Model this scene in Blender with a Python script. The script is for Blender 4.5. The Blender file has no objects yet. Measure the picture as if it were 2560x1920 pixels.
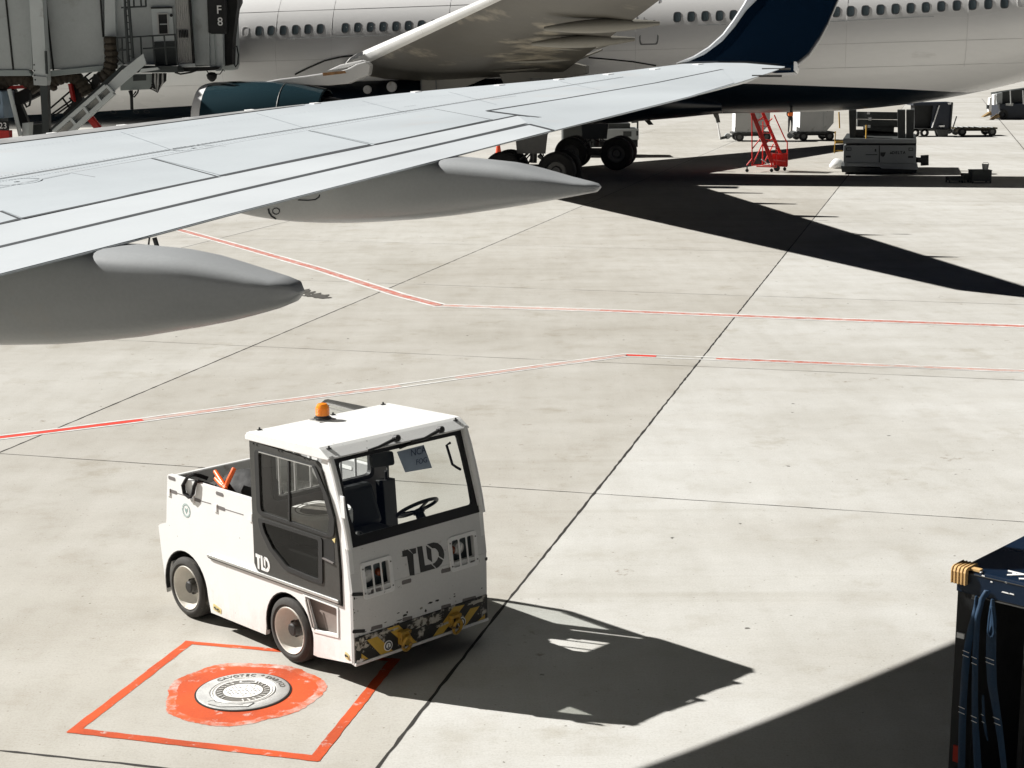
import bpy, bmesh, math, random
from mathutils import Vector, Matrix
from mathutils.geometry import tessellate_polygon
random.seed(7)
SC = bpy.context.scene
COL = SC.collection
rad = math.radians

# ------------------------------------------------------------------ camera
W0, H0, FPX, EYE = 2560.0, 1920.0, 3900.0, 4.72
PITCH, ROLL = rad(11.8), rad(-0.4)
FWD = Vector((0, math.cos(PITCH), -math.sin(PITCH)))
_up = Vector((1, 0, 0)).cross(FWD)
RGT = Vector((1, 0, 0)) * math.cos(ROLL) + _up * math.sin(ROLL)
UPV = -Vector((1, 0, 0)) * math.sin(ROLL) + _up * math.cos(ROLL)
CAM = Vector((0, 0, EYE))
cam = bpy.data.cameras.new('camera')
cam.sensor_width = 36.0
cam.lens = FPX / W0 * 36.0
cam.clip_end = 3000
co = bpy.data.objects.new('camera', cam)
COL.objects.link(co)
co.matrix_world = Matrix((( RGT.x, UPV.x, -FWD.x, 0), (RGT.y, UPV.y, -FWD.y, 0), (RGT.z, UPV.z, -FWD.z, EYE), (0, 0, 0, 1)))
SC.camera = co

# survey helpers: a sight line through the photograph met with a real plane
def ray(x, y):
    return RGT * ((x - W0/2) / FPX) - UPV * ((y - H0/2) / FPX) + FWD
def meet(x, y, p, n):
    d = ray(x, y)
    return CAM + d * ((p - CAM).dot(n) / d.dot(n))
def gnd(x, y, z=0.0):
    return meet(x, y, Vector((0, 0, z)), Vector((0, 0, 1)))
def onY(x, y, Y):
    return meet(x, y, Vector((0, Y, 0)), Vector((0, 1, 0)))

# ------------------------------------------------------------------ light
SUN_AZ, SUN_EL = rad(-20), rad(37)          # direction the shadows run, height of the sun
LDIR = Vector((math.cos(SUN_EL)*math.cos(SUN_AZ), math.cos(SUN_EL)*math.sin(SUN_AZ), -math.sin(SUN_EL)))
sun = bpy.data.lights.new('sun', 'SUN')
sun.energy = 5.0
sun.angle = rad(0.53)
sun.color = (1.0, 0.978, 0.942)
so = bpy.data.objects.new('sun', sun)
COL.objects.link(so)
so.rotation_euler = LDIR.to_track_quat('-Z', 'Y').to_euler()
so.location = (-30, 20, 40)
wd = bpy.data.worlds.new('World')
SC.world = wd
wd.use_nodes = True
_nt = wd.node_tree
_sky = _nt.nodes.new('ShaderNodeTexSky')
_sky.sky_type = 'NISHITA'
_sky.sun_disc = False
_sky.sun_elevation = SUN_EL
_sky.air_density = 0.025
_sky.dust_density = 0.0
_sky.ozone_density = 1.0
_sky.altitude = 300
_tosun = -LDIR
_sky.sun_rotation = math.atan2(_tosun.x, _tosun.y)
_bg = _nt.nodes['Background']
_bg.inputs['Strength'].default_value = 0.05
_nt.links.new(_sky.outputs['Color'], _bg.inputs['Color'])
SC.view_settings.view_transform = 'Standard'
SC.view_settings.look = 'None'
SC.view_settings.exposure = 0.84
SC.view_settings.gamma = 1.0

# ------------------------------------------------------------------ materials
MATS = {}
class NT:
    def __init__(s, m):
        s.t = m.node_tree; s.n = s.t.nodes; s.l = s.t.links
        s.b = s.n['Principled BSDF']
    def node(s, typ, **kw):
        nd = s.n.new(typ)
        for k, v in kw.items():
            if k in nd.inputs: nd.inputs[k].default_value = v
            else: setattr(nd, k, v)
        return nd
    def link(s, a, b): s.l.new(a, b)
    def coords(s, scale=(1, 1, 1), rotz=0.0, loc=(0, 0, 0)):
        tc = s.node('ShaderNodeTexCoord'); mp = s.node('ShaderNodeMapping')
        mp.inputs['Scale'].default_value = scale
        mp.inputs['Rotation'].default_value = (0, 0, rotz)
        mp.inputs['Location'].default_value = loc
        s.link(tc.outputs['Object'], mp.inputs['Vector'])
        return mp.outputs['Vector']
    def noise(s, vec, scale, detail=3.0, rough=0.55):
        nd = s.node('ShaderNodeTexNoise')
        nd.inputs['Scale'].default_value = scale; nd.inputs['Detail'].default_value = detail
        nd.inputs['Roughness'].default_value = rough
        s.link(vec, nd.inputs['Vector'])
        return nd.outputs['Fac']
    def ramp(s, fac, stops):
        nd = s.node('ShaderNodeValToRGB')
        el = nd.color_ramp.elements
        while len(el) < len(stops): el.new(0.5)
        for e, (p, c) in zip(el, stops):
            e.position = p
            e.color = (c, c, c, 1) if not isinstance(c, (tuple, list)) else (*c, 1)
        s.link(fac, nd.inputs['Fac'])
        return nd.outputs['Color']
    def mul(s, a, b, fac=1.0):
        nd = s.node('ShaderNodeMix', data_type='RGBA', blend_type='MULTIPLY')
        nd.inputs[0].default_value = fac
        s.link(a, nd.inputs[6]); s.link(b, nd.inputs[7])
        return nd.outputs[2]
    def mix(s, fac, a, b):
        nd = s.node('ShaderNodeMix', data_type='RGBA')
        s.link(fac, nd.inputs[0])
        for k, v in ((6, a), (7, b)):
            if isinstance(v, (tuple, list)): nd.inputs[k].default_value = (*v, 1)
            else: s.link(v, nd.inputs[k])
        return nd.outputs[2]
    def rgb(s, c):
        nd = s.node('ShaderNodeRGB'); nd.outputs[0].default_value = (*c, 1); return nd.outputs[0]
    def bump(s, h, strength=0.2, dist=0.01):
        nd = s.node('ShaderNodeBump'); nd.inputs['Strength'].default_value = strength
        nd.inputs['Distance'].default_value = dist
        s.link(h, nd.inputs['Height']); s.link(nd.outputs['Normal'], s.b.inputs['Normal'])

def newmat(name):
    m = bpy.data.materials.new(name); m.use_nodes = True
    MATS[name] = m
    return m, NT(m)

def M(name, col, rough=0.5, metal=0.0, var=0.10, vscale=4.0, fine=0.05, fscale=60.0, bump=0.0, bscale=80.0, dirt_or_light=None, dscale=3.0, dthr=0.62, coat=0.0, stretch=(1, 1, 1)):
    """plain coloured surface with patchy wear, fine grain and an optional dirt colour"""
    m, t = newmat(name)
    v = t.coords(stretch)
    c = t.rgb(col)
    n1 = t.noise(v, vscale, 4)
    c = t.mul(c, t.ramp(n1, [(0.3, 1 - var), (0.7, 1.0)]))
    n2 = t.noise(v, fscale, 2)
    c = t.mul(c, t.ramp(n2, [(0.35, 1 - fine), (0.65, 1.0)]))
    if dirt_or_light:
        n3 = t.noise(v, dscale, 6, 0.65)
        f = t.ramp(n3, [(dthr, 0.0), (dthr + 0.10, 1.0)])
        c = t.mix(f, c, dirt_or_light)
    t.link(c, t.b.inputs['Base Color'])
    t.link(t.ramp(n1, [(0.3, rough * 0.85), (0.7, min(1, rough * 1.15))]), t.b.inputs['Roughness'])
    t.b.inputs['Metallic'].default_value = metal
    t.b.inputs['Coat Weight'].default_value = coat
    if bump: t.bump(t.noise(v, bscale, 3), bump)
    return m

def glass(name, tint=(0.9, 0.95, 0.93), ior=1.5, haze=0.0):
    m, t = newmat(name)
    t.n.remove(t.b)
    tr = t.node('ShaderNodeBsdfTransparent'); tr.inputs['Color'].default_value = (*tint, 1)
    gl = t.node('ShaderNodeBsdfGlossy'); gl.inputs['Roughness'].default_value = 0.01
    lw = t.node('ShaderNodeLayerWeight'); lw.inputs['Blend'].default_value = 0.5
    pw = t.node('ShaderNodeMath', operation='POWER'); pw.inputs[1].default_value = 5.0
    t.link(lw.outputs['Facing'], pw.inputs[0])
    f0 = ((ior - 1) / (ior + 1))**2 * 1.9            # both faces of the pane
    ma = t.node('ShaderNodeMath', operation='MULTIPLY_ADD'); ma.inputs[1].default_value = 1 - f0; ma.inputs[2].default_value = f0
    t.link(pw.outputs[0], ma.inputs[0])
    fr = ma
    mx = t.node('ShaderNodeMixShader')
    t.link(fr.outputs[0], mx.inputs[0]); t.link(tr.outputs[0], mx.inputs[1]); t.link(gl.outputs[0], mx.inputs[2])
    out = t.n['Material Output']
    if haze:
        df = t.node('ShaderNodeBsdfDiffuse'); df.inputs['Color'].default_value = (0.6, 0.6, 0.58, 1)
        m2 = t.node('ShaderNodeMixShader'); m2.inputs[0].default_value = haze
        t.link(mx.outputs[0], m2.inputs[1]); t.link(df.outputs[0], m2.inputs[2])
        t.link(m2.outputs[0], out.inputs['Surface'])
    else:
        t.link(mx.outputs[0], out.inputs['Surface'])
    return m

JAZ = rad(-15.24)       # bearing of the transverse slab joints
JDIR = Vector((math.cos(JAZ), math.sin(JAZ), 0))
LDIRJ = Vector((-math.sin(JAZ), math.cos(JAZ), 0))

def concrete():
    m, t = newmat('apron_concrete')
    base = t.rgb((0.506, 0.499, 0.474))
    vw = t.coords()
    vr = t.coords((0.22, 1.0, 1.0), -JAZ)           # streaks run along the pour
    vr2 = t.coords((1.0, 0.12, 1.0), -JAZ)
    big = t.noise(vw, 0.16, 5, 0.6)
    c = t.mul(base, t.ramp(big, [(0.30, (0.83, 0.815, 0.785)), (0.48, (0.955, 0.95, 0.94)), (0.68, (1.04, 1.045, 1.05))]))
    st = t.noise(vr, 1.1, 5, 0.6)
    c = t.mul(c, t.ramp(st, [(0.30, (0.94, 0.93, 0.915)), (0.5, (0.99, 0.99, 0.985)), (0.66, (1.03, 1.032, 1.035))]))
    st2 = t.noise(vr2, 2.6, 4, 0.6)
    c = t.mul(c, t.ramp(st2, [(0.33, (0.94, 0.935, 0.925)), (0.6, 1.0)]))
    med = t.noise(vw, 1.7, 5, 0.62)
    c = t.mul(c, t.ramp(med, [(0.30, (0.90, 0.885, 0.86)), (0.46, 0.985), (0.7, 1.03)]))
    # slab tint: one value per slab
    tc = t.node('ShaderNodeTexCoord'); mp = t.node('ShaderNodeMapping')
    mp.inputs['Rotation'].default_value = (0, 0, -JAZ)
    t.link(tc.outputs['Object'], mp.inputs['Vector'])
    sub = t.node('ShaderNodeVectorMath', operation='SUBTRACT'); sub.inputs[1].default_value = SLAB_O
    t.link(mp.outputs['Vector'], sub.inputs[0])
    dv = t.node('ShaderNodeVectorMath', operation='DIVIDE'); dv.inputs[1].default_value = (SLAB_W, SLAB_L, 1)
    t.link(sub.outputs[0], dv.inputs[0])
    fl = t.node('ShaderNodeVectorMath', operation='FLOOR'); t.link(dv.outputs[0], fl.inputs[0])
    wn = t.node('ShaderNodeTexWhiteNoise', noise_dimensions='2D'); t.link(fl.outputs[0], wn.inputs['Vector'])
    c = t.mul(c, t.ramp(wn.outputs['Value'], [(0.0, (0.94, 0.935, 0.925)), (1.0, (1.0, 1.0, 1.0))]))
    # pour lanes: the lane under the tractor is the darkest
    sx = t.node('ShaderNodeSeparateXYZ'); t.link(fl.outputs[0], sx.inputs[0])
    for lane, col_ in ((-1, (0.895, 0.88, 0.855)), (-2, (0.95, 0.945, 0.93)), (0, (1.03, 1.035, 1.04))):
        cmp_ = t.node('ShaderNodeMath', operation='COMPARE'); cmp_.inputs[1].default_value = lane; cmp_.inputs[2].default_value = 0.4
        t.link(sx.outputs[0], cmp_.inputs[0])
        c = t.mul(c, t.mix(cmp_.outputs[0], (1, 1, 1), col_))
    # long drag and tyre streaks
    tk = t.noise(t.coords((0.035, 2.6, 1.0), -JAZ + rad(4), (3, 9, 0)), 1.0, 4, 0.6)
    tkm = t.noise(vw, 0.10, 3, 0.5)
    tk2 = t.mul(t.ramp(tk, [(0.60, 0.0), (0.70, 1.0)]), t.ramp(tkm, [(0.45, 0.0), (0.62, 1.0)]))
    c = t.mul(c, t.mix(tk2, (1, 1, 1), (0.91, 0.90, 0.88)))
    # stains with a shape of their own, concentrated in patches
    sn = t.noise(vw, 0.75, 7, 0.7)
    c = t.mul(c, t.ramp(sn, [(0.585, 1.0), (0.68, (0.86, 0.84, 0.80))]))
    sn2 = t.noise(t.coords((1, 1, 1), 0, (31, 7, 3)), 2.1, 8, 0.72)
    c = t.mul(c, t.ramp(sn2, [(0.655, 1.0), (0.70, (0.66, 0.62, 0.57))]))
    # grit, pits and dropped specks
    fine = t.noise(vw, 55, 3, 0.7)
    c = t.mul(c, t.ramp(fine, [(0.30, (0.86, 0.85, 0.83)), (0.5, 1.0), (0.72, 1.05)]))
    br = t.noise(t.coords((9, 60, 1), -JAZ + rad(68)), 1.0, 3, 0.6)
    c = t.mul(c, t.ramp(br, [(0.35, (0.955, 0.95, 0.945)), (0.6, 1.0)]))
    for sc_, th, lo in ((1.3, 0.035, 0.18), (3.1, 0.047, 0.45), (8.0, 0.075, 0.62)):
        vo = t.node('ShaderNodeTexVoronoi'); vo.inputs['Scale'].default_value = sc_
        wob = t.node('ShaderNodeTexNoise'); wob.inputs['Scale'].default_value = 14
        t.link(vw, wob.inputs['Vector'])
        ad = t.node('ShaderNodeMix', data_type='RGBA', blend_type='ADD'); ad.inputs[0].default_value = 0.06
        t.link(vw, ad.inputs[6]); t.link(wob.outputs['Color'], ad.inputs[7])
        t.link(ad.outputs[2], vo.inputs['Vector'])
        c = t.mul(c, t.ramp(vo.outputs['Distance'], [(th * 0.6, (lo, lo * 0.96, lo * 0.9)), (th, 1.0)]))
    t.link(c, t.b.inputs['Base Color'])
    t.b.inputs['Roughness'].default_value = 0.88
    t.b.inputs['Specular IOR Level'].default_value = 0.25
    t.bump(fine, 0.25, 0.006)
    return m

def paint(name, col, wear=0.5, soft=0.08, scale=6.0, var=0.2, under=(0.49, 0.47, 0.43)):
    """road paint that lets the concrete through where it is worn"""
    m, t = newmat(name)
    v = t.coords()
    c = t.rgb(col)
    c = t.mul(c, t.ramp(t.noise(v, 1.6, 4), [(0.3, 1 - var), (0.7, 1.0)]))
    c = t.mul(c, t.ramp(t.noise(v, 50, 3), [(0.3, 0.86), (0.6, 1.0)]))
    f = t.ramp(t.noise(v, scale, 8, 0.72), [(max(0, wear - soft), 1.0), (min(1, wear + soft), 0.0)])
    c = t.mix(f, c, under) if wear > 0 else c
    t.link(c, t.b.inputs['Base Color'])
    t.b.inputs['Roughness'].default_value = 0.75
    t.bump(t.noise(v, 60, 3), 0.2, 0.005)
    return m

# ------------------------------------------------------------------ mesh builder
class MB:
    def __init__(s): s.v = []; s.f = []; s.mi = []; s.cur = 0
    def add(s, vs, fs):
        o = len(s.v)
        s.v += [Vector(p) for p in vs]
        s.f += [tuple(i + o for i in f) for f in fs]
        s.mi += [s.cur] * len(fs)
        return s
    def box(s, x0, x1, y0, y1, z0, z1):
        return s.hexa([(x0, y0, z0), (x1, y0, z0), (x1, y1, z0), (x0, y1, z0)], [(x0, y0, z1), (x1, y0, z1), (x1, y1, z1), (x0, y1, z1)])
    def hexa(s, a, b):
        n = len(a)
        return s.add(list(a) + list(b), [tuple(range(n))[::-1], tuple(range(n, 2*n))] + [(i, (i+1) % n, n + (i+1) % n, n + i) for i in range(n)])
    def extr(s, pts, vec):
        vec = Vector(vec); pts = [Vector(p) for p in pts]
        return s.plate([pts], vec)
    def plate(s, loops, vec):
        vec = Vector(vec)
        loops = [[Vector(p) for p in l] for l in loops]
        flat = [p for l in loops for p in l]
        n = len(flat)
        tris = tessellate_polygon(loops)
        vs = flat + [p + vec for p in flat]
        fs = [tuple(t) for t in tris] + [tuple(i + n for i in reversed(t)) for t in tris]
        o = 0
        for l in loops:
            k = len(l)
            fs += [(o + i, o + (i+1) % k, n + o + (i+1) % k, n + o + i) for i in range(k)]
            o += k
        return s.add(vs, fs)
    def bar(s, p, q, w, h=None, up=(0, 0, 1)):
        p, q = Vector(p), Vector(q); h = w if h is None else h
        d = (q - p).normalized(); up = Vector(up)
        if abs(d.dot(up)) > 0.98: up = Vector((0, 1, 0))
        a = d.cross(up).normalized(); b = a.cross(d)
        a *= w/2; b *= h/2
        return s.hexa([p-a-b, p+a-b, p+a+b, p-a+b], [q-a-b, q+a-b, q+a+b, q-a+b])
    def tube(s, pts, r, n=8, cap=True, closed=False):
        pts = [Vector(p) for p in pts]; k = len(pts)
        rs = r if isinstance(r, (list, tuple)) else [r] * k
        rings = []; prev = None
        for i, p in enumerate(pts):
            a = pts[(i-1) % k] if (closed or i > 0) else p
            b = pts[(i+1) % k] if (closed or i < k-1) else p
            d = (b - a).normalized()
            if prev is None:
                u = d.cross(Vector((0, 0, 1)))
                if u.length < 0.1: u = d.cross(Vector((0, 1, 0)))
            else:
                u = prev - d * prev.dot(d)
            u.normalize(); prev = u; w = d.cross(u)
            rings.append([p + (u * math.cos(2*math.pi*j/n) + w * math.sin(2*math.pi*j/n)) * rs[i] for j in range(n)])
        return s.loft(rings, cap and not closed, closed)
    def loft(s, rings, cap=True, closed=False):
        n = len(rings[0]); k = len(rings)
        vs = [p for rg in rings for p in rg]; fs = []
        for i in range(k if closed else k-1):
            a, b = i*n, ((i+1) % k)*n
            fs += [(a+j, a+(j+1) % n, b+(j+1) % n, b+j) for j in range(n)]
        if cap: fs += [tuple(range(n))[::-1], tuple(range((k-1)*n, k*n))]
        return s.add(vs, fs)
    def lathe(s, prof, c, ax, n=32, cap=True, closed=False):
        c, ax = Vector(c), Vector(ax).normalized()
        u = ax.cross(Vector((0, 0, 1)))
        if u.length < 0.1: u = ax.cross(Vector((0, 1, 0)))
        u.normalize(); w = ax.cross(u)
        rings = [[c + ax*h + (u*math.cos(2*math.pi*j/n) + w*math.sin(2*math.pi*j/n))*max(r, 1e-4) for j in range(n)] for r, h in prof]
        return s.loft(rings, cap, closed)
    def disc(s, c, ax, r, h, n=24):
        return s.lathe([(r, 0), (r, h)], c, ax, n)
    def build(s, name, mat, parent=None, smooth=False, bevel=0.0, seg=2, world=False, ang=35, kind=None):
        me = bpy.data.meshes.new(name)
        vs = s.v
        if parent is not None and world:
            mi = PM[parent.name].inverted()
            vs = [mi @ p for p in vs]
        me.from_pydata([tuple(p) for p in vs], [], s.f)
        mats = mat if isinstance(mat, (list, tuple)) else [mat]
        for k in mats: me.materials.append(MATS[k])
        for p, i in zip(me.polygons, s.mi): p.material_index = i
        bm = bmesh.new(); bm.from_mesh(me)
        if smooth: bmesh.ops.remove_doubles(bm, verts=bm.verts, dist=1e-5)
        bmesh.ops.recalc_face_normals(bm, faces=bm.faces)
        if smooth:
            for f in bm.faces: f.smooth = True
            for e in bm.edges:
                if len(e.link_faces) == 2 and e.calc_face_angle(0) > rad(ang): e.smooth = False
        bm.to_mesh(me); bm.free()
        o = bpy.data.objects.new(name, me); COL.objects.link(o)
        if bevel:
            bv = o.modifiers.new('bevel', 'BEVEL'); bv.width = bevel; bv.segments = seg
            bv.limit_method = 'ANGLE'; bv.angle_limit = rad(40)
        if parent is not None:
            o.parent = parent
            PM[o.name] = PM[parent.name]
        else:
            PM[o.name] = Matrix.Identity(4)
        if kind: o['kind'] = kind
        return o

PM = {}
def tag(o, label, cat, group=None, kind=None):
    o['label'] = label; o['category'] = cat
    if group: o['group'] = group
    if kind: o['kind'] = kind
    return o
def thing(name, label, cat, loc=(0, 0, 0), rotz=0.0, group=None, rot=None):
    o = bpy.data.objects.new(name, None); COL.objects.link(o)
    o.location = loc
    o.rotation_euler = rot if rot else (0, 0, rotz)
    o.empty_display_size = 0.3
    PM[o.name] = Matrix.Translation(Vector(loc)) @ (Matrix.Rotation(rotz, 4, 'Z') if not rot else __import__('mathutils').Euler(rot).to_matrix().to_4x4())
    return tag(o, label, cat, group)
def copy_tree(o, parent=None):
    c = o.copy(); COL.objects.link(c)
    if parent is not None: c.parent = parent
    for ch in list(o.children): copy_tree(ch, c)
    return c
def struct(o):
    o['kind'] = 'structure'; return o

def words(body, size, mat, origin, xd, yd, name='lettering', parent=None, depth=0.004, align='CENTER', world=False, spacing=1.0, shear=0.0, bold=0.0):
    cu = bpy.data.curves.new('t', 'FONT'); cu.body = body; cu.size = size
    cu.align_x = align; cu.align_y = 'CENTER'; cu.extrude = depth / 2; cu.space_character = spacing; cu.shear = shear; cu.offset = bold
    cu.resolution_u = 3
    ob = bpy.data.objects.new('t', cu)
    COL.objects.link(ob)
    dg = bpy.context.evaluated_depsgraph_get(); dg.update()
    me = bpy.data.meshes.new_from_object(ob.evaluated_get(dg))
    COL.objects.unlink(ob); bpy.data.objects.remove(ob)
    xd, yd = Vector(xd).normalized(), Vector(yd); yd = (yd - xd * yd.dot(xd)).normalized(); zd = xd.cross(yd)
    m = Matrix(((xd.x, yd.x, zd.x, origin[0]), (xd.y, yd.y, zd.y, origin[1]), (xd.z, yd.z, zd.z, origin[2]), (0, 0, 0, 1)))
    b = MB(); b.add([m @ v.co for v in me.vertices], [tuple(p.vertices) for p in me.polygons])
    bpy.data.meshes.remove(me)
    return b if name is None else b.build(name, mat, parent, world=world)

def rounded(pts, r, seg=4):
    """round the corners of a closed 2D outline"""
    out = []; n = len(pts); pts = [Vector((p[0], p[1])) for p in pts]
    for i, p in enumerate(pts):
        ri = r[i] if isinstance(r, (list, tuple)) else r
        a = pts[i-1] - p; b = pts[(i+1) % n] - p
        if ri <= 0: out.append(tuple(p)); continue
        h = a.angle(b) / 2
        d = min(ri / max(math.tan(h), 0.05), 0.48 * a.length, 0.48 * b.length)
        s, e = p + a.normalized()*d, p + b.normalized()*d
        for k in range(seg + 1):
            q = k / seg
            out.append(tuple((1-q)**2 * s + 2*q*(1-q) * p + q*q * e))
    return out
def circle2(cx, cy, r, n=24, a0=0.0, a1=360.0, ry=None):
    full = abs(a1 - a0) >= 360
    return [(cx + r*math.cos(rad(a0 + (a1-a0)*i/(n if full else n-1))), cy + (ry or r)*math.sin(rad(a0 + (a1-a0)*i/(n if full else n-1)))) for i in range(n)]
# ================================================================== APRON
_l1, _l2 = gnd(1560, 1141), gnd(520, 910)
_j2, _j3 = gnd(1484, 1234), gnd(1500, 906)
SLAB_W = abs((_l1 - _l2).dot(JDIR)); SLAB_L = abs((_j3 - _j2).dot(LDIRJ))
SLAB_O = (_l1.dot(JDIR), _j2.dot(LDIRJ), 0)
concrete()
M('joint_sealant', (0.030, 0.026, 0.021), 0.9, var=0.4, vscale=3, fine=0.4, fscale=40)
M('joint_sealant_worn', (0.115, 0.105, 0.088), 0.9, var=0.45, vscale=2.5, fine=0.4, fscale=40)
paint('line_white', (0.76, 0.76, 0.735), 0.44, 0.12, 5)
paint('line_red_fresh', (0.72, 0.045, 0.02), 0.30, 0.06, 5)
paint('line_red_worn', (0.55, 0.13, 0.085), 0.43, 0.16, 6)
paint('line_red_faded', (0.60, 0.22, 0.16), 0.52, 0.18, 5)
paint('orange_paint', (0.66, 0.080, 0.006), 0.36, 0.06, 7, 0.42)
paint('orange_wash', (0.68, 0.105, 0.018), 0.42, 0.12, 5, 0.40)

b = MB(); b.add([(-700, -60, 0), (700, -60, 0), (700, 1400, 0), (-700, 1400, 0)], [(0, 1, 2, 3)])
struct(b.build('ground', 'apron_concrete'))

def ribbon(mb, pts, w, z, wob=0.0, step=0.25, seed=1):
    """flat strip following pts, edges wandering a little"""
    rr = random.Random(seed)
    P = [Vector((p[0], p[1], 0)) for p in pts]
    dense = [P[0]]
    for a, c in zip(P[:-1], P[1:]):
        k = max(1, int((c - a).length / step))
        dense += [a.lerp(c, (i+1)/k) for i in range(k)]
    L, Rr = [], []
    for i, p in enumerate(dense):
        d = (dense[min(i+1, len(dense)-1)] - dense[max(i-1, 0)]).normalized()
        n = Vector((-d.y, d.x, 0))
        L.append(p + n * (w/2 + rr.uniform(-wob, wob)) + Vector((0, 0, z)))
        Rr.append(p - n * (w/2 + rr.uniform(-wob, wob)) + Vector((0, 0, z)))
    k = len(dense)
    mb.add(L + Rr, [(i, k+i, k+i+1, i+1) for i in range(k-1)])

def joint(pxs, w, wob, mat, ext=(0, 0), seed=1):
    pts = [gnd(*p) for p in pxs]
    d0 = (pts[0] - pts[1]).normalized(); d1 = (pts[-1] - pts[-2]).normalized()
    pts = [pts[0] + d0*ext[0]] + pts + [pts[-1] + d1*ext[1]]
    mb = MB(); ribbon(mb, pts, w, 0.002, wob, 0.12 if pts[0].y < 20 else 0.3, seed)
    struct(mb.build('pavement_joint', mat))
joint([(943, 1920), (1255, 1520), (1560, 1141), (1671, 1000), (2099, 465.5)], 0.026, 0.006, 'joint_sealant', (4, 130), 1)
joint([(0, 1131), (1000, 709), (1458, 514)], 0.024, 0.006, 'joint_sealant', (12, 60), 2)
joint([(447, 621.5), (719, 554)], 0.03, 0.008, 'joint_sealant_worn', (20, 60), 3)
joint([(2560, 373), (2499, 300)], 0.05, 0.01, 'joint_sealant_worn', (30, 60), 4)
joint([(0, 1877), (200, 1897.5), (395, 1919)], 0.024, 0.006, 'joint_sealant', (6, 6), 5)
joint([(0, 1134), (480, 1167)], 0.017, 0.005, 'joint_sealant', (8, 0.5), 6)
joint([(1100, 1209), (1484, 1234), (2560, 1305)], 0.013, 0.004, 'joint_sealant', (3, 10), 7)
joint([(290, 850), (900, 878), (1500, 906), (1745, 916), (2560, 951)], 0.014, 0.006, 'joint_sealant_worn', (8, 12), 8)
joint([(1420, 724), (1880, 740), (2560, 762)], 0.016, 0.008, 'joint_sealant_worn', (8, 12), 9)
for k in range(2, 6):      # fainter joints farther out, one slab apart
    q = JDIR * 2 + LDIRJ * (SLAB_O[1] + SLAB_L * (k + 1))
    mb = MB(); ribbon(mb, [q - JDIR*30, q + JDIR*45], 0.012, 0.002, 0.004, 0.5, 20 + k)
    struct(mb.build('pavement_joint', 'joint_sealant_worn'))

# red lines edged white: (pixel path, red material per leg)
def stripe(path, reds, gap, ww, rw, name, lift=0.0):
    P = [gnd(*p) for p in path]
    def off(d):
        out = []
        for i, p in enumerate(P):
            ds = []
            if i > 0: ds.append((P[i]-P[i-1]).normalized())
            if i < len(P)-1: ds.append((P[i+1]-P[i]).normalized())
            t = sum(ds, Vector()).normalized(); n = Vector((-t.y, t.x, 0))
            out.append(p + n * d / max(0.5, n.dot(Vector((-ds[0].y, ds[0].x, 0)))))
        return out
    mb = MB()
    for s in (-1, 1): ribbon(mb, off(s * gap), ww, 0.0045, 0.006, 0.3, 11 + s)
    struct(mb.build(name, 'line_white'))
    for i, mt in enumerate(reds):
        if mt:
            o = off(0); mb = MB(); ribbon(mb, o[i:i+2], rw, 0.0045, 0.006, 0.3, 40 + i)
            struct(mb.build(name, mt))
stripe([(-150, 440), (200, 505), (438, 572), (581, 611), (791, 671), (1000, 738), (1100, 764), (1500, 776), (1900, 792), (2560, 816), (3000, 833)],
       ['line_red_worn']*6 + ['line_red_faded', 'line_red_worn', 'line_red_worn', 'line_red_worn'], 0.145, 0.085, 0.19, 'road_marking')
stripe([(-400, 1142), (0, 1094), (357, 1050), (620, 1014), (1000, 965), (1140, 945), (1350, 916), (1565, 888), (1640, 891), (1790, 897), (2080, 909), (2560, 928), (3000, 946)],
       ['line_red_fresh', 'line_red_fresh', 'line_red_faded', 'line_red_faded', None, 'line_red_faded', 'line_red_faded', 'line_red_fresh', None, 'line_red_worn', 'line_red_faded', 'line_red_worn'], 0.105, 0.055, 0.125, 'road_marking')

# orange square round the pit
sq = [gnd(185, 1827), gnd(472, 1607), gnd(985, 1651), gnd(788, 1897)]
for i in range(4):
    a, c = sq[i].copy(), sq[(i+1) % 4].copy(); d = (c - a).normalized()
    mb = MB(); ribbon(mb, [a - d*0.035, c + d*0.035], 0.085 if i != 1 else 0.06, 0.0022 + 0.0006*i, 0.004, 0.07, 60 + i)
    struct(mb.build('road_marking', 'orange_paint'))

# orange ring with a ragged outer edge
PIT = gnd(608, 1731); PIT.z = 0
rr = random.Random(5)
mb = MB(); N = 220
outer, inner, mid = [], [], []
ph = 0.0
for i in range(N):
    a = 2*math.pi*i/N
    ph = 0.85*ph + rr.uniform(-0.006, 0.006)
    ro = 0.60 + 0.020*math.sin(3*a+1) + 0.012*math.sin(7*a) + ph + rr.uniform(-0.003, 0.003)
    outer.append(PIT + Vector((math.cos(a)*ro, math.sin(a)*ro, 0.0020)))
    mid.append(PIT + Vector((math.cos(a)*(ro-0.07), math.sin(a)*(ro-0.07), 0.0020)))
    inner.append(PIT + Vector((math.cos(a)*0.33, math.sin(a)*0.33, 0.0020)))
mb.add(outer + mid, [(i, (i+1) % N, N+(i+1) % N, N+i) for i in range(N)])
mb.cur = 1
mb.add(mid + inner, [(i, (i+1) % N, N+(i+1) % N, N+i) for i in range(N)])
struct(mb.build('road_marking', ['orange_wash', 'orange_paint']))

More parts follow.
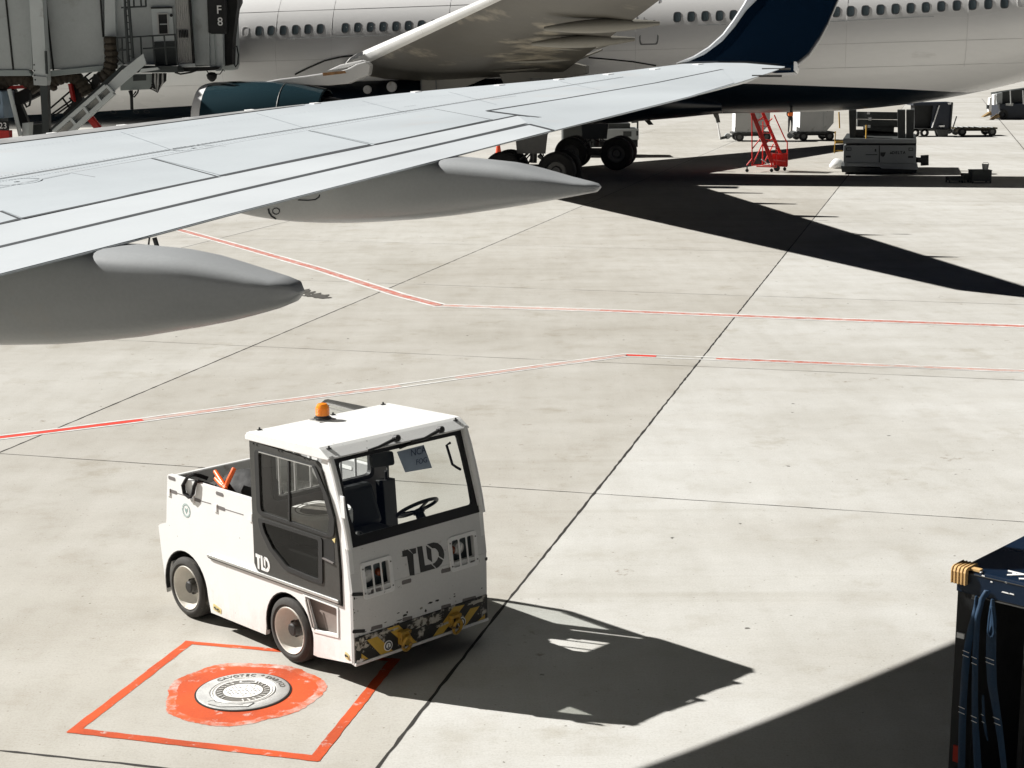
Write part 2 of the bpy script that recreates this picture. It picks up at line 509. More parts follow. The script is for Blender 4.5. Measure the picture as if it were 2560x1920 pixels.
# ------------------------------------------------------------------ pit cover
M('cast_steel', (0.60, 0.60, 0.58), 0.42, 0.25, var=0.18, vscale=9, fine=0.15, fscale=90, bump=0.10, bscale=120, dirt_or_light=(0.36, 0.33, 0.28), dscale=7, dthr=0.60)
M('polished_steel', (0.78, 0.77, 0.74), 0.34, 0.25, var=0.12, vscale=14, fine=0.1)
M('pit_gap', (0.018, 0.016, 0.013), 0.9)
M('pit_recess', (0.20, 0.19, 0.17), 0.6, 0.4, var=0.3, vscale=20)
pit = thing('pit_cover', 'round cast steel service pit cover inside the orange painted ring', 'pit cover', PIT)
mb = MB(); mb.lathe([(0.358, 0.0), (0.358, 0.0075), (0.366, 0.0075), (0.366, 0.0)], (0, 0, 0), (0, 0, 1), 72, False, True); mb.disc((0, 0, 0), (0, 0, 1), 0.360, 0.006, 72)
mb.build('gap_seal', 'pit_gap', pit)
mb = MB(); mb.lathe([(0.250, 0.004), (0.250, 0.012), (0.253, 0.015), (0.345, 0.015), (0.352, 0.011), (0.352, 0.004)], (0, 0, 0), (0, 0, 1), 96, False, True)
ring = mb.build('rim', 'cast_steel', pit, smooth=True)
mb = MB(); mb.lathe([(0.228, 0.004), (0.228, 0.013), (0.234, 0.0165), (0.240, 0.0165), (0.245, 0.013), (0.245, 0.004)], (0, 0, 0), (0, 0, 1), 96, False, True)
mb.lathe([(0.206, 0.004), (0.206, 0.013), (0.209, 0.0155), (0.222, 0.0155), (0.224, 0.013), (0.224, 0.004)], (0, 0, 0), (0, 0, 1), 96, False, True)
mb.build('bead_ring', 'polished_steel', pit, smooth=True)
mb = MB(); mb.disc((0, 0, 0.004), (0, 0, 1), 0.2055, 0.0075, 72)
lid = mb.build('lid', 'pit_recess', pit)
mb = MB()
mb.plate([[(0.15*math.cos(q)*1.0, 0.135*math.sin(q), 0.0116) for q in [2*math.pi*i/48 for i in range(48)]]], (0, 0, 0.0035))
# radial chevrons round the lid and raised marks on the plate
UX = Vector((1, 0, 0)); UY = Vector((0, 1, 0))
for i in range(26):
    a = 2*math.pi*i/26
    if abs(a - math.pi/2) < 0.38 or abs(a - 4.35) < 0.3: continue
    p = Vector((math.cos(a), math.sin(a), 0)); q = Vector((-math.sin(a), math.cos(a), 0))
    z = Vector((0, 0, 0.0135))
    mb.bar(p*0.162 + z, p*0.198 + q*0.014 + z, 0.007, 0.005)
mb.build('tread_plate', 'polished_steel', lid)
mb = MB()
rr = random.Random(3)
for i in range(-4, 5):
    for j in range(-4, 5):
        x, y = i*0.031 + (j % 2)*0.0155, j*0.029
        if (x/0.138)**2 + (y/0.12)**2 < 0.9 and rr.random() < 0.85:
            t = rad(35 if (i+j) % 2 else -50)
            mb.bar((x - math.cos(t)*0.009, y - math.sin(t)*0.009, 0.0157), (x + math.cos(t)*0.009, y + math.sin(t)*0.009, 0.0157), 0.005, 0.003)
mb.build('tread_mark', 'pit_recess', lid)
# slotted lifting hole, hinge tab and arc lettering
rot = rad(-4)
def pl(x, y, z): return (x*math.cos(rot) - y*math.sin(rot), x*math.sin(rot) + y*math.cos(rot), z)
mb = MB()
o1 = [pl(x, y, 0.0152) for x, y in rounded([(-0.068, 0.148), (0.068, 0.148), (0.068, 0.185), (-0.068, 0.185)], 0.018, 6)]
mb.plate([o1], (0, 0, 0.0022)); mb.build('slot_surround', 'polished_steel', lid)
o1 = [pl(x, y, 0.0176) for x, y in rounded([(-0.052, 0.158), (0.052, 0.158), (0.052, 0.176), (-0.052, 0.176)], 0.009, 6)]
mb = MB(); mb.plate([o1], (0, 0, 0.0005)); mb.build('lifting_slot', 'pit_gap', lid)
mb = MB()
mb.plate([[pl(x, y, 0.0152) for x, y in [(-0.215, -0.222), (-0.17, -0.20), (-0.155, -0.232), (0.05, -0.268), (0.075, -0.243), (0.14, -0.228), (0.105, -0.300), (-0.10, -0.315), (-0.20, -0.27)]]], (0, 0, 0.003))
mb.build('hinge_tab', 'cast_steel', pit)
mb = MB()
for q in ([(-0.215, -0.222), (-0.17, -0.20), (-0.155, -0.232), (0.05, -0.268), (0.075, -0.243), (0.14, -0.228)], [(-0.20, -0.27), (-0.10, -0.315), (0.105, -0.300), (0.14, -0.228)]):
    for a, c in zip(q[:-1], q[1:]): mb.bar(pl(*a, 0.0185), pl(*c, 0.0185), 0.004, 0.001)
mb.build('groove', 'pit_gap', pit)
def arc_words(txt, a0, step, r, size, mat, raise_):
    for i, ch in enumerate(txt):
        if ch == ' ': continue
        a = rad(a0 - step*i)
        p = Vector((math.cos(a)*r, math.sin(a)*r, raise_))
        t = Vector((math.sin(a), -math.cos(a), 0)); u = Vector((math.cos(a), math.sin(a), 0))
        k = words(ch, size, None, p, t, u, name=None, depth=0.004, bold=0.0008)
        o = len(ALLW.v); ALLW.v += k.v; ALLW.f += [tuple(x + o for x in f) for f in k.f]; ALLW.mi += [0]*len(k.f)
for txt, a0, st_ in (('CAVOTEC', 136, 8.6), ('*', 70, 8), ('DABICO', 58, 8.2)):
    ALLW = MB(); arc_words(txt, a0, st_, 0.297, 0.062, 'pit_recess', 0.0165); ALLW.build('lettering', 'pit_recess', ring)
# ================================================================== BAGGAGE TRACTOR
T_LOC = gnd(738, 1662); _rw = gnd(478, 1548)
_tf = (T_LOC - _rw).normalized(); T_ROT = math.atan2(_tf.y, _tf.x)
TM = Matrix.Translation(T_LOC) @ Matrix.Rotation(T_ROT, 4, 'Z'); TI = TM.inverted()
def tplane(x, y, p, n):
    """sight line met with a plane given in tractor coordinates (x forward, y to its left, z up)"""
    return TI @ meet(x, y, TM @ Vector(p), TM.to_3x3() @ Vector(n))
def c1(u, v): return 380 + u/2.3705, 980 + v/2.3705
def c2(u, v): return 600 + u/3.456, 990 + v/3.456
def c3(u, v): return 840 + u/4.1475, 1280 + v/4.1475
def c4(u, v): return 380 + u/3.455, 1120 + v/3.455
def c6(u, v): return 560 + u/3.95, 1080 + v/3.95
def tside(q, y=0.0):
    p = tplane(*q, (0, y, 0), (0, 1, 0)); return p.x, p.z
FX = 0.755
def tfront(q, d=0.0):
    p = tplane(*q, (FX + d, 0, 0.76), (1, 0, 0))
    if p.z > 0.78: p = tplane(*q, (FX + d, 0, 0.78), (1, 0, 0.13))
    return p
WN = Vector((1, 0, 0.315)).normalized()
def tws(q, d=0.0): return tplane(*q, Vector((0.705, 0, 1.13)) + WN*d, WN)
TW = 1.40

M('tractor_white', (0.80, 0.80, 0.785), 0.38, var=0.05, vscale=2.5, fine=0.03, dirt_or_light=(0.50, 0.47, 0.42), dscale=5, dthr=0.71, coat=0.2)
def grimy(name):
    m = MATS[name]; t = NT(m); lk = t.b.inputs['Base Color'].links[0]; src = lk.from_socket
    tc = t.node('ShaderNodeTexCoord'); sp_ = t.node('ShaderNodeSeparateXYZ'); t.link(tc.outputs['Object'], sp_.inputs[0])
    v = t.coords((1, 1, 0.35)); n1 = t.noise(v, 7, 6, 0.7); n2 = t.noise(t.coords((1, 1, 1)), 22, 4, 0.7)
    ad = t.node('ShaderNodeMath', operation='MULTIPLY_ADD'); ad.inputs[1].default_value = -1.05; ad.inputs[2].default_value = 0.60
    t.link(sp_.outputs[2], ad.inputs[0])
    sm = t.node('ShaderNodeMath', operation='ADD'); t.link(ad.outputs[0], sm.inputs[0]); t.link(n1, sm.inputs[1])
    f = t.mul(t.ramp(sm.outputs[0], [(0.70, 0.0), (1.05, 0.28)]), t.ramp(n2, [(0.35, 0.5), (0.65, 1.0)]))
    t.link(t.mix(f, src, (0.33, 0.29, 0.23)), t.b.inputs['Base Color'])
    sc_ = t.noise(t.coords((1, 1, 1)), 34, 2, 0.5)       # small chips and scratches
    sc2 = t.noise(t.coords((0.4, 1, 3.0), 0.3), 9, 3, 0.6)
    cur = t.b.inputs['Base Color'].links[0].from_socket
    g = t.mul(t.ramp(sc_, [(0.69, 0.0), (0.72, 0.7)]), t.ramp(sc2, [(0.5, 0.0), (0.62, 1.0)]))
    t.link(t.mix(g, cur, (0.16, 0.15, 0.14)), t.b.inputs['Base Color'])
grimy('tractor_white')
M('nose_grey', (0.67, 0.67, 0.655), 0.45, var=0.07, vscale=2.5, fine=0.04, dirt_or_light=(0.45, 0.43, 0.38), dscale=4, dthr=0.66)
grimy('nose_grey')
M('door_charcoal', (0.052, 0.051, 0.046), 0.5, var=0.2, vscale=3, fine=0.15, fscale=50)
M('black_plastic', (0.014, 0.014, 0.014), 0.45, var=0.2)
M('rubber', (0.018, 0.018, 0.017), 0.7, var=0.25, vscale=6)
M('tyre_rubber', (0.050, 0.046, 0.040), 0.85, var=0.35, vscale=5, fine=0.2, fscale=30, dirt_or_light=(0.11, 0.10, 0.08), dscale=6, dthr=0.6)
M('rim_cream', (0.80, 0.765, 0.69), 0.35, 0.0, var=0.18, vscale=5, dirt_or_light=(0.32, 0.25, 0.17), dscale=6, dthr=0.62)
M('grease_black', (0.02, 0.018, 0.016), 0.5, var=0.4, vscale=20)
M('bed_grey', (0.42, 0.42, 0.41), 0.5, var=0.15, vscale=5, dirt_or_light=(0.25, 0.24, 0.22), dscale=6, dthr=0.6)
M('tread_alloy', (0.66, 0.66, 0.64), 0.4, 0.5, var=0.2, vscale=10)
M('cab_lining', (0.17, 0.155, 0.15), 0.6, var=0.15)
M('dash_teal', (0.095, 0.12, 0.125), 0.6, var=0.15)
M('seat_vinyl', (0.016, 0.018, 0.019), 0.55, var=0.2)
M('bare_alloy', (0.60, 0.60, 0.58), 0.35, 0.8, var=0.1)
M('tow_yellow', (0.58, 0.34, 0.045), 0.6, var=0.4, vscale=14, dirt_or_light=(0.08, 0.06, 0.04), dscale=20, dthr=0.56)
M('stripe_yellow', (0.62, 0.40, 0.06), 0.55, var=0.15, vscale=8, dirt_or_light=(0.10, 0.08, 0.05), dscale=16, dthr=0.66)
M('bumper_black', (0.022, 0.021, 0.019), 0.6, var=0.3, dirt_or_light=(0.52, 0.49, 0.43), dscale=11, dthr=0.555)
M('scrape', (0.56, 0.53, 0.46), 0.7, var=0.3, vscale=16, dirt_or_light=(0.05, 0.04, 0.03), dscale=18, dthr=0.50)
M('orange_lens', (0.95, 0.27, 0.02), 0.25, var=0.05)
M('wand_orange', (0.95, 0.14, 0.02), 0.4, var=0.05)
M('headlamp', (0.75, 0.75, 0.72), 0.15, 0.2, var=0.2, vscale=30)
M('amber_lamp', (0.25, 0.06, 0.02), 0.2, var=0.2)
M('decal_white', (0.85, 0.85, 0.83), 0.5, var=0.04)
M('decal_green', (0.30, 0.42, 0.40), 0.5, var=0.1)
M('label_yellow', (0.75, 0.62, 0.28), 0.5)
M('paper', (0.50, 0.56, 0.68), 0.8, var=0.06)
M('ink', (0.10, 0.12, 0.20), 0.8)
M('bag_black', (0.012, 0.012, 0.012), 0.75, var=0.3, vscale=9, bump=0.3, bscale=20)
M('reddish_panel', (0.26, 0.215, 0.19), 0.6, var=0.2)
glass('cab_glass', (0.90, 0.93, 0.92), 1.55)
glass('door_glass', (0.74, 0.74, 0.71), 1.42)
glass('lower_glass', (0.30, 0.30, 0.29), 1.30)

tr = thing('baggage_tractor', 'small white baggage tractor with charcoal cab door parked beside the orange ring', 'baggage tractor', T_LOC, T_ROT)

# --- side skins with wheel arches
WF, WR, WZ = -0.06, -1.53, 0.272
def arc(cx, r, a0, a1, n=18): return circle2(cx, WZ, r, n, a0, a1)
def side_outline(full=True):
    p = [(-1.845, 0.155), (-1.885, 0.42), (-1.925, 0.745), (-1.90, 0.765), (-1.795, 0.80), (-1.738, 1.235), (-1.725, 1.247), (-0.478, 1.268), (-0.478, 0.72), (-0.455, 0.69), (-0.40, 0.648), (0.640, 0.648), (0.640, 0.90), (0.622, 1.16), (0.585, 1.34), (0.425, 1.74), (0.44, 1.80), (0.50, 1.80), (0.58, 1.60), (0.675, 1.28), (0.705, 1.125), (0.715, 1.118), (0.752, 0.78), (0.752, 0.235), (0.735, 0.215)]
    p += [(0.30, 0.150), (0.245, 0.152)] + arc(WF, 0.315, -8, 188)[0:] + [(-0.385, 0.15)]
    p += [(-1.165, 0.140)] + arc(WR, 0.330, 2, 186)
    return p
cut = rounded([(0.150, 0.622), (0.262, 0.360), (0.566, 0.395), (0.575, 0.622)], 0.012, 2)
for y0 in (0.0, TW - 0.04):
    mb = MB()
    mb.plate([[(x, y0, z) for x, z in side_outline()], [(x, y0, z) for x, z in cut]], (0, 0.04, 0))
    o = mb.build('side_panel', 'tractor_white', tr, bevel=0.006)
    if y0 == 0.0: sidep = o
# wheel arch liners
for cx, r in ((WF, 0.318), (WR, 0.333)):
    for y0 in (0.006, TW - 0.306):
        mb = MB(); a = arc(cx, r + 0.004, -14, 194, 20); c = arc(cx, r - 0.012, -14, 194, 20)
        mb.plate([[(x, y0, z) for x, z in a + c[::-1]]], (0, 0.30, 0))
        mb.build('wheel_arch', 'black_plastic', tr)
# chassis, front and rear bodywork
mb = MB(); mb.box(-1.80, 0.70, 0.32, 1.08, 0.17, 0.62); mb.box(-1.15, -0.40, 0.045, TW-0.045, 0.17, 0.60); mb.box(0.27, 0.70, 0.16, TW-0.16, 0.19, 0.60)
mb.build('chassis', 'black_plastic', tr)
mb = MB()
rp = [(-1.848, 0.16), (-1.888, 0.42), (-1.925, 0.745), (-1.90, 0.762), (-1.795, 0.797), (-1.738, 1.232), (-1.700, 1.232), (-1.76, 0.78), (-1.80, 0.70), (-1.80, 0.16)]
mb.plate([[(x, 0.04, z) for x, z in rp]], (0, TW - 0.08, 0))
mb.build('rear_panel', 'tractor_white', tr, bevel=0.006)
# bed floor, far bed side lining with its two slots, diamond plate lugs
mb = MB(); mb.box(-1.745, -0.482, 0.041, TW-0.041, 0.93, 0.955)
bed = mb.build('bed_floor', 'tread_alloy', tr)
mb = MB()
for i in range(20):
    for j in range(22):
        x, y = -1.70 + i*0.062, 0.08 + j*0.058
        t = 0.02 if (i + j) % 2 else -0.02
        mb.bar((x - 0.016, y - t*0.8, 0.957), (x + 0.016, y + t*0.8, 0.957), 0.009, 0.005)
mb.build('tread_lug', 'tread_alloy', bed, kind='stuff')
def slot(x, z, w=0.15, h=0.032): return rounded([(x-w/2, z-h/2), (x+w/2, z-h/2), (x+w/2, z+h/2), (x-w/2, z+h/2)], h/2, 4)
mb = MB()
mb.plate([[(x, TW-0.046, z) for x, z in [(-1.73, 0.955), (-0.485, 0.955), (-0.485, 1.262), (-1.725, 1.241)]]], (0, 0.005, 0))
lin = mb.build('bed_lining', 'bed_grey', tr)
for x in (-1.47, -0.98):
    mb = MB(); mb.plate([[(a, TW-0.047, z) for a, z in slot(x, 1.19)]], (0, -0.004, 0)); mb.build('slot', 'decal_white', lin)
mb = MB(); mb.box(-1.698, -1.692, 0.05, TW-0.05, 0.956, 1.225); mb.build('bed_lining', 'bed_grey', tr)

# --- details of the near side
def side_slot(pts, d=0.0015, mat='cab_lining', name='slot', par=None, thick=0.003):
    mb = MB(); mb.plate([[(x, -thick, z) for x, z in pts]], (0, thick - 0.0005, 0))
    return mb.build(name, mat, par or tr)
for q in ((172, 262), (585, 397), (187, 378), (600, 520), (390, 449)):
    x, z = tside(c4(*q)); side_slot(slot(x, z, 0.105, 0.030), name='slot')
for q in ((152, 384), (556, 522), (860, 606), (360, 445)):
    x, z = tside(c4(*q))
    mb = MB(); mb.plate([[(x-0.03, -0.010, z-0.03), (x+0.012, -0.010, z-0.03), (x+0.018, -0.010, z+0.04), (x+0.008, -0.010, z+0.04), (x-0.002, -0.010, z-0.012), (x-0.03, -0.010, z-0.012)]], (0, 0.010, 0))
    mb.build('stake_bracket', 'tractor_white', tr)
mb = MB()
for a, c in (((215, 388), (350, 432)), ((420, 455), (510, 481)), ((632, 528), (790, 577))):
    p, q = tside(c4(*a)), tside(c4(*c)); mb.bar((p[0], -0.001, p[1]), (q[0], -0.001, q[1]), 0.003, 0.006)
mb.build('panel_seam', 'cab_lining', tr)
# round emblem: ring of lettering about a small chevron
ex, ez = tside(c4(296, 540))
em = MB(); em.lathe([(0.062, 0), (0.062, 0.002), (0.045, 0.002), (0.045, 0)], (ex, 0.0, ez), (0, -1, 0), 40, False, True)
em = em.build('emblem', 'decal_green', tr)
mb = MB(); mb.plate([[(ex + x*0.03, -0.002, ez + z*0.03) for x, z in [(-0.7, 0.8), (0, 0.35), (0.7, 0.8), (0.65, 0.0), (0, -0.9), (-0.65, 0.0)]]], (0, 0.002, 0))
mb.build('emblem_mark', 'decal_green', em)
mb = MB()
for i in range(22):
    a = 2*math.pi*i/22
    if i % 11 in (0,): continue
    mb.bar((ex + 0.048*math.cos(a), -0.0026, ez + 0.048*math.sin(a)), (ex + 0.058*math.cos(a), -0.0026, ez + 0.058*math.sin(a)), 0.005, 0.001, (0, 1, 0))
mb.build('emblem_ticks', 'decal_white', em)
# side rail and step window
p, q = tside(c4(495, 922)), tside(c1(1118, 1240))
mb = MB(); mb.bar((p[0], -0.016, p[1]), (q[0], -0.016, q[1] - 0.002), 0.022, 0.026)
mb.build('side_rail', 'bare_alloy', tr, bevel=0.006)
mb = MB(); mb.bar((p[0], -0.008, p[1]-0.019), (q[0], -0.008, q[1] - 0.021), 0.012, 0.012); mb.build('rail_channel', 'rubber', tr)
mb = MB(); mb.plate([[(x, 0.045, z) for x, z in [(0.10, 0.66), (0.22, 0.33), (0.62, 0.36), (0.62, 0.66)]]], (0, 0.01, 0)); mb.build('step_recess', 'reddish_panel', tr)
mb = MB(); cin = rounded([(0.168, 0.618), (0.273, 0.374), (0.560, 0.405), (0.566, 0.618)], 0.012, 2)
mb.plate([[(x, -0.008, z) for x, z in rounded([(0.133, 0.630), (0.252, 0.345), (0.580, 0.380), (0.585, 0.630)], 0.012, 2)], [(x, -0.008, z) for x, z in cin]], (0, 0.012, 0))
mb.build('step_frame', 'tractor_white', tr, bevel=0.003)
mb = MB()
mb.bar((0.185, -0.012, 0.595), (0.262, -0.012, 0.385), 0.012, 0.012); mb.bar((0.215, -0.012, 0.605), (0.285, -0.012, 0.40), 0.008, 0.012)
mb.build('step_trim', 'bare_alloy', tr)
# hook pockets low on the side
for q, w in ((c1(388, 1282), 0.12), (c1(1158, 1562), 0.055)):
    x, z = tside(q)
    a = side_slot(rounded([(x-w/2, z-0.024), (x+w/2, z-0.038), (x+w/2, z+0.008), (x-w/2, z+0.034)], 0.018, 4), mat='label_yellow', name='hook_pocket')
    mb = MB(); mb.tube([(x - w*0.3, -0.008, z + 0.005), (x - w*0.1, -0.012, z - 0.006), (x + w*0.2, -0.010, z + 0.0)], 0.006, 6); mb.build('hook', 'grease_black', a)

# --- cab door, near side, with two real openings
def ploop(f, pts, y): return [(*[(p[0], y, p[1]) for p in [f(q)]][0],) for q in pts]
door_o = [(-0.480, 1.765), (0.375, 1.737), (0.432, 1.700), (0.500, 1.53), (0.566, 1.345), (0.604, 1.18), (0.622, 0.98), (0.628, 0.660), (-0.395, 0.657), (-0.455, 0.700), (-0.480, 0.745)]
gu = [tside(c6(*q)) for q in [(322, 160), (925, 330), (1052, 640), (1112, 860), (1108, 1030), (1040, 1032), (350, 800)]]
gu = rounded(gu, [0.05, 0.05, 0.10, 0.10, 0.05, 0.05, 0.06], 5)
gui = [tside(c6(*q)) for q in [(362, 196), (903, 340), (1000, 600), (1062, 850), (1052, 1000), (1030, 1000), (385, 780)]]
gui = rounded(gui, [0.03, 0.04, 0.08, 0.08, 0.03, 0.03, 0.05], 5)
gl = [tside(c6(*q)) for q in [(352, 836), (992, 1040), (998, 1504), (840, 1448), (620, 1352), (470, 1160), (388, 985)]]
gl = rounded(gl, [0.03, 0.03, 0.04, 0.08, 0.10, 0.10, 0.08], 5)
gli = [tside(c6(*q)) for q in [(392, 880), (955, 1062), (958, 1450), (840, 1405), (650, 1325), (505, 1145), (425, 985)]]
gli = rounded(gli, [0.03, 0.02, 0.03, 0.07, 0.09, 0.09, 0.07], 5)
DY = -0.016
def door(y, thick, loops_o, holes, name='cab_door'):
    mb = MB(); mb.plate([[(x, y, z) for x, z in loops_o]] + [[(x, y, z) for x, z in h] for h in holes], (0, thick, 0))
    return mb.build(name, 'door_charcoal', tr, bevel=0.004)
dr = door(DY, 0.035, door_o, [gu, gl])
for go, gi, gm in ((gu, gui, 'door_glass'), (gl, gli, 'lower_glass')):
    mb = MB(); mb.plate([[(x, DY-0.010, z) for x, z in go], [(x, DY-0.010, z) for x, z in gi]], (0, 0.036, 0)); mb.build('window_seal', 'rubber', dr, bevel=0.003)
    mb = MB(); mb.add([(x, DY+0.004, z) for x, z in gi], [tuple(range(len(gi)))]); mb.build('window_glass', gm, dr)
# light catch on the top edge of the upper seal, sliding pane divider, handle recess
a, c = tside(c6(372, 190)), tside(c6(900, 333)); mb = MB(); mb.bar((a[0], DY-0.012, a[1]), (c[0], DY-0.012, c[1]), 0.007, 0.007)
mb.build('seal_trim', 'bare_alloy', dr)
a, c = tside(c6(658, 285)), tside(c6(665, 872)); mb = MB(); mb.bar((a[0], DY, a[1]), (c[0], DY, c[1]), 0.018, 0.016); mb.build('pane_divider', 'rubber', dr)
hp = [tside(c6(*q)) for q in [(990, 1052), (1100, 1052), (1112, 1285), (996, 1240)]]
mb = MB(); mb.plate([[(x, DY-0.002, z) for x, z in hp]], (0, 0.004, 0)); hh = mb.build('handle_recess', 'black_plastic', dr)
a, c = tside(c6(1000, 1238)), tside(c6(1106, 1290)); mb = MB(); mb.bar((a[0], DY-0.008, a[1]), (c[0], DY-0.008, c[1]), 0.014, 0.010); mb.build('handle', 'cab_lining', hh)
tri = [tside(c6(*q)) for q in [(1088, 1055), (1120, 1040), (1116, 1092)]]
mb = MB(); mb.plate([[(x, DY-0.006, z) for x, z in tri]], (0, 0.003, 0)); mb.build('warning_label', 'label_yellow', dr)
mb = MB()
for q in ((308, 110), (342, 122), (556, 178), (590, 188), (813, 252), (850, 262)):
    x, z = tside(c6(*q)); mb.lathe([(0.007, 0), (0.005, 0.006), (0.0, 0.007)], (x, DY-0.001, z), (0, -1, 0), 8)
mb.build('door_screw', 'black_plastic', dr)

# logo cut from stencil shapes (photographed on the nose, repeated small on the door)
LOGO = [[(685, 405), (742, 388), (800, 437), (815, 655), (765, 660), (735, 458), (690, 466)], [(758, 386), (828, 372), (830, 428), (800, 436)],
        [(840, 362), (893, 352), (922, 555), (985, 540), (1030, 585), (875, 628)], [(932, 347), (985, 385), (997, 520), (950, 485)],
        [(942, 335), (1010, 315), (1055, 322), (1092, 352), (1115, 395), (1122, 440), (1117, 488), (1066, 456), (1062, 420), (1048, 393), (1025, 375), (997, 375)],
        [(1060, 465), (1110, 500), (1095, 535), (1068, 565), (1042, 583), (1000, 540), (1028, 522), (1048, 497)]]
lg = [[tfront(c3(*q)) for q in poly] for poly in LOGO]
ys = [p.y for poly in lg for p in poly]; zs = [p.z for poly in lg for p in poly]
LG = [[((p.y - min(ys))/(max(ys)-min(ys)), (p.z - min(zs))/(max(zs)-min(zs))) for p in poly] for poly in lg]
mb = MB()
dx0, dz1 = tside(c4(910, 902)); dx1, dz0 = tside(c4(1034, 1036))
dzt = dz1 - 0.004; dzb = dzt - 0.125
for poly in LG: mb.plate([[(dx0 + u*(dx1-dx0), DY-0.0025, dzb + v*(dzt-dzb)) for u, v in poly]], (0, 0.003, 0))
mb.build('logo', 'decal_white', dr)

# --- far side door stands open, folded back along the bed on its rear hinge
HG = Vector((-0.480, TW + 0.022, 0)); HA = rad(178.5)
HD = Vector((math.cos(HA), math.sin(HA), 0)); HNn = Vector((-HD.y, HD.x, 0))
def fd(x, z, d=0.0): return HG + HD*(x + 0.48) + HNn*d + Vector((0, 0, z))
mb = MB(); mb.plate([[fd(x, z) for x, z in l] for l in (door_o, gu, gl)], HNn*0.035)
d2 = mb.build('cab_door', 'door_charcoal', tr, bevel=0.004); d2['label'] = 'open cab door folded back along the far side of the bed'
for go, gi in ((gu, gui), (gl, gli)):
    mb = MB(); mb.plate([[fd(x, z, -0.006) for x, z in go], [fd(x, z, -0.006) for x, z in gi]], HNn*0.045); mb.build('window_seal', 'rubber', d2)
    mb = MB(); mb.add([fd(x, z, 0.015) for x, z in gi], [tuple(range(len(gi)))]); mb.build('window_glass', 'cab_glass', d2)
a, c = tside(c6(372, 190)), tside(c6(900, 333)); mb = MB()
mb.bar(fd(a[0], a[1] + 0.006, 0.042), fd(c[0], c[1] + 0.006, 0.042), 0.014, 0.014); mb.bar(fd(a[0], a[1] - 0.03, 0.042), fd(c[0], c[1] - 0.03, 0.042), 0.010, 0.014); mb.build('seal_trim', 'bare_alloy', d2)
mb = MB(); g = [tplane(*c2(*q), (0, TW-0.10, 0), (0, 1, 0)) for q in [(1785, 425), (1835, 590), (1870, 615), (1905, 635)]]
g2 = tplane(*c2(1815, 405), (0, TW-0.10, 0), (0, 1, 0))
mb.tube([g2] + g, 0.011, 8); mb.build('grab_handle', 'black_plastic', tr)

# --- nose
fr_o = [(FX, 0.0, 0.205), (FX, TW, 0.205), (FX, TW, 0.78), (FX, 0.0, 0.78)]
mb = MB(); mb.plate([fr_o], (-0.035, 0, 0)); nose = mb.build('front_panel', 'nose_grey', tr, bevel=0.005)
xt = FX - 0.13*(1.122 - 0.78)
def onup(p): return Vector((FX - 0.13*(p.z - 0.78), p.y, p.z))
lampL = [tfront(c3(*q)) for q in [(282, 552), (535, 497), (560, 712), (312, 778)]]
lampR = [tfront(c3(*q)) for q in [(1275, 292), (1500, 234), (1528, 440), (1303, 488)]]
def rect(ps):
    y0 = (ps[0].y + ps[3].y)/2; y1 = (ps[1].y + ps[2].y)/2; z1 = (ps[0].z + ps[1].z)/2; z0 = (ps[2].z + ps[3].z)/2
    return y0, y1, z0, z1
RL = rect(lampL); RR = rect(lampR)
RR = (TW - RL[1], TW - RL[0], RL[2], RL[3])
def up_loop(y0, y1, z0, z1, d=0.0, r=0.02):
    return [(FX + d - 0.13*(z - 0.78), y, z) for y, z in rounded([(y0, z0), (y1, z0), (y1, z1), (y0, z1)], r, 4)]
ZL = max(0.735, RL[2])
RL = (RL[0], RL[1], 0.735, RL[3]); RR = (RR[0], RR[1], 0.735, RR[3])
def flat_up(pts): return [(FX - 0.13*(z - 0.78) if z > 0.78 else FX, y, z) for y, z in pts]
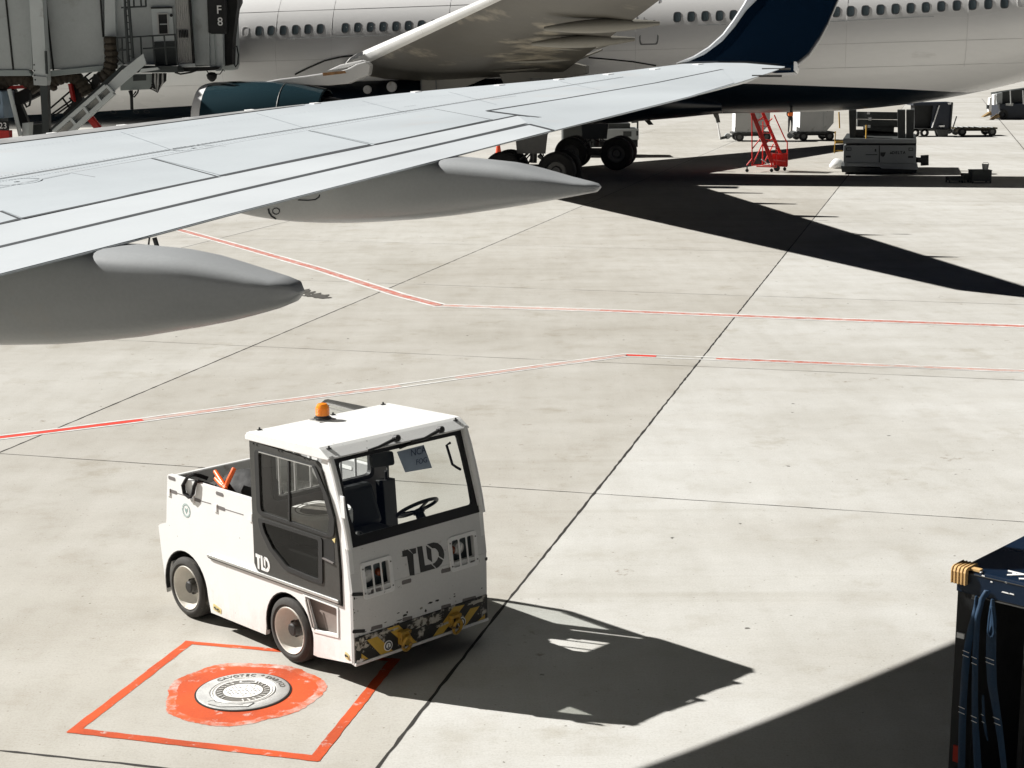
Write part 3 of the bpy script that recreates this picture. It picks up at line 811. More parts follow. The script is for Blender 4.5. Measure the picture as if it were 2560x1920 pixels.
# upper nose as a skin bent at z = 0.78, lamp openings framed
def strip(y0, y1, zz):
    mb.hexa([(FX - 0.13*max(0, z-0.78) - 0.03, y, z) for y, z in ((y0, zz[0]), (y1, zz[0]), (y1, zz[1]), (y0, zz[1]))], [(FX - 0.13*max(0, z-0.78), y, z) for y, z in ((y0, zz[0]), (y1, zz[0]), (y1, zz[1]), (y0, zz[1]))])
mb = MB()
strip(0.0, RL[0], (0.781, 1.118)); strip(RL[1], RR[0], (0.781, 1.118)); strip(RR[1], TW, (0.781, 1.118))
for r_ in (RL, RR): strip(r_[0], r_[1], (r_[3], 1.118))
mb.build('nose_panel', 'nose_grey', tr)
for r_, lamps in ((RL, ((0.28, 'headlamp', 0.055), (0.80, 'amber_lamp', 0.030))), (RR, ((0.52, 'headlamp', 0.055), (0.22, 'amber_lamp', 0.035)))):
    y0, y1, z0, z1 = r_
    hou = thing  # housing box behind the grille
    mb = MB(); mb.plate([up_loop(y0-0.002, y1+0.002, z0, z1, -0.115, 0.005)], (0.006, 0, 0)); bx = mb.build('lamp_housing', 'black_plastic', tr)
    for f_, mt, rd in lamps:
        yc = y0 + (y1-y0)*f_; zc = (z0+z1)/2 + 0.01
        mb = MB(); mb.lathe([(rd, -0.03), (rd, 0.0), (rd*0.92, 0.012), (rd*0.5, 0.022), (0.0, 0.025)], (FX - 0.07, yc, zc), (1, 0, -0.05), 24)
        mb.build('headlight' if mt == 'headlamp' else 'indicator', mt, bx, smooth=True)
    e = 0.034
    holes = []; w = (y1 - y0 - 2*0.012)/3
    for k in range(3):
        a = y0 + k*(w + 0.012); holes.append(up_loop(a, a + w, z0 + 0.004, z1 - 0.004, 0.010, 0.016))
    mb = MB(); mb.plate([up_loop(y0-e, y1+e, z0-e*0.8, z1+e*0.8, 0.010, 0.03)] + holes, (-0.010, 0, 0))
    gr = mb.build('lamp_grille', 'tractor_white', tr, bevel=0.002)
    mb = MB()
    for yy in (y0-e*0.55, y1+e*0.55):
        for zz in (z0+0.02, z1-0.02): mb.lathe([(0.007, 0), (0.005, 0.005), (0, 0.006)], (FX + 0.0105 - 0.13*(zz-0.78), yy, zz), (1, 0, 0), 8)
    mb.build('grille_screw', 'cab_lining', gr)
# logo on the nose, slots and corner notches
mb = MB()
for poly in lg: mb.plate([[(p.x + 0.0015, p.y, p.z) for p in poly]], (-0.003, 0, 0))
mb.build('logo', 'black_plastic', tr)
def fslot(q0, q1, h, mat='cab_lining'):
    a, c = tfront(c3(*q0)), tfront(c3(*q1))
    d = Vector((0, c.y - a.y, c.z - a.z)).normalized(); n = Vector((0, -d.z, d.y))*h/2
    mb = MB(); x = FX + 0.0018
    xs = [x - 0.13*max(0, p.z - 0.78) for p in (a, c)]
    o = rounded([(a.y - n.y, a.z - n.z), (c.y - n.y, c.z - n.z), (c.y + n.y, c.z + n.z), (a.y + n.y, a.z + n.z)], h*0.35, 3)
    mb.plate([[(x - 0.13*max(0, z - 0.78), y, z) for y, z in o]], (-0.003, 0, 0))
    mb.build('slot', mat, tr)
for q in (((362, 830), (465, 800)), ((682, 735), (780, 707)), ((1090, 617), (1188, 592)), ((1392, 530), (1485, 508))): fslot(*q, 0.034)
for q in (((365, 1210), (480, 1180)), ((688, 1115), (790, 1095)), ((1090, 990), (1190, 965)), ((1310, 920), (1450, 885))): fslot(*q, 0.030)
for q in (((165, 855), (295, 850)), ((172, 1240), (300, 1232)), ((1545, 488), (1570, 484))): fslot(*q, 0.028, 'black_plastic')
# bumper band with chevrons
mb = MB()
bz0, bz1 = 0.212, 0.425
mb.box(FX - 0.01, FX + 0.012, 0.008, TW - 0.008, bz0 + 0.012, bz1); bump = mb.build('bumper', 'bumper_black', tr, bevel=0.003)
mb = MB(); mb.box(FX - 0.012, FX + 0.018, 0.002, TW - 0.002, bz0 - 0.012, bz0 + 0.0115); mb.build('bumper_lip', 'tractor_white', bump, bevel=0.003)
BX = FX + 0.0135
def bq(q):
    p = tplane(*c3(*q), (BX, 0, 0), (1, 0, 0)); return (BX, min(max(p.y, 0.012), TW-0.012), min(max(p.z, bz0 + 0.014), bz1 - 0.004))
STR = [[(320, 1330), (430, 1290), (590, 1440), (465, 1485)], [(530, 1205), (650, 1172), (840, 1358), (735, 1392)], [(1220, 985), (1335, 960), (1112, 1268), (1005, 1305)],
       [(1395, 1000), (1490, 975), (1350, 1195), (1262, 1222)], [(265, 1470), (335, 1520), (265, 1548)], [(1545, 1060), (1545, 1140), (1470, 1165)]]
for s_ in STR:
    mb = MB(); mb.plate([[bq(q) for q in s_]], (-0.001, 0, 0)); mb.build('chevron', 'stripe_yellow', bump)
def ragged(cy, cz, ry, rz, n, seed, mat='scrape', x=None):
    r2 = random.Random(seed); pts = []
    for i in range(n):
        a = 2*math.pi*i/n; k = r2.uniform(0.45, 1.1)
        pts.append(((x or BX) + 0.001, min(max(cy + ry*math.cos(a)*k, 0.01), TW-0.01), cz + rz*math.sin(a)*k))
    mb = MB(); mb.plate([pts], (-0.0012, 0, 0)); return mb
k = ragged(0.72, 0.375, 0.20, 0.048, 34, 3); k.build('scrape', 'scrape', bump)
k = ragged(0.07, 0.365, 0.075, 0.055, 26, 4); k.build('scrape', 'scrape', bump)
k = ragged(0.90, 0.300, 0.10, 0.018, 20, 9); k.build('scrape', 'scrape', bump)
k = ragged(0.33, 0.395, 0.13, 0.016, 20, 12); k.build('scrape', 'scrape', bump)
k = ragged(1.27, 0.395, 0.12, 0.020, 20, 14); k.build('scrape', 'scrape', bump)
k = ragged(0.05, 0.235, 0.045, 0.018, 16, 15); k.build('scrape', 'tractor_white', bump)
r2 = random.Random(17)
mb = MB()
for i in range(20):
    y = r2.uniform(0.03, 1.37); z = bz1 + abs(r2.gauss(0, 0.035)); w = r2.uniform(0.006, 0.035); h = r2.uniform(0.003, 0.010)
    if 0.55 < y < 0.95: h *= 1.8
    mb.plate([[(FX + 0.0012, y + w*math.cos(a)*r2.uniform(.5, 1.1), z + h*math.sin(a)*r2.uniform(.5, 1.2)) for a in [2*math.pi*j/9 for j in range(9)]]], (-0.0015, 0, 0))
for i in range(7):
    y = abs(r2.gauss(0, 0.03)) + 0.004; z = r2.uniform(0.42, 0.75); w = r2.uniform(0.003, 0.010)
    mb.plate([[(FX + 0.0012, y + w*math.cos(a)*r2.uniform(.5, 1.1), z + w*math.sin(a)*r2.uniform(.5, 1.6)) for a in [2*math.pi*j/8 for j in range(8)]]], (-0.0015, 0, 0))
mb.build('paint_chip', 'bumper_black', nose, kind='stuff')
# tow hooks and round badges
for q in ((690, 1290), (1212, 1130)):
    p = tplane(*c3(*q), (BX, 0, 0), (1, 0, 0)); y, z = p.y, max(p.z, 0.31)
    mb = MB(); mb.box(BX, BX + 0.05, y-0.055, y+0.055, z+0.028, z+0.055); mb.box(BX, BX + 0.045, y-0.050, y-0.026, z-0.05, z+0.028); mb.box(BX, BX+0.045, y+0.026, y+0.050, z-0.03, z+0.028)
    hk = mb.build('tow_bracket', 'tow_yellow', bump, bevel=0.006)
    mb = MB(); mb.tube([(BX + 0.055 + 0.014*math.sin(t), y + 0.042*math.cos(t), z - 0.045 + 0.056*math.sin(t)) for t in [2*math.pi*i/24 for i in range(24)]], 0.0125, 8, closed=True)
    mb.build('tow_ring', 'tow_yellow', bump, smooth=True)
for q in ((540, 1385), (1302, 1142)):
    p = tplane(*c3(*q), (BX, 0, 0), (1, 0, 0)); y, z = p.y, p.z
    mb = MB(); mb.disc((BX - 0.001, y, z), (1, 0, 0), 0.042, 0.005, 28); bd = mb.build('badge', 'decal_white', bump)
    mb = MB(); mb.lathe([(0.034, 0), (0.034, 0.0062), (0.024, 0.0062), (0.024, 0)], (BX - 0.001, y, z), (1, 0, 0), 28, False, True)
    mb.bar((BX + 0.0045, y, z - 0.018), (BX + 0.0045, y, z + 0.014), 0.008, 0.003); mb.bar((BX + 0.0045, y-0.014, z - 0.016), (BX + 0.0045, y+0.014, z - 0.016), 0.007, 0.003)
    mb.build('badge_mark', 'black_plastic', bd)

# --- windscreen, pillars, roof
def wsp(y, z, d=0.0):
    x = 0.705 - 0.315*(z - 1.13); return (x + WN.x*d, y, z + WN.z*d)
wo = [(0.022, 1.118), (1.378, 1.118), (1.378, 1.30), (1.372, 1.80), (0.028, 1.80), (0.022, 1.30)]
wi = rounded([(0.110, 1.195), (1.310, 1.195), (1.322, 1.35), (1.318, 1.740), (0.095, 1.740), (0.090, 1.35)], [0.03, 0.03, 0, 0.03, 0.03, 0], 4)
mb = MB(); mb.plate([[wsp(y, z, 0.004) for y, z in wo], [wsp(y, z, 0.004) for y, z in wi]], -WN*0.03)
ws = mb.build('windscreen_frame', 'black_plastic', tr, bevel=0.004)
mb = MB(); mb.add([wsp(y, z, -0.004) for y, z in wi], [tuple(range(len(wi)))]); mb.build('windscreen', 'cab_glass', ws)
for y in (0.012, TW - 0.012):
    mb = MB(); mb.tube([(0.722, y, 1.118), (0.693, y, 1.26), (0.640, y, 1.45), (0.575, y, 1.65), (0.515, y, 1.80)], 0.026, 10)
    mb.build('pillar', 'tractor_white', tr, smooth=True)
RP = [(-0.525, 1.762), (-0.528, 1.795), (-0.505, 1.822), (-0.46, 1.838), (0.38, 1.862), (0.425, 1.860), (0.455, 1.845), (0.548, 1.790), (0.535, 1.780), (0.44, 1.775)]
mb = MB(); mb.plate([[(x, -0.025, z) for x, z in RP]], (0, TW + 0.05, 0)); roof = mb.build('roof', 'tractor_white', tr, bevel=0.022, seg=3)
mb = MB()
for q in ((-0.44, 0.06), (-0.44, 0.80), (-0.44, TW-0.06), (0.46, 0.05), (0.46, TW-0.05)):
    z = 1.840 if q[0] < 0 else 1.846
    mb.box(q[0]-0.010, q[0]+0.010, q[1]-0.02, q[1]+0.02, z, z+0.005); mb.lathe([(0.008, 0), (0.008, 0.012), (0.0, 0.016)], (q[0], q[1], z+0.008), (0, 0, 1), 8)
mb.build('roof_bolt', 'black_plastic', roof)
# beacon
bp = tplane(*c2(715, 203), (0, 0, 1.846), (0, 0, 1))
mb = MB(); mb.box(bp.x-0.07, bp.x+0.07, bp.y-0.085, bp.y+0.085, 1.842, 1.852); bpl = mb.build('beacon_plate', 'bare_alloy', roof)
mb = MB(); mb.lathe([(0.072, 0), (0.072, 0.012), (0.060, 0.016), (0.056, 0.032), (0.0, 0.032)], (bp.x, bp.y, 1.852), (0, 0, 1), 24); mb.build('beacon_base', 'black_plastic', tr)
mb = MB(); mb.lathe([(0.055, 0), (0.054, 0.05), (0.050, 0.075), (0.038, 0.094), (0.015, 0.100), (0.0, 0.100)], (bp.x, bp.y, 1.884), (0, 0, 1), 28)
for k in range(5): mb.lathe([(0.056, 0.008+0.012*k), (0.058, 0.011+0.012*k), (0.056, 0.014+0.012*k)], (bp.x, bp.y, 1.884), (0, 0, 1), 28, False)
mb.build('beacon', 'orange_lens', tr, smooth=True)
# --- cab interior
rwin = rounded([(0.17, 1.222), (1.225, 1.222), (1.225, 1.672), (0.17, 1.672)], 0.06, 5)
mb = MB(); mb.plate([[(-0.455, y, z) for y, z in [(0.03, 0.66), (TW-0.03, 0.66), (TW-0.03, 1.765), (0.03, 1.765)]], [(-0.455, y, z) for y, z in rwin]], (-0.03, 0, 0))
rwl = mb.build('rear_wall', 'cab_lining', tr)
rwi = rounded([(0.205, 1.255), (1.19, 1.255), (1.19, 1.640), (0.205, 1.640)], 0.05, 5)
mb = MB(); mb.plate([[(-0.440, y, z) for y, z in rwin], [(-0.440, y, z) for y, z in rwi]], (-0.05, 0, 0)); mb.build('rear_window_seal', 'rubber', rwl)
for k in range(6):
    y = 0.30 + 0.158*k
    mb = MB(); mb.tube([(-0.525, y, 1.20), (-0.525, y, 1.69)], 0.011, 8); mb.build('window_bar', 'tractor_white', rwl)
mb = MB(); mb.bar((-0.525, 0.18, 1.20), (-0.525, 1.21, 1.20), 0.025); mb.bar((-0.525, 0.18, 1.69), (-0.525, 1.21, 1.69), 0.025); mb.build('bar_rail', 'tractor_white', rwl)
mb = MB(); mb.box(-0.45, 0.66, 0.05, TW-0.05, 0.63, 0.655); mb.build('cab_floor', 'cab_lining', tr)
mb = MB(); mb.box(-0.42, 0.25, 0.07, 0.60, 0.655, 0.93); mb.build('console', 'seat_vinyl', tr, bevel=0.02)
mb = MB(); mb.plate([[(x, 0.06, z) for x, z in [(0.46, 0.66), (0.46, 1.06), (0.50, 1.115), (0.66, 1.135), (0.675, 1.09), (0.66, 0.66)]]], (0, TW-0.12, 0)); dash = mb.build('dashboard', 'dash_teal', tr, bevel=0.015)
for y in (0.88,):
    bt = 1.23
    st = MB(); st.box(-0.36, 0.12, y-0.235, y+0.235, 0.78, 0.90); st = st.build('seat', 'seat_vinyl', tr, bevel=0.05, seg=3)
    mb = MB(); mb.hexa([(-0.34, y-0.27, 0.88), (-0.22, y-0.27, 0.88), (-0.22, y+0.27, 0.88), (-0.34, y+0.27, 0.88)], [(-0.43, y-0.25, bt), (-0.33, y-0.25, bt), (-0.33, y+0.24, bt), (-0.43, y+0.24, bt)])
    mb.build('backrest', 'seat_vinyl', st, bevel=0.05, seg=3)
    mb = MB(); mb.box(-0.34, 0.08, y-0.2, y+0.2, 0.655, 0.79); mb.build('seat_box', 'black_plastic', st)
swc = tplane(*c2(1530, 965), (0.30, 0, 0), (1, 0, 0)); swc.y = min(max(swc.y, 0.9), 1.12)
swn = Vector((-0.55, 0, 0.83)).normalized()
u = Vector((0, 1, 0)); w = swn.cross(u)
mb = MB(); mb.tube([swc + (u*math.cos(t) + w*math.sin(t))*0.175 for t in [2*math.pi*i/32 for i in range(32)]], 0.015, 8, closed=True)
sw = mb.build('steering_wheel', 'black_plastic', tr, smooth=True)
mb = MB(); mb.lathe([(0.05, -0.02), (0.05, 0.01), (0.03, 0.018), (0, 0.02)], swc - swn*0.03, swn, 16)
for a in (0.3, 2.84, 4.71): mb.bar(swc - swn*0.025, swc + (u*math.cos(a) + w*math.sin(a))*0.17, 0.03, 0.012, swn)
mb.build('wheel_spoke', 'black_plastic', sw)
mb = MB(); mb.tube([swc - swn*0.03, swc - swn*0.35], [0.035, 0.06], 10); mb.build('steering_column', 'black_plastic', tr)
mb = MB(); mb.bar((-0.30, 1.26, 0.655), (-0.34, 1.26, 1.22), 0.10, 0.14); mb.tube([(-0.33, 1.26, 1.20), (-0.31, 1.25, 1.30)], 0.018, 8); mb.build('control_post', 'black_plastic', tr, bevel=0.008)
mb = MB(); mb.lathe([(0.045, 0), (0.042, 0.03), (0.02, 0.055), (0, 0.06)], (0.60, 0.20, 1.135), (0, 0, 1), 16); mb.lathe([(0.04, 0), (0.03, 0.025), (0, 0.03)], (0.61, 0.33, 1.135), (0, 0, 1), 16); mb.build('gauge_pod', 'black_plastic', dash, smooth=True)
# mirror, wipers, hinges
m0 = [tplane(*c2(*q), (0.42, 0, 0), (1, 0, 0)) for q in [(1112, 500), (1300, 470), (1318, 590), (1125, 615)]]
mb = MB(); mb.plate([[(0.42, y, z) for y, z in rounded([(p.y, p.z) for p in m0], 0.025, 4)]], (0.03, 0, 0)); mb.build('rear_view_mirror', 'black_plastic', tr)
for a, c, e in (((1355, 365), (1200, 440), (1110, 470)), ((1735, 290), (1590, 370), (1480, 395))):
    A, B, Cc = [Vector(tws(c2(*q), 0.05)) for q in (a, c, e)]
    mb = MB(); mb.tube([A, B, Cc], [0.016, 0.012, 0.010], 8); mb.lathe([(0.026, -0.03), (0.026, 0.02), (0.01, 0.03)], A, WN, 12)
    wp = mb.build('wiper', 'black_plastic', tr)
    mb = MB(); d = (Cc - A).normalized(); mb.bar(B - d*0.10 - WN*0.02, B + d*0.24 - WN*0.025, 0.012, 0.022, WN); mb.build('wiper_blade', 'rubber', wp)
for q, s_ in (((905, 960), 0), ((1992, 705), 1)):
    p = tplane(*c2(*q), (0, 0 if not s_ else TW, 0), (0, 1, 0))
    y0 = -0.018 if not s_ else TW + 0.004
    mb = MB(); mb.plate([[(p.x-0.022, y0, p.z-0.085), (p.x+0.022, y0, p.z-0.085), (p.x+0.010, y0, p.z+0.085), (p.x-0.032, y0, p.z+0.085)]], (0, 0.014, 0)); mb.build('hinge_plate', 'tractor_white' if not s_ else 'bed_grey', tr, bevel=0.003)

# --- wheels
def wheel(cx, y_out, s):
    ax = Vector((0, -s, 0))            # outward
    c = (cx, y_out, WZ)
    mb = MB()
    prof = [(0.192, -0.20), (0.235, -0.212), (0.262, -0.20), (0.272, -0.17), (0.272, -0.05), (0.264, -0.018), (0.242, 0.0), (0.215, 0.004), (0.196, -0.006), (0.190, -0.02)]
    mb.lathe(prof, c, ax, 48, False, True)
    wh = mb.build('wheel', 'tyre_rubber', tr, smooth=True)
    mb = MB(); mb.lathe([(0.196, -0.012), (0.190, 0.0), (0.182, -0.004), (0.172, -0.075), (0.150, -0.118), (0.120, -0.128), (0.0, -0.128)], c, ax, 40, False)
    rm = mb.build('rim', 'rim_cream', wh, smooth=True, ang=50)
    mb = MB(); mb.lathe([(0.068, -0.128), (0.066, -0.085), (0.055, -0.072), (0.052, -0.030), (0.040, -0.022), (0.0, -0.02)], c, ax, 20)
    for k in range(5):
        a = 2*math.pi*k/5 + 0.4; mb.lathe([(0.014, -0.128), (0.014, -0.098), (0.008, -0.09), (0.0, -0.088)], (cx + 0.095*math.cos(a), y_out, WZ + 0.095*math.sin(a)), ax, 6)
    mb.build('hub', 'grease_black', wh)
for cx in (WF, WR):
    wheel(cx, -0.004, 1); wheel(cx, TW + 0.004, -1)

# --- loose things carried by the tractor
p0 = tplane(*c4(700, 300), (0, 0.33, 0), (0, 1, 0))
bag = thing('tool_bag', 'soft black carry bag lying in the open bed of the tractor', 'bag', TM @ Vector((-1.05, 0.30, 0.957)), T_ROT)
BI = PM[bag.name].inverted() @ TM
rr = random.Random(4); rings = []
for i in range(9):
    f = i/8; x = -1.52 + f*0.92; h = 0.30*math.sin(math.pi*(0.12 + 0.80*f**1.5)) + 0.07; wy = 0.20*math.sin(math.pi*(0.12+0.76*f)) + 0.03
    rings.append([BI @ Vector((x + rr.uniform(-.01, .01), 0.34 + wy*math.cos(a)*(1 + rr.uniform(-.08, .08)), 0.957 + max(0.0, (h*(0.5 + 0.5*math.sin(a))*(1 + rr.uniform(-.1, .1)) + 0.035*max(0, math.sin(a))))) ) for a in [2*math.pi*j/14 for j in range(14)]])
mb = MB(); mb.loft(rings); mb.build('bag_body', 'bag_black', bag, smooth=True, ang=60)
st = [tplane(*c4(*q), (0, y, 0), (0, 1, 0)) for q, y in [((480, 262), 0.20), ((400, 235), 0.10), ((350, 232), 0.03), ((300, 262), -0.012), ((268, 320), -0.02), ((280, 390), -0.022), ((325, 430), -0.022), ((352, 400), -0.022), ((365, 330), -0.020), ((385, 285), -0.012), ((430, 300), 0.05), ((520, 330), 0.16)]]
mb = MB(); st = [BI @ p for p in st]
for a, c in zip(st[:-1], st[1:]): mb.bar(a, c + (c-a).normalized()*0.006, 0.010, 0.034, (0, 1, 0))
mb.build('strap', 'bag_black', bag)
for (q0, y0), (q1, y1), lab in ((((545, 200), 0.14), ((625, 325), 0.07), 'orange marshalling wand on the black bag, leaning left in the bed'), (((712, 172), 0.16), ((640, 325), 0.07), 'orange marshalling wand on the black bag, leaning right, the longest'), (((550, 262), 0.10), ((615, 330), 0.06), 'short orange marshalling wand lowest on the black bag')):
    a, c = tplane(*c4(*q0), (0, y0, 0), (0, 1, 0)), tplane(*c4(*q1), (0, y1, 0), (0, 1, 0))
    c0 = TM @ c
    wn_ = thing('marshalling_wand', lab, 'wand', c0, 0, 'orange marshalling wands')
    a, c = TM @ a, TM @ c
    mb = MB(); mb.tube([c, c.lerp(a, 0.12), c.lerp(a, 0.2), a.lerp(c, 0.03), a], [0.017, 0.017, 0.021, 0.019, 0.010], 12); mb.build('wand_tube', 'wand_orange', wn_, world=True, smooth=True)
    mb = MB(); mb.tube([c + (c-a).normalized()*0.05, c], 0.014, 10); mb.build('handle', 'wand_orange', wn_, world=True)
nq = [Vector(tws(c2(*q), -0.03)) for q in [(1355, 482), (1588, 422), (1660, 620), (1428, 660)]]
note = thing('paper_note', 'sheet of blue grey paper with two handwritten words behind the tractor windscreen', 'note', TM @ ((nq[0] + nq[2])*0.5), T_ROT)
NI = PM[note.name].inverted() @ TM
mb = MB(); nn = (nq[1]-nq[0]).cross(nq[3]-nq[0]).normalized(); mb.plate([[NI @ p for p in nq]], nn*0.001)
pg = mb.build('sheet', 'paper', note)
ux = (nq[1]-nq[0]).normalized(); uy = (nq[0]-nq[3]).normalized(); nrm = nn if nn.x > 0 else -nn
L3 = NI.to_3x3()
def at(u_, v_): return NI @ (nq[0] + (nq[1]-nq[0])*u_ + (nq[3]-nq[0])*v_ + nrm*0.003)
words('NCA', 0.075, 'ink', at(0.70, 0.24), L3 @ ux, L3 @ uy, 'handwriting', pg, 0.001, shear=0.2)
words('FOG', 0.060, 'ink', at(0.68, 0.70), L3 @ ux, L3 @ uy, 'handwriting', pg, 0.001, shear=0.2)

# round drum added in place of the pale ring in the side window
rc = Vector((-0.13, 0.40, 0))
cv = thing('added_drum', 'black round drum with a pale ribbed lid, added for the ring in the tractor side window', 'drum', TM @ Vector((rc.x, rc.y, 0.93)), T_ROT)
CI = PM[cv.name].inverted() @ TM
def cvp(x, y, z): return CI @ Vector((rc.x + x, rc.y + y, z))
c0 = cvp(0, 0, 1.06)
mb = MB(); mb.lathe([(0.0, 0.0), (0.235, 0.0), (0.25, 0.02), (0.25, 0.135), (0.0, 0.135)], cvp(0, 0, 0.932), (0, 0, 1), 40); mb.build('added_drum_body', 'seat_vinyl', cv, smooth=True)
mb = MB(); mb.lathe([(0.255, 0.0), (0.26, 0.02), (0.26, 0.10), (0.245, 0.12), (0.17, 0.12), (0.165, 0.112), (0.0, 0.112)], c0, (0, 0, 1), 48)
cb = mb.build('added_drum_lid', 'decal_white', cv, smooth=True)
mb = MB(); mb.lathe([(0.165, 0.113), (0.155, 0.117), (0.0, 0.117)], c0, (0, 0, 1), 48); mb.lathe([(0.205, 0.1205), (0.205, 0.122), (0.196, 0.122), (0.196, 0.1205)], c0, (0, 0, 1), 48, False, True)
mb.build('added_lid_pattern', 'pit_recess', cb)
# ================================================================== NEAR AIRLINER (only its right wing is in sight)
M('wing_white', (0.60, 0.645, 0.67), 0.33, var=0.05, vscale=0.5, fine=0.02, fscale=30, dirt_or_light=(0.58, 0.60, 0.61), dscale=1.3, dthr=0.60)
M('wing_flap_white', (0.63, 0.665, 0.685), 0.36, var=0.04, vscale=0.7, fine=0.02)
M('slat_metal', (0.55, 0.555, 0.55), 0.4, 0.35, var=0.25, vscale=2.2, fine=0.08, dirt_or_light=(0.40, 0.40, 0.39), dscale=5, dthr=0.58)
M('panel_gap', (0.035, 0.04, 0.045), 0.8)
M('panel_gap_fine', (0.22, 0.235, 0.25), 0.8)
M('panel_gap_faint', (0.42, 0.455, 0.475), 0.7)
M('fairing_white', (0.40, 0.415, 0.42), 0.35, var=0.05, vscale=1.5, dirt_or_light=(0.39, 0.39, 0.38), dscale=2.5, dthr=0.62)
M('navy_paint', (0.0012, 0.0085, 0.0210), 0.22, var=0.15, vscale=0.4, fine=0.02, coat=0.3)
M('winglet_edge', (0.62, 0.64, 0.66), 0.35, 0.25, var=0.08, vscale=2, dirt_or_light=(0.20, 0.21, 0.22), dscale=11, dthr=0.655)
M('marker_white', (0.85, 0.85, 0.84), 0.5)
M('dark_metal', (0.06, 0.06, 0.058), 0.5, 0.5)

WA, WB, WC = Vector((-4.0, 2.6, 3.585)), Vector((2.29, 14.65, 4.52)), Vector((-0.4, 15.5, 4.48))
WNRM = (WB - WA).cross(WC - WA).normalized()
if WNRM.z < 0: WNRM = -WNRM
def wp(x, y, lift=0.0): return meet(x, y, WA, WNRM) + WNRM*lift
PSI = rad(17.5)
AFT = Vector((math.cos(PSI), -math.sin(PSI), 0)); LAT = Vector((math.sin(PSI), math.cos(PSI), 0))

W = thing('airliner_wing', 'long white airliner wing with a navy upturned winglet crossing the upper left of the view', 'aircraft wing', (wp(0, 500).x, wp(0, 500).y, 0))
# outline: trailing edge and leading edge, root end carried on out of frame
te_px = [(0, 687), (343, 599), (592, 532), (1000, 427), (1220, 368), (1383, 327), (1560, 284), (1720, 244), (1844, 207), (1925, 181), (1962, 167)]
le_px = [(0, 349), (300, 315), (640, 275), (1000, 233), (1120, 222), (1400, 197), (1560, 178), (1640, 168), (1700, 160), (1760, 157), (1849, 156.5), (1962, 166)]
te = [wp(*p) for p in te_px]; le = [wp(*p) for p in le_px]
te_root = te[0] + (te[0] - te[4]).normalized() * 3.2; le_root = le[0] + (le[0] - le[5]).normalized() * 6.0
# stations by lateral distance: sample both edges
def sample(poly, f):
    L = [0]
    for a, c in zip(poly[:-1], poly[1:]): L.append(L[-1] + (c-a).length)
    d = f*L[-1]
    for i in range(len(poly)-1):
        if d <= L[i+1] + 1e-9: return poly[i].lerp(poly[i+1], (d-L[i])/max(1e-9, L[i+1]-L[i]))
    return poly[-1]
TE, LE = [te_root] + te, [le_root] + le
NS = 40
rings = []; noses = []
for i in range(NS + 1):
    f = i/NS
    A, Bq = sample(LE, f), sample(TE, f)
    ch = (A - Bq).length; th = min(0.42, 0.085*ch + 0.02) * (1 if f < 0.93 else max(0.12, (1-f)/0.07))
    pts = []
    for u_, up_ in ((1.0, 0), (0.7, 0), (0.4, 0), (0.15, 0), (0.04, 0), (0.0, 0)):
        pts.append(A.lerp(Bq, u_) + Vector((0, 0, up_)))
    ed = (A - Bq).normalized()
    pts.append(A + ed*min(0.05, 0.012*ch) + Vector((0, 0, -min(0.09, 0.3*th))))
    for u_, dn in ((0.02, 0.55), (0.15, 0.95), (0.4, 1.0), (0.7, 0.6), (0.93, 0.16)):
        pts.append(A.lerp(Bq, u_) - Vector((0, 0, th*dn)))
    pts.append(Bq - Vector((0, 0, 0.007)))
    rings.append(pts)
mb = MB(); mb.loft(rings); wing = mb.build('wing_skin', 'wing_white', W, smooth=True, world=True, ang=9)

def wline(pxs, w, mat='panel_gap', name='panel_gap', lift=0.004, par=None, w1=None):
    P = [wp(*p, lift) for p in pxs]
    mb = MB(); L, R_ = [], []
    for i, p in enumerate(P):
        d = (P[min(i+1, len(P)-1)] - P[max(0, i-1)]).normalized(); n = WNRM.cross(d).normalized()
        ww = (w if w1 is None else w + (w1-w)*i/(len(P)-1))*0.72
        L.append(p + n*ww/2); R_.append(p - n*ww/2)
    k = len(P); mb.add(L + R_, [(i, k+i, k+i+1, i+1) for i in range(k-1)])
    return mb.build(name, mat, par or W, world=True)
def wpoly(pxs, mat, name, lift, par=None, th=None):
    mb = MB()
    if th: mb.plate([[wp(*p, lift) for p in pxs]], WNRM*-th)
    else: mb.add([wp(*p, lift) for p in pxs], [tuple(range(len(pxs)))])
    return mb.build(name, mat, par or W, world=True)
# slat metal strip along the leading edge
lo = [(-900, 449), (0, 349), (300, 315), (640, 275), (760, 262)]; hi = [(760, 263.5), (640, 279), (300, 324), (0, 361.5), (-900, 468)]
wpoly(lo + hi, 'slat_metal', 'leading_edge', 0.006)
# moving surfaces as their own raised panels
C_in = [(-900, 774), (0, 560.5), (49, 548.5)]
sp = [[(-900, 741), (-400, 640), (0, 530), (49, 547.5), (0, 559.5), (-900, 772)],
      [(2, 526), (179, 434), (378, 397), (545, 441.5), (55, 546)],
      [(383, 396), (614, 354), (771, 328), (925, 361.5), (553, 439.5)],
      [(776, 327), (1000, 287), (1084, 273.5), (1225, 300), (936, 361.5)]]
for q in sp: wpoly(q, 'wing_white', 'spoiler', 0.0035)
fl1 = [(-900, 783), (0, 563.5), (553, 443), (900, 372.5), (1144, 322), (1295, 290.5), (1318, 308), (1107, 357), (900, 404.5), (580, 478), (0, 615.5), (-900, 838)]
wpoly(fl1, 'wing_flap_white', 'flap', 0.003)
fl2 = [(-900, 846), (0, 622), (580, 484.5), (900, 410.5), (1107, 362), (1321, 313), (1380, 327), (1000, 426), (592, 531), (343, 598), (0, 686), (-900, 917)]
wpoly(fl2, 'wing_flap_white', 'flap', 0.0032)
ail = [(1222, 279), (1419, 247), (1640, 209), (1806, 175), (1835, 208), (1720, 243), (1560, 283), (1390, 326), (1323, 293)]
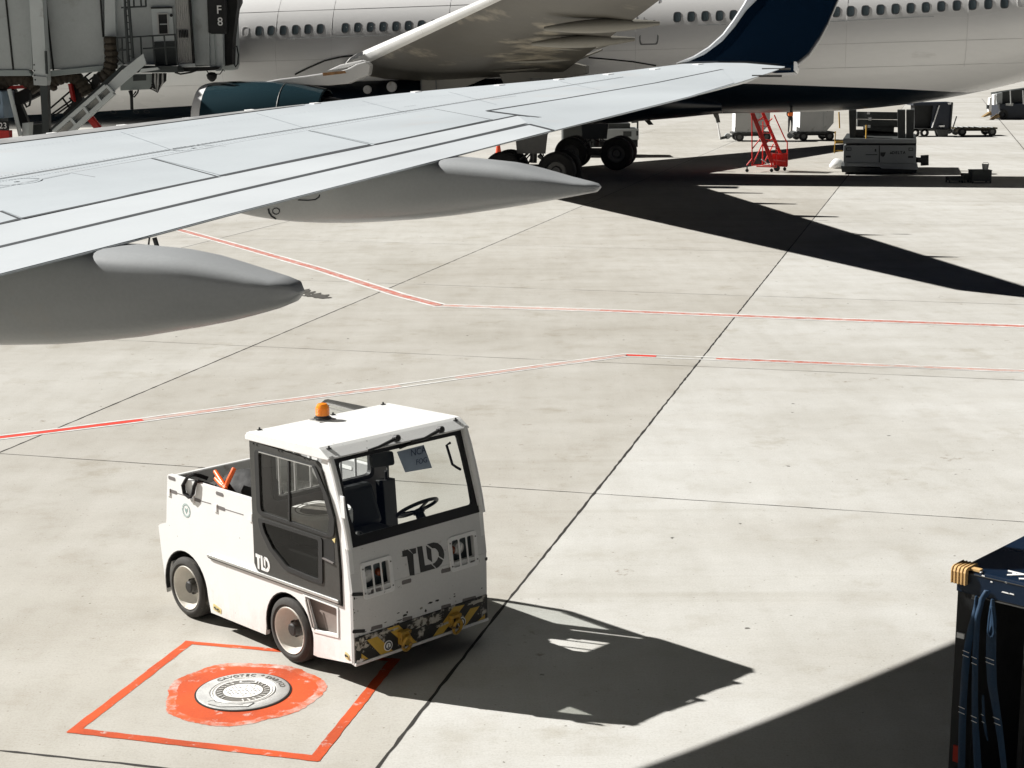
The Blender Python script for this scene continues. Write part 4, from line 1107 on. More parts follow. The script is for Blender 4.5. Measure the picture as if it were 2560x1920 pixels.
wpoly(ail, 'wing_white', 'aileron', 0.0034)
# dark gaps between them, widening where a spoiler sits slightly proud
wline([(-900, 778), (0, 561), (49, 549)], 0.05, w1=0.06)
wline([(53, 548), (300, 495.5), (345, 485), (545, 443)], 0.05, w1=0.075)
wline([(553, 441), (700, 410), (900, 369), (927, 364)], 0.085, w1=0.12)
wline([(936, 362.5), (1144, 320), (1295, 289)], 0.06, w1=0.06)
wline([(-900, 842), (0, 619), (580, 481.5), (900, 408), (1107, 360), (1321, 311.5)], 0.055, w1=0.10)
wline([(1321, 311.5), (1360, 321), (1383, 327)], 0.05)
wline([(1218, 278), (1300, 289), (1350, 294.5)], 0.05)
wline([(1218, 278), (1419, 246), (1640, 208), (1806, 174)], 0.07, w1=0.05)
for a, c, w in (((378, 397), (545, 443), 0.022), ((0, 529), (49, 548.5), 0.025), ((771, 328), (927, 363), 0.014), ((1084, 273), (1240, 302), 0.012)): wline([a, c], w)
wline([(-900, 598), (0, 447.5), (509, 361), (1000, 281), (1300, 233), (1558, 193)], 0.030, 'panel_gap', w1=0.022)
wline([(-900, 660), (0, 470), (179, 433), (378, 397), (614, 353.5), (769, 327.5), (1000, 286.5), (1081, 273)], 0.014, 'panel_gap_fine', w1=0.02)
for a, c in (((179, 434), (238, 444)), ((430, 386), (506, 374)), ((538, 366), (565, 367)), ((1010, 268), (1040, 264)), ((1225, 249), (1290, 240))): wline([a, c], 0.012, 'panel_gap_fine')
for q, r_ in (((40, 454.5), 0.15), ((482, 370.5), 0.15)):
    c = wp(*q, 0.0045); u = (wp(q[0]+10, q[1], 0.0045) - c).normalized(); v = WNRM.cross(u)
    mb = MB(); N = 36
    mb.add([c + (u*math.cos(2*math.pi*i/N) + v*math.sin(2*math.pi*i/N))*r for r in (r_, r_-0.014) for i in range(N)], [(i, (i+1) % N, N+(i+1) % N, N+i) for i in range(N)])
    mb.add([c + (u*math.cos(2*math.pi*i/8) + v*math.sin(2*math.pi*i/8))*0.02 for i in range(8)], [tuple(range(8))])
    mb.build('filler_cap', 'panel_gap_faint', W, world=True)
# white bonding tabs along the leading edge
for x, y in ((130, 332), (305, 312), (470, 294), (625, 274), (788, 257), (1040, 228), (1249, 211), (1397, 197), (1521, 184), (1637, 171), (1745, 159)):
    c = wp(x, y + 2); d = (wp(x+20, y) - wp(x-20, y+4)).normalized(); n = WNRM.cross(d)
    s_ = 0.016 + 0.0014*c.y
    mb = MB(); mb.hexa([c + d*a*s_ + n*b_*s_*1.1 - WNRM*0.01 for a, b_ in ((-1, -1), (1, -1), (1, 1), (-1, 1))], [c + d*a*s_ + n*b_*s_*1.1 + WNRM*0.006 for a, b_ in ((-1, -1), (1, -1), (1, 1), (-1, 1))])
    mb.build('edge_tab', 'marker_white', W, world=True)

# flap track fairings: canoe bodies hung under the trailing edge, running aft
def canoe(te_pt, ptsT, ptsB, halfw, tipw, name, mats, base, top_over):
    """te_pt: pixel where the fairing centre meets the trailing edge; ptsT / ptsB: pixel profiles top and bottom"""
    c0 = wp(*te_pt); n = Vector((-AFT.y, AFT.x, 0))
    T_ = [meet(*q, c0, n) for q in ptsT]; B_ = [meet(*q, c0, n) for q in ptsB]
    su = lambda P: sorted([((p - c0).dot(AFT), p.z) for p in P])
    T_, B_ = su(T_), su(B_)
    def ev(P, s_):
        if s_ <= P[0][0]: return P[0][1]
        for (a, za), (c, zc) in zip(P[:-1], P[1:]):
            if s_ <= c: 
                f = (s_-a)/max(1e-6, c-a); return za + (zc-za)*f
        return P[-1][1]
    s0, s1 = B_[0][0], max(T_[-1][0], B_[-1][0])
    rings = []; K = 34
    for i in range(K+1):
        f = i/K; f = f if f < 0.8 else 0.8 + 0.2*(1-(1-(f-0.8)/0.2)**1.6)
        s_ = s0 + (s1-s0)*f
        zb, zt = ev(B_, s_), ev(T_, s_)
        if s_ < 0: 
            zt = (c0 + AFT*s_).z - (WNRM.x*AFT.x + WNRM.y*AFT.y)/WNRM.z*s_ - 0.006
        elif s_ < 0.35:
            zt = (c0.z - 0.006)*(1 - s_/0.35) + ev(T_, 0.35)*s_/0.35
        zt = max(zt, zb + 0.02)
        w = halfw*min(1.0, 0.25 + 2.2*f)*(1 - 0.30*max(0, f-0.5)/0.5) if f < 0.86 else None
        if w is None: w = halfw*0.784*(1-(f-0.86)/0.14) + tipw*((f-0.86)/0.14)
        if i == K: w *= 0.35; m_ = (zt+zb)/2; zt, zb = m_ + (zt-m_)*0.55, m_ + (zb-m_)*0.55
        if i == K-1: w *= 0.8
        Rt = min(0.13, 0.5*(zt-zb)); cz = zt - Rt
        rg = []
        for j in range(32):
            a = 2*math.pi*j/32
            ca, sa = math.cos(a), math.sin(a)
            up_ = sa > 0
            rg.append(c0 + AFT*s_ + n*(w*math.copysign(abs(ca)**(0.5 if up_ else 0.7), ca)) + Vector((0, 0, cz - c0.z + (Rt*abs(sa)**0.6 if up_ else -(cz-zb)*abs(sa)**0.88))))
        rings.append(rg)
    mb = MB(); mb.loft(rings)
    return mb.build(name, mats, W, smooth=True, world=True, ang=50)
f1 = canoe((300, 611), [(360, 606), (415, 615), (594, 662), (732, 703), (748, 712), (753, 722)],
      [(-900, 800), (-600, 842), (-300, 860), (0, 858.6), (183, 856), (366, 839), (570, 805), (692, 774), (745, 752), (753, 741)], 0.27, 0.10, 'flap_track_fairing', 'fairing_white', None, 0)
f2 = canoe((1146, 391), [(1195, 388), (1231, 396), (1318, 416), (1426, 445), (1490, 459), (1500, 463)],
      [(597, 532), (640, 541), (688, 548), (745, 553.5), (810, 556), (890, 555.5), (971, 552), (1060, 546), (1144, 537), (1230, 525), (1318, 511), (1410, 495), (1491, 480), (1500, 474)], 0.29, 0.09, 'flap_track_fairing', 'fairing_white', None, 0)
# inspection seam and round cap on the outer fairing, laid on its skin
from mathutils.bvhtree import BVHTree
def on_mesh(ob, pxs, lift=0.003):
    pm = PM[ob.name]; bv = BVHTree.FromPolygons([pm @ v.co for v in ob.data.vertices], [tuple(p.vertices) for p in ob.data.polygons])
    out = []; dense = []
    for a, c in zip(pxs[:-1], pxs[1:]): dense += [(a[0] + (c[0]-a[0])*i/8, a[1] + (c[1]-a[1])*i/8) for i in range(8)]
    for q in dense + [pxs[-1]]:
        h, n, _, _ = bv.ray_cast(CAM, ray(*q).normalized())
        if h: out.append(h - ray(*q).normalized()*lift)
    return out
for ob, pxs, r_ in ((f2, [(671, 522), (673, 532), (680, 541), (690, 547)], 0.006), (f2, [(690 + 9*math.cos(i*0.7), 528 + 8*math.sin(i*0.7)) for i in range(10)], 0.003), (f2, [(799, 487), (798, 492), (788, 499), (770, 501), (745, 500)], 0.004)):
    P = on_mesh(ob, pxs)
    if len(P) > 1: mb = MB(); mb.tube(P, r_, 5); mb.build('panel_seam', 'panel_gap', ob, world=True)
# rib lines, access covers and fastener rows on the upper skin
for a, c in (((300, 330), (420, 372)), ((640, 284), (760, 320)), ((905, 253), (1015, 282)), ((1120, 230), (1240, 262)), ((1400, 204), (1500, 226))): wline([a, c], 0.008, 'panel_gap_faint')
for x, y in ():
    c = wp(x, y, 0.0045); u = (wp(x+14, y-1.6, 0.0045) - c).normalized(); v = WNRM.cross(u); N = 28
    mb = MB(); mb.add([c + u*math.cos(2*math.pi*i/N)*r + v*math.sin(2*math.pi*i/N)*r*0.6 for r in (0.22, 0.205) for i in range(N)], [(i, (i+1) % N, N+(i+1) % N, N+i) for i in range(N)])
    mb.build('access_cover', 'panel_gap_faint', W, world=True)
mb = MB(); r2 = random.Random(2)
for row in (((0, 441), (1540, 191)), ((0, 455), (1080, 268)), ((0, 375), (1500, 190))):
    for k in range(150):
        f = k/150 + r2.uniform(-.001, .001); c = wp(row[0][0] + (row[1][0]-row[0][0])*f, row[0][1] + (row[1][1]-row[0][1])*f, 0.0047)
        mb.add([c + AFT*0.008*math.cos(i*math.pi/3) + LAT*0.008*math.sin(i*math.pi/3) for i in range(6)], [tuple(range(6))])
mb.build('fastener', 'panel_gap_faint', W, world=True, kind='stuff')
# bracket below the trailing edge between the fairings
q = wp(386, 594)
mb = MB(); mb.bar(q + Vector((0, 0, 0.0)), q + AFT*0.02 + Vector((0, 0, -0.07)), 0.018, 0.014); mb.bar(q + AFT*0.02 + Vector((0, 0, -0.07)), q + AFT*0.045 + Vector((0, 0, -0.078)), 0.02, 0.02); mb.bar(q - AFT*0.025, q - AFT*0.035 + Vector((0, 0, -0.05)), 0.007, 0.007)
mb.build('hinge_bracket', 'dark_metal', W, world=True)

# winglet: blade rising from the tip, leaning outward
tipc = wp(1800, 156)
wn_ = (LAT*math.cos(rad(12)) - Vector((0, 0, 1))*math.sin(rad(12))).normalized()
def wl(x, y): return meet(x, y, tipc, wn_)
outl = [(1687, 158.5), (1734, 139), (1771, 116), (1806, 84), (1832, 49), (1858, 9), (1905, -80), (1960, -210), (2015, -360), (2060, -500), (2075, -545), (2150, -545), (2150, -360), (2128, -160), (2095, 0), (2084, 26), (2069, 61), (2049, 98), (2023, 136), (2000, 155), (1984, 166), (1962, 166), (1849, 156.5), (1760, 157.5)]
mb = MB(); mb.plate([[wl(*p) for p in outl]], wn_*0.09); wgl = mb.build('winglet', 'navy_paint', W, world=True, bevel=0.02)
edge = [(1687, 158.5), (1734, 139), (1771, 116), (1806, 84), (1832, 49), (1858, 9), (1905, -80), (1960, -210), (2015, -360), (2060, -500), (2085, -500), (2040, -360), (1987, -210), (1935, -80), (1893, 0), (1867, 26), (1838, 67), (1806, 104), (1763, 136), (1722, 154)]
mb = MB(); mb.plate([[wl(*p) - wn_*0.012 for p in edge]], wn_*0.12); mb.build('winglet_edge', 'winglet_edge', wgl, world=True, bevel=0.02)
tp = [wl(1930, 165) , wl(1985, 153), wl(1985, 182), wl(1930, 182)]
mb = MB(); mb.plate([[wl(1925, 166), wl(1988, 152), wl(1988, 181), wl(1940, 183), wl(1918, 180)]], wn_*0.13); mb.build('tip_cap', 'navy_paint', W, world=True)
mb = MB(); mb.plate([[wl(x, y) - wn_*0.02 for x, y in rounded([(1985, 154), (1993, 156), (1995, 167), (1992, 178), (1985, 179)], 3, 3)]], wn_*0.14); mb.build('position_light', 'marker_white', W, world=True)
for a, c in (((1880, 190), (1932, 192)), ((1905, 173), (1960, 176))):
    A, Bq = wp(*a), wp(*c); Bq = A + AFT*0.28
    mb = MB(); mb.tube([A, Bq], 0.012, 6); mb.build('static_wick', 'dark_metal', W, world=True)
# ================================================================== FAR WIDE-BODY AIRLINER
M('fuselage_white', (0.82, 0.815, 0.80), 0.30, var=0.04, vscale=0.25, fine=0.02, fscale=8, dirt_or_light=(0.60, 0.585, 0.56), dscale=0.5, dthr=0.66, coat=0.25, stretch=(0.3, 1, 1))
M('belly_navy', (0.003, 0.008, 0.014), 0.30, var=0.2, vscale=0.3)
M('window_pane', (0.085, 0.11, 0.12), 0.15, var=0.25, vscale=1.0)
M('window_frame', (0.10, 0.105, 0.11), 0.4)
M('line_grey', (0.20, 0.21, 0.21), 0.6)
M('wing_underside', (0.11, 0.102, 0.085), 0.45, var=0.35, vscale=0.45, fine=0.05, fscale=6, dirt_or_light=(0.36, 0.32, 0.25), dscale=0.30, dthr=0.545, stretch=(1, 0.5, 1))  # beige patches imitate sunlit ground bounced onto the underside
M('fairing_grey', (0.235, 0.225, 0.195), 0.42, var=0.15, vscale=0.8, fine=0.04, dirt_or_light=(0.18, 0.17, 0.14), dscale=0.9, dthr=0.58)
M('belly_fairing_grey', (0.40, 0.385, 0.345), 0.45, var=0.15, vscale=0.7, dirt_or_light=(0.28, 0.265, 0.23), dscale=1.0, dthr=0.58)
M('slat_white', (0.82, 0.82, 0.80), 0.3, var=0.05, vscale=0.6)
M('cowl_teal', (0.018, 0.040, 0.050), 0.16, var=0.12, vscale=0.5, coat=0.5)
M('lip_metal', (0.84, 0.84, 0.83), 0.3, 0.0, var=0.06)
M('exhaust_dark', (0.035, 0.032, 0.03), 0.5, 0.6, var=0.3)
M('pylon_white', (0.66, 0.66, 0.65), 0.4, var=0.12, vscale=1.2, dirt_or_light=(0.36, 0.33, 0.28), dscale=1.6, dthr=0.64)
M('rust_grille', (0.42, 0.22, 0.09), 0.6, var=0.5, vscale=6)
M('gear_metal', (0.13, 0.13, 0.125), 0.4, 0.5, var=0.3, vscale=4)
M('gear_dark', (0.03, 0.03, 0.028), 0.6, var=0.3)

TH = rad(11.0)
AX = Vector((-math.cos(TH), math.sin(TH), 0))       # towards its nose
PT = Vector((-math.sin(TH), -math.cos(TH), 0))      # towards its left wing, at us
UP = Vector((0, 0, 1))
AO = Vector((0, 64.2, 0)); FR = 2.82
def zc(t): return 5.15 - 0.0215*t
def zbot(t): 
    b = zc(t) - FR
    if t < -12: 
        d = -12 - t; b += 0.0155*d*d if d < 9 else 0.0155*81 + 0.279*(d-9)
    if t > 24: b += 0.05*(t-24)**2
    return b
def ztop(t): return zc(t) + FR - (0.045*(t-24)**2 if t > 24 else 0) - (0.0*(t))
def hw(t):
    w = FR
    if t < -14: w -= 0.0042*(-14-t)**2
    if t > 24: w *= math.sqrt(max(0.02, 1 - ((t-24)/7.6)**2))
    return max(0.25, w)
def A(t, v, z): return AO + AX*t + PT*v + UP*z
def zb_paint(t):
    pts = [(-40, 2.0), (-18.6, 3.27), (-15.4, 3.48), (-9.3, 3.73), (0, 3.85), (6, 3.8), (9, 3.3), (12.4, 2.93), (17.2, 2.66), (22, 2.45), (40, 1.8)]
    for (a, za), (c, zd) in zip(pts[:-1], pts[1:]):
        if a <= t <= c: return za + (zd-za)*(t-a)/(c-a)
    return 2.0
def vplane(x, y, v):
    p = meet(x, y, AO + PT*v, PT); return (p - AO).dot(AX), p.z
def skin(x, y):
    """where a sight line meets the fuselage side -> (t, angle above horizontal)"""
    d = ray(x, y); t_ = 0.0; p = None
    for _ in range(6):
        c = AO + UP*zc(t_); o = CAM - c
        d2 = (d.dot(PT), d.z); o2 = (o.dot(PT), o.z)
        a = d2[0]**2 + d2[1]**2; b = 2*(o2[0]*d2[0] + o2[1]*d2[1]); k = o2[0]**2 + o2[1]**2 - FR**2
        s = (-b - math.sqrt(max(0, b*b - 4*a*k)))/(2*a)
        p = CAM + d*s; t_ = (p - AO).dot(AX)
    return t_, math.asin(max(-1, min(1, (p.z - zc(t_))/FR)))
def onskin(t, ph, lift=0.0):
    w = hw(t); top, bot = ztop(t), zbot(t); c = (top+bot)/2; h = (top-bot)/2
    z = zc(t) + FR*math.sin(ph)
    s = max(-1, min(1, (z - c)/h))
    return A(t, math.sqrt(1-s*s)*w + lift*math.cos(ph), z + lift*math.sin(ph))

jet = thing('airliner', 'large white airliner with navy belly and blue engine docked at the gate behind', 'airliner', A(0, 0, 0))
ts = [-34, -31, -28, -25, -22, -20] + [-18.6 + 0.8*i for i in range(10)] + [-10, -7, -4, 0, 3, 6, 8, 10, 12.4, 15, 17.2, 20, 22, 24, 26, 28, 29.5, 30.7, 31.3]
rings = []; KB, KT = 7, 18
for t in ts:
    top, bot = ztop(t), zbot(t); c = (top+bot)/2; h = (top-bot)/2; w = hw(t)
    zb = max(bot + 0.004, zb_paint(t)); sb = max(-0.9999, min(0.9, (zb - c)/h))
    ab = math.asin(sb)
    right = [-math.pi/2 + (ab + math.pi/2)*i/KB for i in range(KB)] + [ab + (math.pi/2 - ab)*i/KT for i in range(KT)]
    rg = [A(t, math.cos(a)*w, c + math.sin(a)*h) for a in right]
    left = [A(t, -math.cos(a)*w, c + math.sin(a)*h) for a in ([math.pi/2 - (math.pi/2 - ab)*i/KT for i in range(KT)] + [ab - (ab + math.pi/2)*i/KB for i in range(KB)])]
    rings.append(rg + left)
mb = MB(); mb.loft(rings)
n = len(rings[0])
for i in range(len(ts)-1):
    for j in range(n):
        if j < KB or j >= KB + 2*KT: mb.mi[i*n + j] = 1
fus = mb.build('fuselage', ['fuselage_white', 'belly_navy'], jet, smooth=True, world=True, ang=60)
# belly fairing between the wings
mb = MB(); rings = []
for t, w, zb, zt in ((10.5, 1.6, 2.32, 3.2), (9.0, 2.6, 2.15, 3.9), (7, 2.95, 2.05, 4.2), (3, 3.08, 2.02, 4.3), (-2, 3.08, 2.08, 4.3), (-4.5, 2.95, 2.16, 4.1), (-7, 2.4, 2.38, 3.6), (-8.6, 1.5, 2.54, 3.2)):
    rings.append([A(t, w*math.copysign(abs(math.cos(a))**0.7, math.cos(a)), (zb+zt)/2 + (zt-zb)/2*math.copysign(abs(math.sin(a))**0.8, math.sin(a))) for a in [2*math.pi*j/32 for j in range(32)]])
mb.loft(rings); bf = mb.build('belly_fairing', 'belly_navy', jet, smooth=True, world=True, ang=60)
def vpoly(pxs, v, th, mat, name, par=None, bevel=0.0):
    P = [A(*vplane(*q, v)[:1], v, vplane(*q, v)[1]) for q in pxs]
    mb = MB(); mb.plate([P], -PT*th); return mb.build(name, mat, par or jet, world=True, bevel=bevel)
vpoly([(840, 186), (890, 160), (960, 165), (1060, 167), (1200, 165), (1300, 160), (1290, 172), (1240, 184), (1190, 206), (1125, 232), (1053, 236), (1052, 197), (1000, 189), (925, 184)], 3.14, 0.10, 'belly_fairing_grey', 'fairing_panel', bf)
for a, c in (((1052, 170), (1054, 236)), ((1088, 180), (1092, 234)), ((1123, 168), (1125, 180)), ((1053, 188), (1120, 181)), ((1003, 166), (1004, 187))):
    P = [A(vplane(*q, 3.155)[0], 3.155, vplane(*q, 3.155)[1]) for q in (a, c)]
    mb = MB(); mb.bar(P[0], P[1], 0.05, 0.03); mb.build('panel_seam', 'line_grey', bf, world=True)
for x, y, rx, ry in ((918, 224, 8, 8), (979, 217, 10, 15)):
    t, z = vplane(x, y, 3.10); mb = MB()
    mb.lathe([(0.16 if rx == 8 else 0.20, -0.1), (0.16 if rx == 8 else 0.20, 0.03)], A(t, 3.09, z), PT, 24); mb.build('landing_light', 'line_grey' if 0 else 'pylon_white', bf, world=True)
# seam above the wing root fillet
P = [onskin(*skin(*q), 0.01) for q in [(738, 186), (770, 170), (812, 152), (850, 143), (880, 139.5), (905, 139)]]
mb = MB(); mb.tube(P, 0.035, 6); mb.build('fillet_edge', 'gear_dark', jet, world=True, smooth=True)
P = [onskin(*skin(*q), 0.01) for q in [(1472, 144), (1520, 148), (1580, 154), (1640, 164)]]
mb = MB(); mb.tube(P, 0.03, 6); mb.build('fillet_edge', 'gear_dark', jet, world=True, smooth=True)

# cabin windows, each a frame with its pane
def oval(t, ph, w, h, lift, n=20, k=0.62):
    out = []
    for j in range(n):
        a = 2*math.pi*j/n
        out.append(onskin(t + w*math.copysign(abs(math.cos(a))**k, math.cos(a)), ph + h/FR*math.copysign(abs(math.sin(a))**k, math.sin(a)), lift))
    return out
def cabin_window(t, ph, blank=False):
    o, i_ = oval(t, ph, 0.150, 0.205, 0.007), oval(t, ph, 0.118, 0.172, 0.007)
    mb = MB(); N = len(o); lo = oval(t, ph, 0.150, 0.205, -0.02)
    mb.add(o + i_ + lo, [(j, (j+1) % N, N+(j+1) % N, N+j) for j in range(N)] + [(j, 2*N+j, 2*N+(j+1) % N, (j+1) % N) for j in range(N)])
    fr = mb.build('window', 'fuselage_white' if blank else 'window_frame', jet, world=True)
    if not blank:
        mb = MB(); mb.add(oval(t, ph, 0.120, 0.174, 0.004), [tuple(range(N))]); mb.build('pane', 'window_pane', fr, world=True)
WIN = [(647, 77.3), (677, 76.4), (707.7, 75.8), (738.4, 74.4), (769.4, 72.9), (800.3, 72), (862.8, 69.7), (893.8, 68.9), (925.6, 67.4), (957.1, 66.6), (989.3, 65.7), (1020.5, 64.2), (1052.9, 62.8), (1085.3, 61.3),
       (1693, 42.5), (1728, 41.4), (1763, 40.2), (1798.7, 39.1), (1833.4, 37.9), (1868, 36.9), (1903, 35.8), (1939, 34.6), (1975, 33.4), (2012, 32.2), (2050, 31),
       (2090.5, 29.6), (2126.5, 28), (2163.5, 26.4), (2201, 24.2), (2238.6, 22.2), (2276.3, 20.3), (2314.3, 18.3), (2353, 15.8), (2391.8, 13.6), (2431.2, 11.5), (2470.8, 9.5), (2511.4, 7.7)]
for q in WIN: cabin_window(*skin(*q))
for q in ((613, 78.5), (2554, 5.0)): cabin_window(*skin(*q), blank=True)
# seam under the windows
for a, c in (((715, 97), (1010, 87)), ((2075, 54), (2335, 41)), ((1745, 63), (1815, 61))):
    k = 10; P = [onskin(*skin(a[0] + (c[0]-a[0])*i/k, a[1] + (c[1]-a[1])*i/k), 0.004) for i in range(k+1)]
    mb = MB(); mb.tube(P, 0.008, 5); mb.build('skin_seam', 'line_grey', jet, world=True)
# skin laps: faint lengthwise and ring seams
M('seam_faint', (0.66, 0.655, 0.64), 0.6)
for ph in (0.62, -0.10, -0.42):
    mb = MB(); mb.tube([onskin(t, ph, 0.002) for t in [-20 + 1.0*i for i in range(40)]], 0.006, 5); mb.build('skin_seam', 'seam_faint', jet, world=True)
for t in (-17.5, -13.2, -10.1, -5.4, 1.9, 6.6, 8.9, 11.2):
    mb = MB(); mb.tube([onskin(t, -0.45 + 0.1*i, 0.002) for i in range(15)], 0.005, 5); mb.build('skin_seam', 'seam_faint', jet, world=True)
# passenger door with round porthole
t0, p1 = skin(1598, 113); t1, _ = skin(1646, 112)
p0 = p1 + 1.95/FR
def rloop(m, lift):
    out = []
    for x, y in rounded([(t0-m, p1+m/FR), (t1+m, p1+m/FR), (t1+m, p0-m/FR), (t0-m, p0-m/FR)], 0.09, 5): out.append(onskin(x, y, lift))
    return out
o, i_ = rloop(-0.0, 0.012), rloop(0.045, 0.012)
mb = MB(); N = len(o); mb.add(o + i_, [(j, (j+1) % N, N+(j+1) % N, N+j) for j in range(N)])
dfr = mb.build('passenger_door', 'line_grey', jet, world=True)
t, ph = skin(1635, 56); mb = MB(); mb.add(oval(t, ph, 0.085, 0.085, 0.016, 20, 1.0), [tuple(range(20))]); mb.build('porthole', 'window_frame', dfr, world=True)
t, ph = skin(1610, 50); mb = MB(); P = [onskin(t, ph + dd/FR, 0.016) for dd in (-0.10, 0.10)]; mb.tube(P, 0.016, 6); mb.build('handle', 'window_frame', dfr, world=True)
# service fittings on the navy belly
for q in ((283.6, 279.5), (340, 279), (367, 278.5)):
    t, ph = skin(*q); mb = MB()
    o, i_ = oval(t, ph, 0.13, 0.11, 0.015, 20, 1.0), oval(t, ph, 0.095, 0.08, 0.015, 20, 1.0)
    mb.add(o + i_, [(j, (j+1) % 20, 20+(j+1) % 20, 20+j) for j in range(20)]); mb.build('service_port', 'gear_metal', jet, world=True)
for (x0, y0, x1, y1, x2, y2, x3, y3), v in (((1609, 302.5, 1623, 301.5, 1634, 311.5, 1622, 312.5), 0.1),):
    P = [A(*vplane(*q, v)[:1], v, vplane(*q, v)[1]) for q in ((x0, y0-4), (x1, y1-4), (x2, y2), (x3, y3))]
    mb = MB(); mb.plate([P], PT*0.06); mb.build('blade_antenna', 'gear_dark', jet, world=True)
P = [A(vplane(*q, 0.3)[0], 0.3, vplane(*q, 0.3)[1]) for q in ((1780, 278), (1795, 278), (1801, 306), (1796, 306), (1786, 292))]
mb = MB(); mb.plate([P], PT*0.08); mb.build('blade_antenna', 'fairing_grey', jet, world=True)
P = [A(vplane(*q, 1.0)[0], 1.0, vplane(*q, 1.0)[1]) for q in ((1975, 269), (1981, 269), (1982, 281), (1974, 281))]
mb = MB(); mb.plate([P], PT*0.08); mb.build('blade_antenna', 'gear_dark', jet, world=True)

# ---- left wing, seen from below
VR, VT = 2.6, 28.8
def lead(v): return 6.0 - (v-3)*0.489, 4.50 + (v-3)*0.080
def trail(v):
    t = -2.65 - (v-3.5)*0.25
    return t, 4.12 + (v-3.5)*0.074
mb = MB(); rings = []
for i in range(25):
    v = VR + (VT-VR)*i/24
    (tl, zl), (tt, zt) = lead(v), trail(v); ch = tl - tt; th = 0.115*ch
    pr = [(1, 0.0), (0.7, 0.32*th), (0.4, 0.62*th), (0.15, 0.58*th), (0.04, 0.34*th), (0.0, 0.05*th), (0.015, -0.16*th), (0.06, -0.30*th), (0.2, -0.44*th), (0.4, -0.46*th), (0.62, -0.28*th), (0.8, -0.08*th)]
    rings.append([A(tl - ch*u, v, zl + (zt-zl)*u + d) for u, d in pr])
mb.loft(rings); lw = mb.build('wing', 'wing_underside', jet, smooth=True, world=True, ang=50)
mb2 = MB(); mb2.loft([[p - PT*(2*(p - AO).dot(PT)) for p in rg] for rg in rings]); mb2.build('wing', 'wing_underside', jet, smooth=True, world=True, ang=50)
mb = MB(); rings = []
for i in range(25):
    v = 3.3 + (VT-3.3)*i/24
    (tl, zl), (tt, zt) = lead(v), trail(v); ch = tl - tt; th = 0.115*ch
    rings.append([A(tl - ch*u + e, v, zl + d*th) for u, d, e in ((0.05, 0.40, 0.01), (0.02, 0.25, 0.02), (0.0, 0.05, 0.03), (0.012, -0.15, 0.03), (0.03, -0.235, 0.01), (0.045, -0.2, 0.0), (0.045, 0.3, 0.0))])
mb.loft(rings); mb.build('slat', 'slat_white', lw, smooth=True, world=True, ang=50)
# winglet at the tip (its shadow lies on the apron)
(tl, zl), (tt, zt) = lead(VT), trail(VT)
mb = MB(); mb.hexa([A(tl, VT, zl-0.05), A(tt, VT, zt-0.03), A(tt, VT, zt+0.03), A(tl, VT, zl+0.10)], [A(tl-1.3, VT+1.3, zl+0.5), A(tt-0.5, VT+1.3, zt+0.5), A(tt-0.5, VT+1.3, zt+0.55), A(tl-1.3, VT+1.3, zl+0.58)])
mb.hexa([A(tl-1.3, VT+1.3, zl+0.5), A(tt-0.5, VT+1.3, zt+0.5), A(tt-0.5, VT+1.3, zt+0.55), A(tl-1.3, VT+1.3, zl+0.58)], [A(tl-2.4, VT+1.7, zl+2.0), A(tt-1.1, VT+1.7, zt+2.2), A(tt-1.1, VT+1.75, zt+2.2), A(tl-2.4, VT+1.75, zl+2.0)])
mb.build('winglet', 'belly_navy', lw, world=True)
# flap track fairings
def under(t, v):
    (tl, zl), (tt, zt) = lead(v), trail(v); ch = tl-tt; u = (tl-t)/ch
    return zl + (zt-zl)*u - 0.115*ch*(0.46 if u < 0.5 else max(0.0, 0.46*(1-(u-0.5)/0.5)))
def z3(u, v): return 1000 + u/3.456, v/3.456
def tfair(v, start, bot, tail_t, tail_zt, hw_):
    B_ = sorted([vplane(*z3(*q), v) for q in [start] + bot], reverse=True)
    rings = []; K = 26; t0_, t1_ = B_[0][0], B_[-1][0]
    for i in range(K+1):
        t = t0_ + (t1_-t0_)*i/K
        for (a, za), (c, zd) in zip(B_[:-1], B_[1:]):
            if a >= t >= c - 1e-9: zb = za + (zd-za)*(a-t)/max(1e-6, a-c); break
        f = i/K; tt = trail(v)[0]
        zt = under(t, v) + 0.12 if t > tt else trail(v)[1] + (tail_zt - trail(v)[1])*(tt-t)/max(0.3, tt-t1_)
        zt = max(zt, zb + 0.06); w = hw_*min(1, 0.12 + 2.6*f)*(1 if f < 0.75 else 1 - 0.65*(f-0.75)/0.25)
        cz, h = (zb+zt)/2, (zt-zb)/2
        rings.append([A(t, v + w*math.copysign(abs(math.cos(a))**0.75, math.cos(a)), cz + h*math.copysign(abs(math.sin(a))**0.75, math.sin(a))) for a in [2*math.pi*j/20 for j in range(20)]])
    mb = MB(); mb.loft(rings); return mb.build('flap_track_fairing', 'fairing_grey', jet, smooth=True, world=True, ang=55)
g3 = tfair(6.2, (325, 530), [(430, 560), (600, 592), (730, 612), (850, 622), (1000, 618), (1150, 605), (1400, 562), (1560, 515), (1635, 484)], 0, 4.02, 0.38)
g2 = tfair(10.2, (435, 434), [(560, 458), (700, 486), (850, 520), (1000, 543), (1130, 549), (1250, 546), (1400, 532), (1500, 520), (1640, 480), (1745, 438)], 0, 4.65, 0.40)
g1 = tfair(14.2, (520, 317), [(700, 348), (900, 388), (1070, 410), (1250, 426), (1400, 435), (1520, 438), (1620, 436), (1720, 420), (1862, 375)], 0, 5.25, 0.42)
